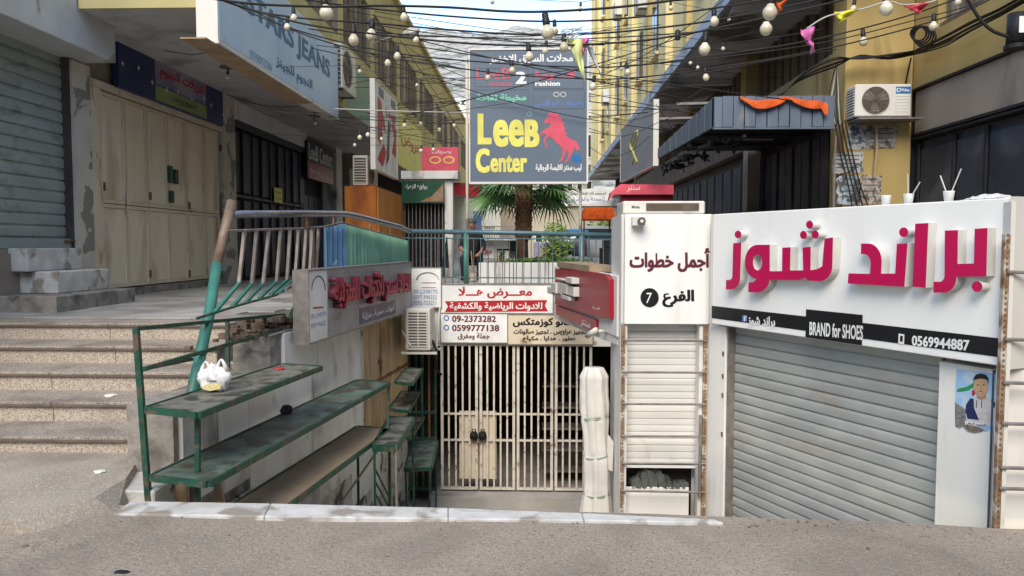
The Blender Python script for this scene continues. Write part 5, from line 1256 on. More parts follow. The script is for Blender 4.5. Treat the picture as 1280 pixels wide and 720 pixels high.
# black and blue grey canopy in front of the black shop
cn = thing('canopy', 'blue grey sheet metal canopy with a bent orange tarpaulin edge over the black shop', 'canopy', (3.2, 12, 3.2))
zb0, zt0 = 3.17, 3.58
xa, xb = 2.38, 3.97
n_ = 10
for k in range(n_):
    a = xa+.1+(xb-xa-.1)*k/n_; b = xa+.1+(xb-xa-.1)*(k+1)/n_
    MB().wbox(a+.006, b-.006, 10.45+.01*(k % 2), 10.49, zb0+random.uniform(-.006, .006), zt0).build('front_sheet', m_canopy, cn)
for k in range(17):
    y = 10.5+.28*k; MB().wbox(xa+.01*(k % 2), xa+.035, y+.008, y+.272, zb0+.02+.006*k, zt0-.006*k).build('side_sheet', m_canopy, cn)
MB().slab([(xa, 10.45), (xa+.1, 10.45), (xa+.1, 10.52), (xa, 10.6)], zb0, zt0-.01).build('corner_sheet', m_canopy, cn)
MB().wbox(xa+.04, xb, 10.5, 11.42, zb0+.28, zb0+.31).build('top_sheet', m_black, cn)
MB().wbox(xa+.04, 4.49, 11.43, 15.4, zb0+.28, zb0+.31).build('top_sheet', m_black, cn)
MB().wbox(xa-.01, xb, 10.43, 10.5, zb0-.03, zb0-.008).build('bottom_trim', m_canopy, cn)
for y in (11.6, 12.8, 14.0): MB().wbox(xa+.04, 4.5, y, y+.05, zb0+.2, zb0+.26).build('joist', m_black, cn)
for y, x0, x1 in ((10.75, 2.9, 3.8), (11.9, 2.75, 3.6)): MB().tube([(x0, zb0+.03, -y), (x1, zb0+.03, -y)], .012, 6).build('thin_tube', m_rung, cn)
# ragged black sheeting hanging along the side edge
mb = MB()
for k in range(70):
    y = 10.6+random.random()*4.6; s_ = random.uniform(.03, .11); x = xa+random.uniform(-.02, .5); z = zb0-.02-random.random()*.16
    mb.tube([(x, z, -y), (x+random.uniform(-.12, .12), z+random.uniform(-.06, .04), -(y+random.uniform(-.3, .3)))], random.uniform(.01, .04), 4)
mb.build('torn_sheeting', m_black, cn, kind='stuff')
for x0, x1, y in ((2.35, 4.5, 13.1), (2.3, 4.5, 14.6)): MB().tube([(x0, 3.95-.0*y, -y), (x1, 4.0, -y)], .03, 6).build('roof_bar', m_rung, cn)
# orange tarpaulin
ot = thing('orange_tarpaulin', 'torn orange tarpaulin draped over the front edge of the blue grey canopy', 'tarpaulin', (3.6, 10.4, 3.6))
mb = MB(); nn = 26
px_ = [925+110*i/nn for i in range(nn+1)]
for i, px in enumerate(px_):
    t_ = i/nn
    yt = 117.5+.5*math.sin(t_*9); yb = yt+5+13*abs(math.sin(t_*5.2+.25))**.7*min(1, t_*5+.2)+(9 if t_ > .93 else 0)
    p = onY(px, yt, 10.40); q_ = onY(px, (yt+yb)/2, 10.37+.02*math.sin(i*1.3)); r_ = onY(px, yb, 10.38+.015*math.sin(i*1.9))
    mb.v += [(p.x, p.y+.35, p.z+.03), tuple(q_), tuple(r_)]
for i in range(nn):
    for j in range(2): k = 3*i+j; mb.f.append([k, k+3, k+4, k+1])
mb.build('sheet', m_orplast, ot, smooth=True)
mb = MB(); P = FY(10.42)
mb.prism([(P.u(1027), P.px(1027, 160)[1]), (P.u(1037), P.px(1037, 158)[1]), (P.u(1036), P.px(1036, 176)[1]), (P.u(1031), P.px(1031, 181)[1])], 0, .03); mb.build('hanging_scrap', m_orplast, ot)

# outdoor unit on the column with shelf and logo
FA = FY(10.88)
t = ac_outdoor('white outdoor air conditioner with blue logo on the yellow column', FA, FA.u(1053.5), FA.px(1055, 152)[1], FA.u(1121)-FA.u(1053.5), FA.px(1055, 111)[1]-FA.px(1055, 152)[1], .3, .0, logo=True)
MB(FA).box(FA.u(1056), FA.u(1133), FA.px(1055, 154)[1], FA.px(1055, 152.2)[1], .0, .36).build('shelf_bracket', m_rung, t)
pst = [('torn newsprint poster under the left half of the shelf of the column air conditioner', 1060, 156, 1081, 187, m_paper), ('torn newsprint poster under the right half of the column air conditioner shelf', 1084, 157, 1120, 186, m_paperr),
       ('small newsprint poster on the left side of the yellow column', 1041, 191, 1078, 216, m_paper), ('large torn bluish poster low on the yellow column', 1046, 219, 1074, 256, m_paperb), ('large torn grey poster low on the yellow column beside the bluish one', 1075, 219, 1101, 256, m_paperr)]
for lab, a, b, c, d, m_ in pst:
    P = FY(10.895); u0, z1 = P.px(a, b); u1, z0 = P.px(c, d); pts = []
    for k in range(18):
        e = k/18*4; s_ = int(e); f = e-s_; x, z = [(u0+(u1-u0)*f, z0), (u1, z0+(z1-z0)*f), (u1-(u1-u0)*f, z1), (u0, z1-(z1-z0)*f)][s_]
        pts.append((x+random.uniform(-.015, .015), z+random.uniform(-.015, .015)))
    o = fillshape([pts], P, .0, .004, m_, None, 'poster'); tag(o, lab, 'poster', 'torn posters on the yellow column')
    mb = MB(P)
    for j in range(4):
        z = z1-(z1-z0)*(.12+.2*j); mb.box(u0+.04, u1-.05, z-.012, z, .005, .0065)
    mb.build('print_lines', m_greyd, o, kind='stuff')

# grey hanging sign, pink awning sign, text banner
FG = Frame(onY(818, 306, 16).xy, onY(818, 306, 16).xy-onY(776, 306, 20.3).xy)
t, q = board('hanging_sign', 'slate grey hanging sign with a thin gold swirl at the left end of the canopy', FG, 776, 163, 227, 817, -.10, 0, M('grey_hanging_panel', (.24, .26, .29), (.19, .21, .24), rough=.4, scale=.8), m_acw, .015)
u0, u1, z0, z1 = q; z0, z1 = 1.6+100/960*16, 1.6+180/960*16
for k in range(3):
    mb = MB(FG); cx = (u0+u1)/2-.4+.25*k; mb.tube([(cx+.25*math.sin(i*.55+k), z0+.25+(z1-z0-.6)*i/12, .01) for i in range(13)], .012, 4); mb.build('gold_swirl', m_ylw, t)
FP = FY(17); t = thing('awning_sign', 'pink red awning sign with white script on the right side of the arcade', 'sign', (2.6, 17, 2.6))
fillshape(pxloops([[(776, 230), (842, 231), (842, 243), (768, 243), (762, 250), (764, 240)]], FP, 0), FP, -.5, .5, m_pink, t, 'fascia')
textpx('سنتر', FP, 784, 232, 240, 800, .003, m_wt, t, .0)
fillshape(pxloops([[(776, 244), (842, 244), (842, 252), (778, 252)]], FP, 0), FP, -.45, .3, m_red, t, 'lower_fascia')
FN = FY(22); t = thing('banner', 'long white banner with blue Arabic text stretched behind the right pole', 'banner', (2.2, 22, 3))
fillshape(pxloops([[(700, 239), (768, 233), (764, 250), (704, 258)]], FN, 0), FN, -.01, .01, m_wt, t, 'cloth')
textpx('تم بحمد الله افتتاح المحل', FN, 712, 239.5, 245, 758, .012, m_blk, t, 0); textpx('للجملة والمفرق', FN, 714, 246, 252, 756, .012, m_skyb, t, 0)

# cups, straws and plastic on top of the big board
zt = BP.px(891, 268, NB)[1]
def cup(px, label, straws, m=m_bag):
    u_ = BP.u(px, -.02); t = thing('paper_cup', label, 'cup', BP.pt(u_, z1b, -.02), 'drink cups left on the sign box')
    MB(BP).lathe((u_, z1b+.001, -.02), [(.024, 0), (.033, .060), (.035, .068), (.030, .068)], 12).build('cup_body', m, t, smooth=True)
    for dx, h in straws: MB(BP).tube([(u_, z1b+.02, -.02), (u_+dx, z1b+h, -.01)], .0042, 6).build('straw', m_return, t)
z1b = zt+.001
cup(1106, 'white printed drink cup without straw on the sign box, leftmost of the cups', [])
cup(1134, 'plastic drink cup with one upright and one leaning straw on the sign box', [(-.004, .20), (.09, .14)])
cup(1184, 'clear plastic cup with two splayed straws on the sign box, nearest the crumpled film', [(-.055, .17), (.085, .20)])
o = thing('plastic_film', 'crumpled white plastic film lying on the right end of the big sign box', 'plastic film', BP.pt(BP.u(1235), z1b, -.05))
mb = MB(BP); ua, ub = BP.u(1206, -.02), BP.u(1258, -.02)
for j in range(7):
    for i in range(25): mb.P(ua+(ub-ua)*i/24, z1b+.003+.035*abs(math.sin(i*.9+j))*math.sin(math.pi*i/24)**.4*math.sin(math.pi*j/6)+.004*random.random(), -.15+.20*j/6)
for j in range(6):
    for i in range(24): k = j*25+i; mb.f.append([k, k+1, k+26, k+25])
mb.build('film', m_bag, o, smooth=True)

# wrapped bundle standing in the stairwell (folded parasol in plastic)
wb = thing('wrapped_bundle', 'tall bundle wrapped in white plastic and tied with pale green cord before the gate', 'bundle', (.55, 7.5, -1.1))
prof = []; H0 = 1.6-.1625*7.5+.02; mb = MB(); seg = 44; rings = 60
cx = onY(744, 500, 7.5).x
for j in range(rings+1):
    t_ = j/rings; z = -1.34+(H0+1.34)*t_
    r = .135+.008*math.sin(t_*9)-.006*math.cos(t_*21)+.018*max(0, 1-t_/.35)
    for c_ in (.28, .50, .72): r -= .008*math.exp(-((t_-c_)/.012)**2)
    if t_ > .95: r *= 1-.35*((t_-.95)/.05)
    if t_ < .12: r *= .55+.45*t_/.12
    for i in range(seg):
        a = 2*math.pi*i/seg; rr = .94*(r+.03*max(0, 1-t_/.30)**2)*(1+.085*math.sin(a*7+t_*2.5)+.045*math.sin(a*13-t_*3.5)+.02*math.sin(a*3+t_*14))
        rr *= 1+.07*noise.noise(Vector((math.cos(a)*3.2, math.sin(a)*3.2, t_*3)))+.035*noise.noise(Vector((math.cos(a)*6, math.sin(a)*6, t_*22)))
        mb.v.append((cx+rr*math.cos(a)+.02*math.sin(t_*5), 7.5+rr*.8*math.sin(a), z))
for j in range(rings):
    for i in range(seg): mb.f.append([j*seg+i, j*seg+(i+1) % seg, (j+1)*seg+(i+1) % seg, (j+1)*seg+i])
mb.f.append([rings*seg+i for i in range(seg)]); mb.build('plastic_wrap', m_plastic, wb, smooth=True)
for c_ in (.28, .285, .50, .72, .715):
    z = -1.34+(H0+1.34)*c_; MB().tube([(cx+.02*math.sin(c_*5)+.128*math.cos(a*.3491), z+.02*math.sin(a*.35+c_*90), -(7.5+.105*math.sin(a*.3491))) for a in range(19)], .006, 4, False).build('cord', m_cord, wb)
mb = MB(); mb.prism([(cx+.12, -.25), (cx+.18, -.33), (cx+.17, -.62), (cx+.11, -.60)], -7.5, -7.45); mb.build('loose_flap', m_plastic, wb)

# ============================================================ ARCADE BEYOND: planter, palm, people, stalls, far buildings
pl_ = thing('planter', 'low white stone planter wall round the palm beyond the railing', 'planter', (.2, 15.6, PZ))
x0, x1 = onY(598, 350, 15).x, onY(697, 350, 15).x
n_ = 9
for k in range(n_):
    a = x0+(x1-x0)*k/n_; b = x0+(x1-x0)*(k+1)/n_
    MB().wbox(a+.006, b-.006, 15.0, 15.25, PZ, PZ+.40).build('stone_block', m_marble, pl_, bev=.008)
MB().wbox(x0+.02, x1+1.4, 15.25, 17.9, PZ, PZ+.36).build('soil_bed', m_soil, pl_)
MB().wbox(x1+.01, x1+1.4, 15.05, 15.25, PZ, PZ+.42).build('brown_kerb', m_tan, pl_)
def leafcloud(parent, name, c, r, n, m, ls=.05, sq=1, kind=None, flat=.3):
    mb = MB()
    for k in range(n):
        d = Vector((random.gauss(0, 1), random.gauss(0, 1), random.gauss(0, 1))).normalized()*random.random()**.4
        p = Vector(c)+Vector((d.x*r[0], d.y*r[1], d.z*r[2])); a = Vector((random.gauss(0, 1), random.gauss(0, 1), random.gauss(0, flat))).normalized()*ls*random.uniform(.6, 1.3)
        b = a.cross(Vector((random.gauss(0, 1), random.gauss(0, 1), random.gauss(0, 1)))).normalized()*ls*.35
        mb.v += [tuple(p-a), tuple(p+b), tuple(p+a), tuple(p-b)]; i = len(mb.v)-4; mb.f.append([i, i+1, i+2, i+3])
    return mb.build(name, m, parent, kind=kind)
o = leafcloud(None, 'ground_cover', (.3, 15.7, PZ+.42), (1.0, .4, .08), 700, m_leaf, .05, kind='stuff'); o['label'] = 'low green ground cover plants in the planter'
# palm
pm = thing('palm_tree', 'fan palm with thick shaggy brown trunk growing from the white planter', 'palm tree', (-.25, 16.5, PZ+.36))
bx_ = onY(654, 330, 16.3); tx = onY(655, 232, 16.3)
mb = MB(); mb.tube([(bx_.x-.03, PZ+.3, -16.3), (bx_.x-.03, PZ+.8, -16.3), (bx_.x, 1.9, -16.3), (tx.x, tx.z, -16.3)], [.15, .135, .145, .13], 12); mb.build('trunk', m_trunk, pm, smooth=True)
boot = MB(); boot.prism([(-.05, 0), (.05, 0), (.028, .10), (-.028, .10)], 0, .03); bme = boot.mesh('leaf_base', m_trunkl)
nb = 0
for j in range(17):
    z = 1.72+j*.065
    for i in range(9):
        a = 2*math.pi*(i+.5*(j % 2))/9+random.uniform(-.1, .1); f = (z-PZ)/(tx.z-PZ)
        c = Vector((bx_.x+(tx.x-bx_.x)*f, 16.3, z))+Vector((math.cos(a), math.sin(a), 0))*.122
        put('leaf_base', bme, pm, Matrix.Translation(c) @ Matrix.Rotation(a+math.pi/2, 4, 'Z') @ Matrix.Rotation(.42, 4, 'X') @ Matrix.Scale(random.uniform(.8, 1.2), 4))
def fan_mesh(L, nl, droop, name='frond'):
    mb = MB(); pet = L*.45
    mb.tube([(0, 0, 0), (pet*.5, .03, 0), (pet, 0, 0)], [.014, .010, .007], 4)
    for i in range(nl):
        a = (i/(nl-1)-.5)*R(205); ll = L*.62*(1-.25*abs(i/(nl-1)-.5)*2)*random.uniform(.9, 1.05); d = Vector((math.cos(a), math.sin(a), 0)); s_ = Vector((-d.y, d.x, 0))*ll*.030
        pts = [Vector((pet, 0, 0))+d*ll*t_+Vector((0, 0, -droop*ll*t_**2.2+.02*math.sin(i*1.7)*t_)) for t_ in (0, .35, .7, 1)]
        ww = [.5, 1.25, .8, .05]; k = len(mb.v)
        for p, w_ in zip(pts, ww):
            up = Vector((0, 0, .012*w_)); mb.v += [tuple(p-s_*w_), tuple(p+up), tuple(p+s_*w_)]
        for j in range(3):
            q_ = k+3*j; mb.f += [[q_, q_+3, q_+4, q_+1], [q_+1, q_+4, q_+5, q_+2]]
    return mb.mesh(name, m_frond)
fm = [fan_mesh(1.35, 26, .30), fan_mesh(1.2, 24, .65), fan_mesh(1.05, 22, .1)]
ctop = Vector((tx.x, 16.3, tx.z-.05))
for i in range(34):
    az = i*2.39996; el = [.95, .55, .25, .0, -.25][i % 5]+random.uniform(-.12, .12)
    if el < .1 and math.sin(az) < -.55: continue
    me = fm[2] if el > .7 else fm[i % 2]
    put('frond', me, pm, Matrix.Translation(ctop) @ Matrix.Rotation(az, 4, 'Z') @ Matrix.Rotation(-el, 4, 'Y') @ Matrix.Rotation(random.uniform(-.4, .4), 4, 'X') @ Matrix.Scale(random.uniform(.92, 1.14), 4))
bs = thing('shrub', 'light green sunlit shrub behind the palm trunk', 'shrub', (.7, 21, PZ)); leafcloud(bs, 'foliage', (.55, 21, PZ+.75), (.45, .4, .7), 700, m_leafl, .07)
MB().tube([(.7, PZ, -21), (.75, PZ+.9, -21)], [.04, .02], 6).build('stem', m_trunk, bs)
bs = thing('small_tree', 'small bright green tree behind the market stall on the right', 'tree', (3.4, 34, PZ)); leafcloud(bs, 'crown', (3.0, 34, PZ+1.2), (.9, .8, .9), 900, m_leafl, .10)
MB().tube([(3.0, PZ, -34), (3.0, PZ+1, -34)], [.06, .03], 6).build('trunk', m_trunk, bs)
bn = thing('litter_bin', 'yellow bin with a green plant hanging in a dark frame beyond the planter', 'bin', (-.5, 18.5, PZ))
P = FY(18.5)
for a in (621, 645): MB(P).box(P.u(a), P.u(a+.9), PZ, P.px(a, 312)[1], -.02, .02).build('frame_post', m_black, bn)
MB(P).box(P.u(621), P.u(646), P.px(621, 313.5)[1]+.001, P.px(621, 312)[1]+.02, -.02, .02).build('frame_bar', m_black, bn)
MB(P).lathe((P.u(627), P.px(627, 328)[1], 0), [(.05, 0), (.075, .14), (.08, .16)], 12).build('yellow_pot', M('yellow_pot', (.45, .33, .03), rough=.5), bn)
leafcloud(bn, 'plant', tuple(P.pt(P.u(627), P.px(627, 317)[1], 0)), (.07, .07, .10), 60, m_leaf, .05)

# people (one skinned surface each)
def person(label, loc, joints, bones, radii, paint, scale=1, rotz=0):
    t = thing('person', label, 'person', loc); k = [n for n in joints]; me = bpy.data.meshes.new('body')
    me.from_pydata([Vector(joints[n])*scale for n in k], [(k.index(a), k.index(b)) for a, b in bones], [])
    o = bpy.data.objects.new('body', me); COL.objects.link(o)
    s_ = o.modifiers.new('skin', 'SKIN'); s_.use_smooth_shade = True; o.modifiers.new('sub', 'SUBSURF').levels = 1
    for i, n in enumerate(k):
        v = me.skin_vertices[0].data[i]; r = radii[n]; v.radius = (r[0]*scale, r[1]*scale) if isinstance(r, tuple) else (r*scale, r*scale)
        v.use_root = n == 'pelvis'
    dg = bpy.context.evaluated_depsgraph_get(); m2 = bpy.data.meshes.new_from_object(o.evaluated_get(dg)); bpy.data.objects.remove(o)
    m2.materials.clear()
    mats = []
    for p in m2.polygons:
        m_ = paint(p.center/scale)
        if m_ not in mats: mats.append(m_); m2.materials.append(m_)
        p.material_index = mats.index(m_)
    b = put('body', m2, t, Matrix.Translation(Vector(loc)) @ Matrix.Rotation(rotz, 4, 'Z'))
    return t, b
J = dict(pelvis=(0, 0, .47), waist=(0, -.02, .62), chest=(0, -.05, .84), neck=(0, -.07, 1.02), head=(0, -.10, 1.12), crown=(0, -.09, 1.24),
         shL=(-.18, -.05, .95), elL=(-.25, -.16, .70), wrL=(-.12, -.36, .60), haL=(-.07, -.42, .58), shR=(.18, -.05, .95), elR=(.27, -.14, .70), wrR=(.18, -.34, .56), haR=(.14, -.42, .54),
         hiL=(-.10, -.02, .46), knL=(-.17, -.45, .49), anL=(-.16, -.42, .08), toL=(-.17, -.58, .04), hiR=(.10, -.02, .46), knR=(.18, -.44, .49), anR=(.17, -.38, .08), toR=(.18, -.54, .04))
BN = [('pelvis', 'waist'), ('waist', 'chest'), ('chest', 'neck'), ('neck', 'head'), ('head', 'crown'), ('chest', 'shL'), ('shL', 'elL'), ('elL', 'wrL'), ('wrL', 'haL'), ('chest', 'shR'), ('shR', 'elR'), ('elR', 'wrR'), ('wrR', 'haR'),
      ('pelvis', 'hiL'), ('hiL', 'knL'), ('knL', 'anL'), ('anL', 'toL'), ('pelvis', 'hiR'), ('hiR', 'knR'), ('knR', 'anR'), ('anR', 'toR')]
RD = dict(pelvis=(.15, .12), waist=(.14, .11), chest=(.17, .12), neck=.055, head=(.085, .10), crown=(.07, .08), shL=.075, elL=.05, wrL=.032, haL=.035, shR=.075, elR=.05, wrR=.032, haR=.035,
          hiL=.09, knL=.065, anL=.04, toL=.035, hiR=.09, knR=.065, anR=.04, toR=.035)
def paint1(c):
    if c.z > 1.03: return m_skin
    if c.z < .12: return m_black
    if c.y < -.17 and .50 < c.z < .72 and abs(c.x) < .24 and c.z > .53: return m_skin
    if c.z < .56: return m_jean
    return m_cloth_black
PM = onZ(588, 351, PZ)
pt_, _b = person('seated man in a black shirt holding a walking stick by the white planter', (PM.x, PM.y+.45, PZ), J, BN, RD, paint1)
def hand(parent, base, d, side, mm=m_skin):
    """five short bent fingers closing round what is held"""
    for k in range(5):
        if k < 4: st_ = Vector((side*(-.022+.015*k), -.02, .012)); a = st_+Vector((0, -.035, -.008-.004*abs(k-1.5))); b = a+Vector((0, -.012, -.028)); c = b+Vector((0, .022, -.018)); r = .0085
        else: st_ = Vector((side*-.03, .0, .0)); a = st_+Vector((side*-.015, -.025, -.01)); b = a+Vector((side*.01, -.02, -.01)); c = b+Vector((side*.012, -.006, -.006)); r = .0095
        P_ = [base+v for v in (st_, a, b, c)]; MB().tube([(p.x, p.z, -p.y) for p in P_], [r, r, r*.9, r*.7], 6).build('finger', mm, parent, smooth=True)
org = Vector((PM.x, PM.y+.45, PZ))
hand(pt_, org+Vector(J['haL']), None, 1); hand(pt_, org+Vector(J['haR']), None, -1)
hc = org+Vector((0, -.10, 1.17))
bm = bmesh.new(); bmesh.ops.create_uvsphere(bm, u_segments=16, v_segments=10, radius=1)
for v in bm.verts: v.co = Vector((v.co.x*.094, v.co.y*.105+.012, v.co.z*.07+.055))
me = bpy.data.meshes.new('hair'); bm.to_mesh(me); bm.free(); me.materials.append(M('grey_hair', (.22, .2, .19), rough=.9)); put('hair', me, pt_, Matrix.Translation(hc+Vector((0, .02, .02))))
mb = MB()
for sx in (-.034, .034): mb.lathe((hc.x+sx, hc.z+.0, -(hc.y-.098)), [(.001, -.008), (.012, 0), (.001, .008)], 8)
mb.build('eyes', m_hair, pt_); MB().tube([(hc.x, hc.z+.01, -(hc.y-.10)), (hc.x, hc.z-.035, -(hc.y-.125))], [.008, .016], 6).build('nose', m_skin, pt_)
MB().tube([(hc.x-.025, hc.z-.065, -(hc.y-.096)), (hc.x+.025, hc.z-.065, -(hc.y-.096))], .005, 5).build('mouth', m_signred, pt_)
for sx in (-.09, .09): MB().tube([(hc.x+sx, hc.z+.02, -hc.y), (hc.x+sx, hc.z-.035, -hc.y)], .014, 6).build('ear', m_skin, pt_)
sk = org+Vector((.02, -.46, .62)); o = MB().tube([(sk.x, sk.z, -sk.y), (sk.x+.05, PZ, -(sk.y-.05))], .012, 6).build('walking_stick', m_wood); tag(o, 'thin wooden walking stick held between the knees of the seated man', 'stick')
ch_ = thing('chair', 'dark plastic chair under the seated man in black', 'chair', (org.x, org.y, PZ))
MB().wbox(org.x-.23, org.x+.23, org.y-.28, org.y+.16, PZ+.34, PZ+.37).build('seat', m_black, ch_); MB().wbox(org.x-.22, org.x+.22, org.y+.17, org.y+.20, PZ+.3, PZ+.85).build('backrest', m_jean, ch_)
for sx in (-.2, .2):
    for sy in (-.24, .13): MB().wbox(org.x+sx-.015, org.x+sx+.015, org.y+sy-.015, org.y+sy+.015, PZ, PZ+.339).build('leg', m_black, ch_)
o = MB().lathe((org.x+.08, PZ+.02, -(org.y-.72)), [(.07, 0), (.09, .16), (.10, .17)], 12).build('bucket', m_pilaster); tag(o, 'small cream bucket standing at the feet of the seated man', 'bucket')
MB().tube([(org.x-.02, PZ+.19, -(org.y-.72)), (org.x+.08, PZ+.33, -(org.y-.72)), (org.x+.18, PZ+.19, -(org.y-.72))], .006, 4).build('handle', m_rung, o)
# crouching person further away
PM2 = onZ(690, 326, PZ); PM2 = onY(690, 326, 22)
J2 = {k: (v[0]*.9, v[1]*.8-(.12 if v[2] > .8 else 0), max(.04, v[2]-.28)) for k, v in J.items()}
def paint2(c): return m_skin if c.z > .76 and c.y < -.1 else (m_cloth_black if c.z > .25 else m_jean)
pt2, _ = person('person in dark clothes crouching in front of the stall beyond the planter', (PM2.x, 22, PZ), J2, BN, RD, paint2)
hh_ = Vector((PM2.x, 22-.2, PZ+.90)); bm = bmesh.new(); bmesh.ops.create_uvsphere(bm, u_segments=12, v_segments=8, radius=.1)
me = bpy.data.meshes.new('headscarf'); bm.to_mesh(me); bm.free(); me.materials.append(M('dusky_pink_cloth', (.35, .12, .14), rough=.9)); put('headscarf', me, pt2, Matrix.Translation(hh_+Vector((0, .03, .02))))
# hanging garments by the left shops
hg = thing('hanging_garment', 'long dusky pink garment hanging beside the seated man', 'clothes', (-2, 17, PZ))
P = FY(17.2); mb = MB()
mb.prism([(P.u(559), P.px(559, 335)[1]), (P.u(572), P.px(572, 336)[1]), (P.u(571), P.px(570, 294)[1]), (P.u(562), P.px(562, 293)[1])], -.15, .0); mb.build('cloth', M('mauve_cloth', (.30, .19, .21), (.2, .12, .15), rough=.9, scale=6, streak=6), hg)
MB(P).tube([(P.u(560), P.px(560, 292)[1], -.07), (P.u(575), P.px(575, 292)[1], -.07)], .015, 6).build('rail', m_black, hg)
mb = MB(P); mb.prism([(P.u(551), P.px(551, 335)[1]), (P.u(560), P.px(560, 335)[1]), (P.u(558), P.px(558, 296)[1])], -.2, -.02); mb.build('folded_parasol', m_cloth_black, hg)

# stalls, cloth, car and boxes on the right beyond
def stall(label, a, b, yt, yb, Y, m, post=m_bluerail):
    P = FY(Y); t = thing('market_stall', label, 'stall', P.pt((P.u(a)+P.u(b))/2, PZ, 0)); u0, u1 = P.u(a), P.u(b); zt_, zb_ = P.px(a, yt)[1], P.px(a, yb)[1]
    MB(P).prism([(u0, zb_), (u1, zb_), (u1-.1, zt_), (u0+.1, zt_)], -1.6, 0).build('awning', m, t)
    for uu in (u0+.05, u1-.05):
        for n_ in (-1.5, -.05): MB(P).tube([(uu, PZ, n_), (uu, zb_, n_)], .025, 6).build('post', post, t)
    MB(P).box(u0+.1, u1-.1, PZ, PZ+.35, -1.2, -.2).build('counter', m_lilac, t)
    return t
stall('market stall with a blue tarpaulin roof beyond the palm', 694, 738, 287, 295, 26, m_tarpb)
stall('market stall with an orange roof under the white banner', 728, 770, 259, 274, 23, m_orplast, m_rust)
P = FY(24); t = thing('cloth_stand', 'lilac cloth covered stand right of the palm trunk', 'stand', P.pt(P.u(678), PZ, 0))
MB(P).box(P.u(667), P.u(691), PZ+.05, P.px(678, 302)[1], -.5, 0).build('cover', m_lilac, t, bev=.04); MB(P).box(P.u(669), P.u(671), PZ, PZ+.05, -.1, 0).build('foot', m_black, t)
P = FY(21.5); t = thing('wooden_crate', 'light wooden crate standing left of the crouching person', 'crate', P.pt(P.u(678), PZ, 0))
for k in range(4): MB(P).box(P.u(672), P.u(684), P.px(678, 328)[1]+.12*k, P.px(678, 328)[1]+.12*k+.07, -.02, .0).build('slat', m_wood, t)
for px in (673, 683): MB(P).box(P.u(px)-.02, P.u(px)+.02, PZ, P.px(678, 328)[1]+.46, -.3, -.021).build('corner_post', m_wood, t)
# silver car, partly visible
def car(label, cx, cy, m, rot, group=None):
    t = thing('parked_car', label, 'car', (cx, cy, PZ), group); Mx = Matrix.Translation((cx, cy, PZ)) @ Matrix.Rotation(rot, 4, 'Z')
    F_ = Frame((0, 0), (1, 0)); F_.mat = Mx; s_ = MB(F_)
    secs = [(-2.1, .35, .62, .62, .70), (-1.95, .28, .74, .74, .80), (-1.2, .22, .92, .92, .84), (-.75, .22, .95, 1.38, .84), (.0, .22, .96, 1.46, .85), (.8, .22, .95, 1.38, .84), (1.35, .24, .90, .92, .83), (1.95, .28, .72, .74, .78), (2.1, .35, .58, .60, .68)]
    prev = None
    for x, zb, zm, zt_, hw in secs:
        k = len(s_.v); tw = hw*.78 if zt_ > zm+.1 else hw*.9
        for y, z in ((-hw*.95, zb), (-hw, (zb+zm)/2), (-hw*.97, zm), (-tw, zt_), (tw, zt_), (hw*.97, zm), (hw, (zb+zm)/2), (hw*.95, zb)): s_.v.append((x, y, z))
        if prev is not None:
            for i in range(8): s_.f.append([prev+i, prev+(i+1) % 8, k+(i+1) % 8, k+i])
        else: s_.f.append([k+i for i in range(8)])
        prev = k
    s_.f.append([prev+i for i in range(8)]); s_.build('body', m, t, smooth=True)
    for s in (-1, 1):
        w_ = MB(F_); y = s*.865; w_.v += [(-.95, y*.965, .98), (.95, y*.965, .98), (.70, y*.83, 1.34), (-.62, y*.83, 1.34)]; w_.f.append([0, 1, 2, 3]); w_.build('side_window', m_glass, t)
        for x in (-1.35, 1.35):
            w2 = MB(F_).tube([(x, .32, -s*.70), (x, .32, -s*.90)], .32, 18).build('wheel', m_black, t); MB(F_).tube([(x, .32, -s*.901), (x, .32, -s*.91)], .19, 14).build('rim', m_carsil, w2)
    for x in (-2.09, 2.09):
        for s in (-.55, .55): MB(F_).lathe((x, .62, -s), [(.001, -.06), (.10, 0), (.001, .06)], 8).build('headlight' if x < 0 else 'tail_light', m_glass if x < 0 else m_red, t)
    for xx, tt in ((-1.0, -.3), (1.1, .3)):
        w_ = MB(F_); w_.v += [(xx-.18*(1 if xx < 0 else -1), -.66, .98), (xx-.18*(1 if xx < 0 else -1), .66, .98), (xx+.22*(1 if xx < 0 else -1), .58, 1.36), (xx+.22*(1 if xx < 0 else -1), -.58, 1.36)]; w_.f.append([0, 1, 2, 3]); w_.build('windscreen', m_glass, t)
    return t
car('silver car parked beyond the right end of the railing', onY(742, 320, 29).x, 29, m_carsil, R(12))
t = thing('speaker_boxes', 'black box stack at the right end of the railing beside the kiosk', 'boxes', (1.9, 14, PZ)); P = FY(13.8)
MB(P).box(P.u(752), P.u(767), PZ, P.px(755, 310)[1], -.5, 0).build('box', m_black, t, bev=.01); MB(P).box(P.u(755), P.u(766), P.px(755, 310)[1]+.001, P.px(755, 300)[1], -.4, -.1).build('box', m_black, t, bev=.01)

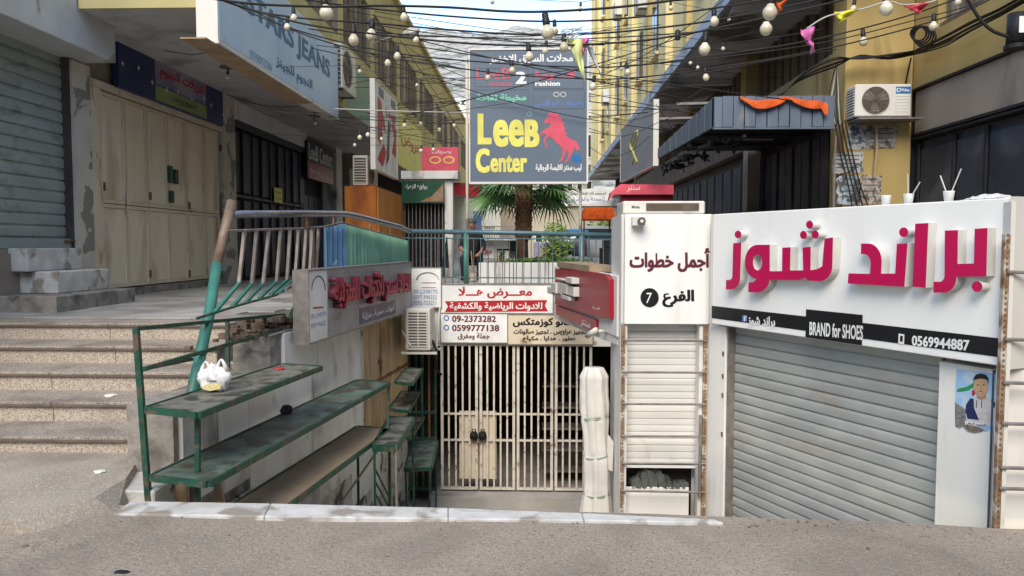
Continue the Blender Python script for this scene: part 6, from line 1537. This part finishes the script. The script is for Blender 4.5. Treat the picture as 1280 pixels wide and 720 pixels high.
# far buildings closing the arcade
def far_building(label, x0, x1, Y, h, m, wins, base=PZ, dep=6):
    t = thing('far_building', label, 'building', ((x0+x1)/2, Y, base)); MB().wbox(x0, x1, Y, Y+dep, base-.4, h).build('wall', m, t)
    MB().wbox(x0-.1, x1+.1, Y-.15, Y-.001, h-.3, h+.1).build('parapet', m_marble, t)
    for a, b, z0, z1, mm in wins:
        f = MB().wbox(a, b, Y-.08, Y-.002, z0, z1).build('window', m_marble, t); MB().wbox(a+.08, b-.08, Y-.1, Y-.081, z0+.08, z1-.08).build('pane', mm, f)
    return t
m_farw = M('far_white_plaster', (.72, .70, .66), (.64, .62, .58), rough=.8, scale=.8, dirt=(.5, .46, .4), ds=.6)
m_farb = M('far_beige_plaster', (.52, .47, .38), (.46, .41, .33), rough=.8, scale=.8)
X = lambda px, Y: onY(px, 306, Y).x
t = far_building('far white two storey building with roller doors behind the palm', X(540, 44), X(668, 44), 44, 4.9, m_farw,
    [(X(590, 44), X(604, 44), 2.2, 3.6, m_skyb), (X(606, 44), X(619, 44), 2.6, 4.2, m_wt), (X(624, 44), X(650, 44), 1.9, 4.0, m_tan), (X(594, 44), X(617, 44), -.2+PZ, 1.9-.35, m_shutW), (X(634, 44), X(660, 44), PZ-.2, 1.9, m_glass)])
MB().wbox(X(590, 44), X(660, 44), 43.2, 43.99, 1.86, 1.98).build('balcony', m_marble, t)
for k in range(24): MB().wbox(X(590, 43.3)+.14*k, X(590, 43.3)+.14*k+.03, 43.25, 43.28, 1.981, 2.6).build('balcony_bar', m_rung, t)
MB().wbox(X(590, 43.3), X(590, 43.3)+3.4, 43.24, 43.29, 2.601, 2.65).build('balcony_rail', m_rung, t)
textpx('سوق', FY(43.8), 604, 310, 318, 615, .02, m_signred, t, .03)
far_building('far pale block with flat roof seen left of the billboard', X(545, 75), X(590, 75), 75, 8.5, m_farw, [(X(562+k*9, 75), X(566+k*9, 75), z, z+1.6, m_glass) for k in range(3) for z in (5,)])
t = far_building('far beige block with stacked balconies behind the billboard', X(668, 52), X(742, 52), 52, 10.5, m_farb, [(X(672+k*12, 52), X(680+k*12, 52), z, z+1.6, m_glass) for k in range(6) for z in (4.3, 7.4)])
for z in (3.6, 6.8): MB().wbox(X(668, 52), X(742, 52), 50.8, 51.84, z, z+.25).build('balcony', m_farw, t)
far_building('far low cream shop building behind the blue stall', X(660, 40), X(800, 40), 40, 3.9, m_farb, [(X(668+k*15, 40), X(679+k*15, 40), 1.0, 2.3, m_glass) for k in range(5)])
# houses on the hillside
rnd = random.Random(3)
for k, (px, py) in enumerate([(524, 112), (536, 96), (548, 120), (560, 84), (572, 104), (582, 92), (555, 140), (575, 132), (540, 74), (578, 76)]):
    Y = 260+ (150-py)*6.5; p = onY(px, py, Y); s_ = rnd.uniform(4, 8)
    hs = thing('hill_house', ['tiny white house low on the left of the hillside', 'tiny house on the left slope under the ridge', 'tiny white house above the roofline on the hillside', 'tiny pale house high on the hillside', 'tiny white house mid slope left of the billboard', 'tiny white house against the billboard edge', 'tiny white house at the hill foot', 'tiny white house low beside the billboard', 'tiny house on the hill ridge at left', 'tiny house on the ridge near the billboard'][k], 'house', p, 'houses on the hillside')
    MB().wbox(p.x-s_*.6, p.x+s_*.6, Y, Y+s_, p.z-14, p.z+s_*.45).build('wall', m_farw, hs)
    for j in range(2): MB().wbox(p.x-s_*.4+j*s_*.5, p.x-s_*.2+j*s_*.5, Y-.1, Y-.01, p.z+s_*.05, p.z+s_*.25).build('window', m_glass, hs)

# ============================================================ CABLES, BULBS, PENNANTS
def cable(label, pts, Y, r=.009, m=m_wire, group='festoon cables across the alley', sag=0, ext=True):
    P = [onY(px, py, Y) for px, py in pts]
    o = thing('cable', label, 'cable', P[0], group)
    MB().tube(T(*P), r, 5).build('strand', m, o, smooth=True); return o
def smoothpts(p, n=6):
    out = []
    for i in range(len(p)-1):
        p0, p1, p2, p3 = p[max(0, i-1)], p[i], p[i+1], p[min(len(p)-1, i+2)]
        for k in range(n):
            t_ = k/n; out.append(tuple(.5*((2*b)+(c-a)*t_+(2*a-5*b+4*c-d)*t_*t_+(3*b-a-3*c+d)*t_**3) for a, b, c, d in zip(p0, p1, p2, p3)))
    return out+[p[-1]]
CB_ = [('nearest thick black festoon cable crossing the top of the photo', 4.2, .0085, [(200, -14), (300, 3), (400, 8), (477, 1+6), (560, 9), (632, 14), (690, 14), (780, 8), (880, -6), (1000, -30)]),
       ('black festoon cable second from the top over the alley', 4.6, .007, [(330, -12), (400, 2), (477, 12), (560, 20), (655, 26), (730, 26), (800, 21), (880, 12), (1010, -10), (1100, -30)]),
       ('black festoon cable third from the top with two big cream bulbs on the right', 5.2, .008, [(200, -30), (300, 8), (372, 22), (470, 29), (560, 37), (655, 43), (740, 42), (820, 35), (900, 24), (1020, 0), (1100, -25)]),
       ('black festoon cable fourth from the top, just above the billboard', 5.0, .008, [(230, -25), (285, 2), (372, 28), (450, 40), (527, 49), (600, 55), (682, 57), (760, 54), (830, 47), (930, 28), (1060, -2), (1150, -30)]),
       ('black festoon cable crossing the upper lettering of the billboard', 6.0, .007, [(250, -20), (310, 14), (372, 38), (460, 60), (540, 72), (640, 80), (700, 83), (780, 83), (880, 71), (1000, 53), (1120, 24), (1220, -10)]),
       ('black festoon cable crossing the billboard at the height of the number two', 6.4, .007, [(300, 4), (372, 40), (460, 66), (540, 80), (627, 92), (700, 97), (780, 98), (900, 84), (1045, 58), (1180, 22), (1270, -15)]),
       ('thin black wire sloping up to the right over the yellow block', 7.5, .005, [(757, 92), (800, 72), (850, 40), (905, 0), (930, -20)]),
       ('black festoon cable with small bulbs across the right balcony', 7.0, .006, [(780, 82), (860, 76), (960, 64), (1045, 50), (1140, 26), (1220, 4), (1260, -20)])]
for lab, Y, r, p in CB_: cable(lab, smoothpts(p), Y, r*.85)
cable('pale thin wire strung between the left facade and the billboard', [(418, 136), (500, 139), (587, 141)], 10.8, .009, m_wirew)
for k, (lab, Y, p) in enumerate([('thin dark wire dropping diagonally down the left facade past the roofline', 15, [(500, 50), (540, 110), (575, 165), (590, 190)]), ('thin black wire in front of the tall white sign', 13, [(418, 150), (470, 160), (560, 178), (586, 180)]),
                     ('thin wire from the left pier to the billboard top', 14, [(505, 56), (540, 78), (590, 100)]), ('thin wire crossing the hillside left of the billboard', 16, [(525, 90), (560, 112), (590, 126)]),
                     ('dark wire looping under the left roof slab', 9.8, [(205, 63), (240, 68), (262, 64)]), ('dark wire bundle along the left pilaster top', 12, [(283, 118), (330, 132), (372, 133)]),
                     ('thin wire sagging between the yellow block and the canopy', 13, [(735, 140), (790, 150), (850, 128), (880, 110)]), ('thin wire sagging low between billboard and canopy', 14, [(735, 160), (780, 170), (830, 150), (880, 132)]),
                     ('thin wire loop right of the billboard bottom', 15, [(735, 182), (760, 196), (790, 188), (812, 170)]), ('thin wire loop under the yellow block end', 16, [(735, 205), (755, 214), (775, 206)]),
                     ('thin wire hanging at the edge of the grey hanging sign', 15, [(820, 130), (840, 160), (862, 190)]), ('thin dark wire high over the balcony slab', 9, [(860, 60), (960, 48), (1030, 36)]),
                     ('thin dark wire crossing the brown louvres at right', 9, [(860, 95), (960, 76), (1045, 62)])]):
    cable(lab, smoothpts(p), Y, .006, m_wire, 'thin wires around the alley')
rw = random.Random(11)
WN = ['running from the light box to the yellow block', 'passing just above the billboard edge', 'crossing the open sky', 'over the left roofline', 'near the top frame edge', 'between the two facades high up', 'before the balcony soffit', 'crossing before the brown louvres',
      'above the canopy', 'dipping before the pale block', 'low across the arcade', 'behind the billboard top', 'beside the billboard pole', 'over the hanging sign', 'at the far end of the arcade', 'above the red sign']
for k in range(32):
    Y = rw.uniform(8, 20); xl, xr = rw.uniform(380, 520), rw.uniform(740, 1000); yl, yr = rw.uniform(0, 150), rw.uniform(20, 170); sg = rw.uniform(6, 24) if k < 16 else rw.uniform(1, 8)
    cable(('thin sagging black wire ' if k < 16 else 'finer nearly straight wire ')+WN[k % 16], [(xl+(xr-xl)*i/14, yl+(yr-yl)*i/14+sg*math.sin(math.pi*i/14)) for i in range(15)], Y, .0045+.003*rw.random(), m_wire, 'thin wires around the alley')
# bundle of cables on the right building
bd_ = thing('cable_bundle', 'sagging bundle of black cables fixed across the yellow column on the right', 'cables', (4.8, 10.8, 4.3))
for k in range(7):
    o_ = k*1.5+random.uniform(-2, 2); p = smoothpts([(968+2*k, 122-o_*.6), (1000+k, 100-o_), (1043, 78-o_*1.2+6), (1075, 72+o_*.5-3), (1110, 72-o_*.2+2*math.sin(k)), (1143, 68-o_*.5)], 5)
    MB().tube(T(*[onY(a, b, 10.72-.02*k) for a, b in p]), .007+.003*(k % 3), 5).build('cable', m_wire, bd_, smooth=True)
    q_ = smoothpts([(1143, 68-o_*.5), (1180, 56-o_+2*math.sin(k*2)), (1215, 38-o_*1.2), (1250, 20-o_), (1285, 0-o_)], 5)
    MB().tube(T(*[RW.pt(*(lambda uz_: (uz_[0], uz_[1], .12+.02*k))(RW.px(a, b, .12+.02*k))) for a, b in q_]), .007+.003*(k % 3), 5).build('cable', m_wire, bd_, smooth=True)
for k in range(6):
    a = [(1046, 80), (1040+2*k, 100+5*k), (1036+3*k, 128), (1042+2*k, 155)]; MB().tube(T(*[onY(x, y, 10.78) for x, y in smoothpts(a)]), .008, 4).build('loop', [m_wire, m_wirew, m_green][k % 3], bd_)
for k in range(4):
    a = [(1044+4*k, 150), (1050+5*k, 190), (1060+5*k, 230), (1066+7*k, 262)]; MB().tube(T(*[onY(x, y, 10.80) for x, y in smoothpts(a)]), .011, 5).build('down_cable', m_wire, bd_)
MB().tube(T(*[onY(x, y, 10.82) for x, y in [(1096, 158), (1096, 190), (1093, 222)]]), .018, 6).build('pale_pipe', m_wood, bd_)
MB().tube(T(*[onY(x, y, 10.82) for x, y in [(1046, 150), (1043, 200), (1042, 262)]]), .02, 6).build('conduit', m_rung, bd_)
MB().tube(T(*[onY(x, y, 10.82) for x, y in [(1139, 72), (1134, 95), (1130, 118)]]), .012, 5).build('down_cable', m_wire, bd_)
for k in range(5):
    c = (1148+2*k, 42+k); MB().tube(T(*[RW.pt(*(lambda uz_: (uz_[0], uz_[1], .2))(RW.px(c[0]+(10+k)*math.cos(a*.524), c[1]+(9+k)*math.sin(a*.524), .2))) for a in range(13)]), .012, 5).build('coil', m_wire, bd_)
jb = thing('junction_box', 'black round cable junction box with pale label at the upper right frame edge', 'junction box', (3.4, 6.0, 3.3))
c = onY(1272, 36, 6.0); MB().tube([(c.x, c.z-.12, -6.0), (c.x+.01, c.z+.11, -6.0)], [.075, .08], 14).build('box', m_socket, jb, smooth=True); MB().tube([(c.x, c.z-.15, -6.0), (c.x, c.z-.121, -6.0)], .09, 14).build('lid', m_socket, jb)
MB(FY(5.918)).box(c.x-.04, c.x+.02, c.z-.05, c.z+.07, 0, .004).build('label_plate', m_wt, jb)
MB().tube(T(*[onY(x, y, 6.0) for x, y in smoothpts([(1205, -10), (1222, 20), (1240, 38), (1262, 46)])]), .014, 6).build('cable', m_wire, jb)

# bulbs: socket + frosted glass, shared meshes
sk_me = MB().lathe((0, -.06, 0), [(.016, 0), (.0185, .006), (.0185, .034), (.016, .036), (.017, .056), (.010, .066)], 12).mesh('socket', m_socket, 0, True)
gl_me = MB().lathe((0, -.130, 0), [(.0005, 0), (.010, .0015), (.020, .007), (.028, .017), (.0325, .031), (.031, .044), (.024, .056), (.0175, .064), (.0155, .073)], 16).mesh('glass', m_bulb, 0, True)
bulbs = [(404, 12, 17, 'over the JEANS lettering, biggest on the left'), (367, 28, 9, 'in front of the STARS lettering, right of a pair'), (360, 38, 8, 'in front of the STARS lettering, left of a pair'), (319, 1, 9, 'at the top edge over the blue light box'),
 (442, 50, 13, 'beside the end of the blue light box'), (466, 43, 13, 'right of the one beside the light box end'), (504, 28, 10, 'just left of the street lamp head'), (497, 73, 9, 'over the top of the left facade, lowest there'), (522, 58, 8, 'right under the street lamp head'), (484, 82, 8, 'between the tall white sign and the roofline'),
 (616, 4, 6, 'at the top edge against open sky'), (681, 38, 16, 'above the billboard, biggest in the middle'), (693, 44, 9, 'close behind the big middle one'), (726, 13, 6, 'at the top against open sky near the yellow block'), (660, 74, 11, 'over the top lettering of the billboard'), (705, 62, 11, 'beside the plastic pennants'), (683, 71, 8, 'over the billboard right of the larger one'),
 (639, 92, 8, 'over the cell with the number two'), (610, 102, 7, 'over the pink billboard lettering'), (743, 110, 9, 'at the right edge of the billboard'), (892, 29, 11, 'before the balcony edge, upper one'), (882, 60, 14, 'before the stained balcony soffit, biggest there'), (783, 95, 8, 'before the yellow block, low'), (957, 33, 15, 'below the largest one at the top right'), (965, 10, 18, 'largest of all, at the top right'),
 (881, 100, 8, 'above the blue grey canopy'), (1108, 6, 16, 'big one between yellow and red pennants'), (1068, 19, 8, 'under the yellow pennant'), (1078, 51, 10, 'before the yellow column'), (1167, 33, 10, 'before the louvres at the upper right'), (1199, 7, 8, 'farthest right, at the top edge'), (838, 12, 6, 'high in front of the yellow block'),
 (285, 97, 9, 'under the left roof slab on a round plate, near one'), (393, 155, 6, 'under the left roof slab on a round plate, far one'), (776, 87, 5, 'small one at the kink of two wires'), (912, 26, 5, 'tiny one before the soffit, top'), (903, 62, 5, 'tiny one before the soffit, middle'), (863, 80, 4, 'tiny one left of the canopy bulb'), (873, 86, 4, 'tiny one just above the canopy edge'),
 (449, 90, 5, 'tiny one over the green plaster patch'), (450, 173, 6, 'small one under the left air conditioner'), (461, 170, 6, 'small one left of the tall white sign foot'), (443, 183, 5, 'lowest small one in the left corner'), (506, 158, 6, 'small one over the yellow banner'), (525, 156, 5, 'tiny one right of the yellow banner'), (521, 108, 5, 'small one on the left louvres'), (550, 163, 5, 'small one above the spectacles sign'), (567, 158, 5, 'tiny one between spectacles sign and billboard'), (477, 175, 5, 'tiny one in front of the tall white sign'), (527, 190, 5, 'tiny one at the left corner of the spectacles sign'), (541, 188, 5, 'tiny one on the spectacles sign')]
cabs = [(Y, p) for _, Y, _, p in CB_]
def cab_y(p, x):
    for a, b in zip(p, p[1:]):
        if a[0] <= x <= b[0]: return a[1]+(b[1]-a[1])*(x-a[0])/(b[0]-a[0])
    return None
for i, (px, py, wp, lab) in enumerate(bulbs):
    d = .061*960/wp; d = min(max(d, 3.4), 12.0)
    if px < 320 and py > 60: d = 10.6
    if px == 393: d = 14
    bsc = .84+.02*((i*5) % 7); hang = None
    if wp >= 7 and not (px in (285, 393)):
        best = min(((abs((cab_y(p_, px) if cab_y(p_, px) is not None else 999)-(py-wp)), Y_, cab_y(p_, px)) for Y_, p_ in cabs), key=lambda q_: q_[0])
        if best[0] < 30: d = best[1]; bsc = min(1.3, max(.6, wp*d/(.065*960))); hang = onY(px, best[2], d)
    c = onY(px, py, d); t = thing('light_bulb', 'frosted bulb with black socket '+lab, 'light bulb', c, 'festoon bulbs over the alley')
    top_z = c.z+.105
    for nm, me in (('socket', sk_me), ('glass', gl_me)): put(nm, me, t, Matrix.Translation((c.x, c.y, c.z+.098)) @ Matrix.Rotation(((i*37) % 11-5)*.03, 4, 'Y') @ Matrix.Scale(bsc, 4))
    # its own short strand of cable, tied to the nearest festoon cable
    if hang is not None:
        MB().tube([(c.x, c.z+.095, -c.y), (hang.x, max(hang.z, c.z+.10), -hang.y)], .005, 5).build('lead', m_wire, t)
    elif wp < 7 and px != 393:
        MB().tube([(c.x+.45*k_*(1.2+.1*(i % 4)), c.z+.10+.05*abs(k_)*(1+.3*(i % 3))+.03*k_*((i % 5)-2), -c.y) for k_ in (-2, -1, 0, 1, 2)], .004, 4).build('lead', m_wire, t)
    elif py < 60 or wp >= 8:
        MB().tube([(c.x, c.z+.098, -c.y), (c.x, c.z+.125, -c.y)], .006, 5).build('lead', m_wire, t)
    if (px, py) in ((285, 97), (393, 155)):
        MB().tube([(c.x, c.z+.10, -c.y), (c.x, 4.455, -c.y)], .006, 5).build('lead', m_wire, t); MB().tube([(c.x, c.z+.13, -c.y), (c.x, c.z+.15, -c.y)], .11, 14).build('plate', m_acd, t)
o = thing('light_bulb', 'empty black bulb socket hanging without a bulb before the yellow block', 'bulb socket', onY(847, 50, 5.2)); put('socket', sk_me, o, Matrix.Translation(onY(847, 48, 5.2)+Vector((0, 0, .05))))

# pennants and knotted plastic
def pennant(label, pts, Y, m, wav=.02):
    P = [onY(a, b, Y) for a, b in pts]; t = thing('pennant', label, 'pennant', P[0])
    mb = MB(); n = 8
    A0, B0, C0 = P[:3]
    for j in range(n+1):
        for i in range(n+1-0):
            u_, v_ = i/n, j/n; p = (A0*(1-u_)+B0*u_)*(1-v_)+C0*v_; p = p+Vector((0, wav*math.sin(6*u_+5*v_)+wav*.5*math.sin(13*v_+3*u_), 0)); mb.v.append(tuple(p))
    for j in range(n):
        for i in range(n): k = j*(n+1)+i; mb.f.append([k, k+1, k+n+2, k+n+1])
    o = mb.build('sheet', m, t, smooth=True); md = o.modifiers.new('thickness', 'SOLIDIFY'); md.thickness = .002
    return t
m_py = M('yellow_green_plastic', (.55, .62, .16), (.65, .66, .35), rough=.35, scale=8); m_pp = M('pink_plastic', (.68, .12, .36), (.6, .16, .36), rough=.35, scale=8); m_pw = M('bluish_plastic', (.45, .52, .60), (.55, .6, .68), rough=.35, scale=8); m_pr = M('red_plastic', (.55, .05, .08), rough=.35)
m_pyy = M('yellow_plastic', (.75, .68, .05), rough=.4)
pennant('long yellow green plastic pennant hanging before the top right of the billboard', [(708, 46), (728, 50), (731, 104)], 5.0, m_py)
pennant('pink scrap of plastic beside the long yellow green pennant', [(727, 46), (737, 48), (729, 70)], 5.02, m_pp)
pennant('translucent bluish plastic pennant at the upper right corner of the billboard', [(729, 50), (738, 52), (752, 96)], 5.05, m_pw)
pennant('crumpled pink plastic pennant hanging before the brown louvres', [(1001, 36), (1018, 34), (1016, 66)], 6.0, m_pp, .04)
pennant('bright yellow pennant near the top of the yellow column', [(1043, 14), (1073, 12), (1050, 28)], 5.0, m_pyy)
pennant('red pennant at the top right between two bulbs', [(1129, 5), (1161, 4), (1148, 18)], 5.0, m_pr)
pennant('small orange scrap of plastic beside the largest bulb', [(972, 2), (984, 0), (974, 15)], 4.0, m_orplast)
cable('pale pennant cord from the column to the top right', smoothpts([(1008, 36), (1035, 20), (1075, 12), (1110, 2), (1130, 6), (1165, 2), (1180, -8)]), 5.0, .005, m_wirew, 'thin wires around the alley')
mb = MB(); c = onY(712, 44, 5.0)
o = thing('cord_knot', 'tangled white cord knot holding the pennants above the billboard', 'cord', c)
for k in range(7): MB().tube(T(*[c+Vector((random.uniform(-.06, .1), random.uniform(-.02, .02), random.uniform(-.03, .05))) for _ in range(5)]), .003, 4).build('cord', m_wirew, o)
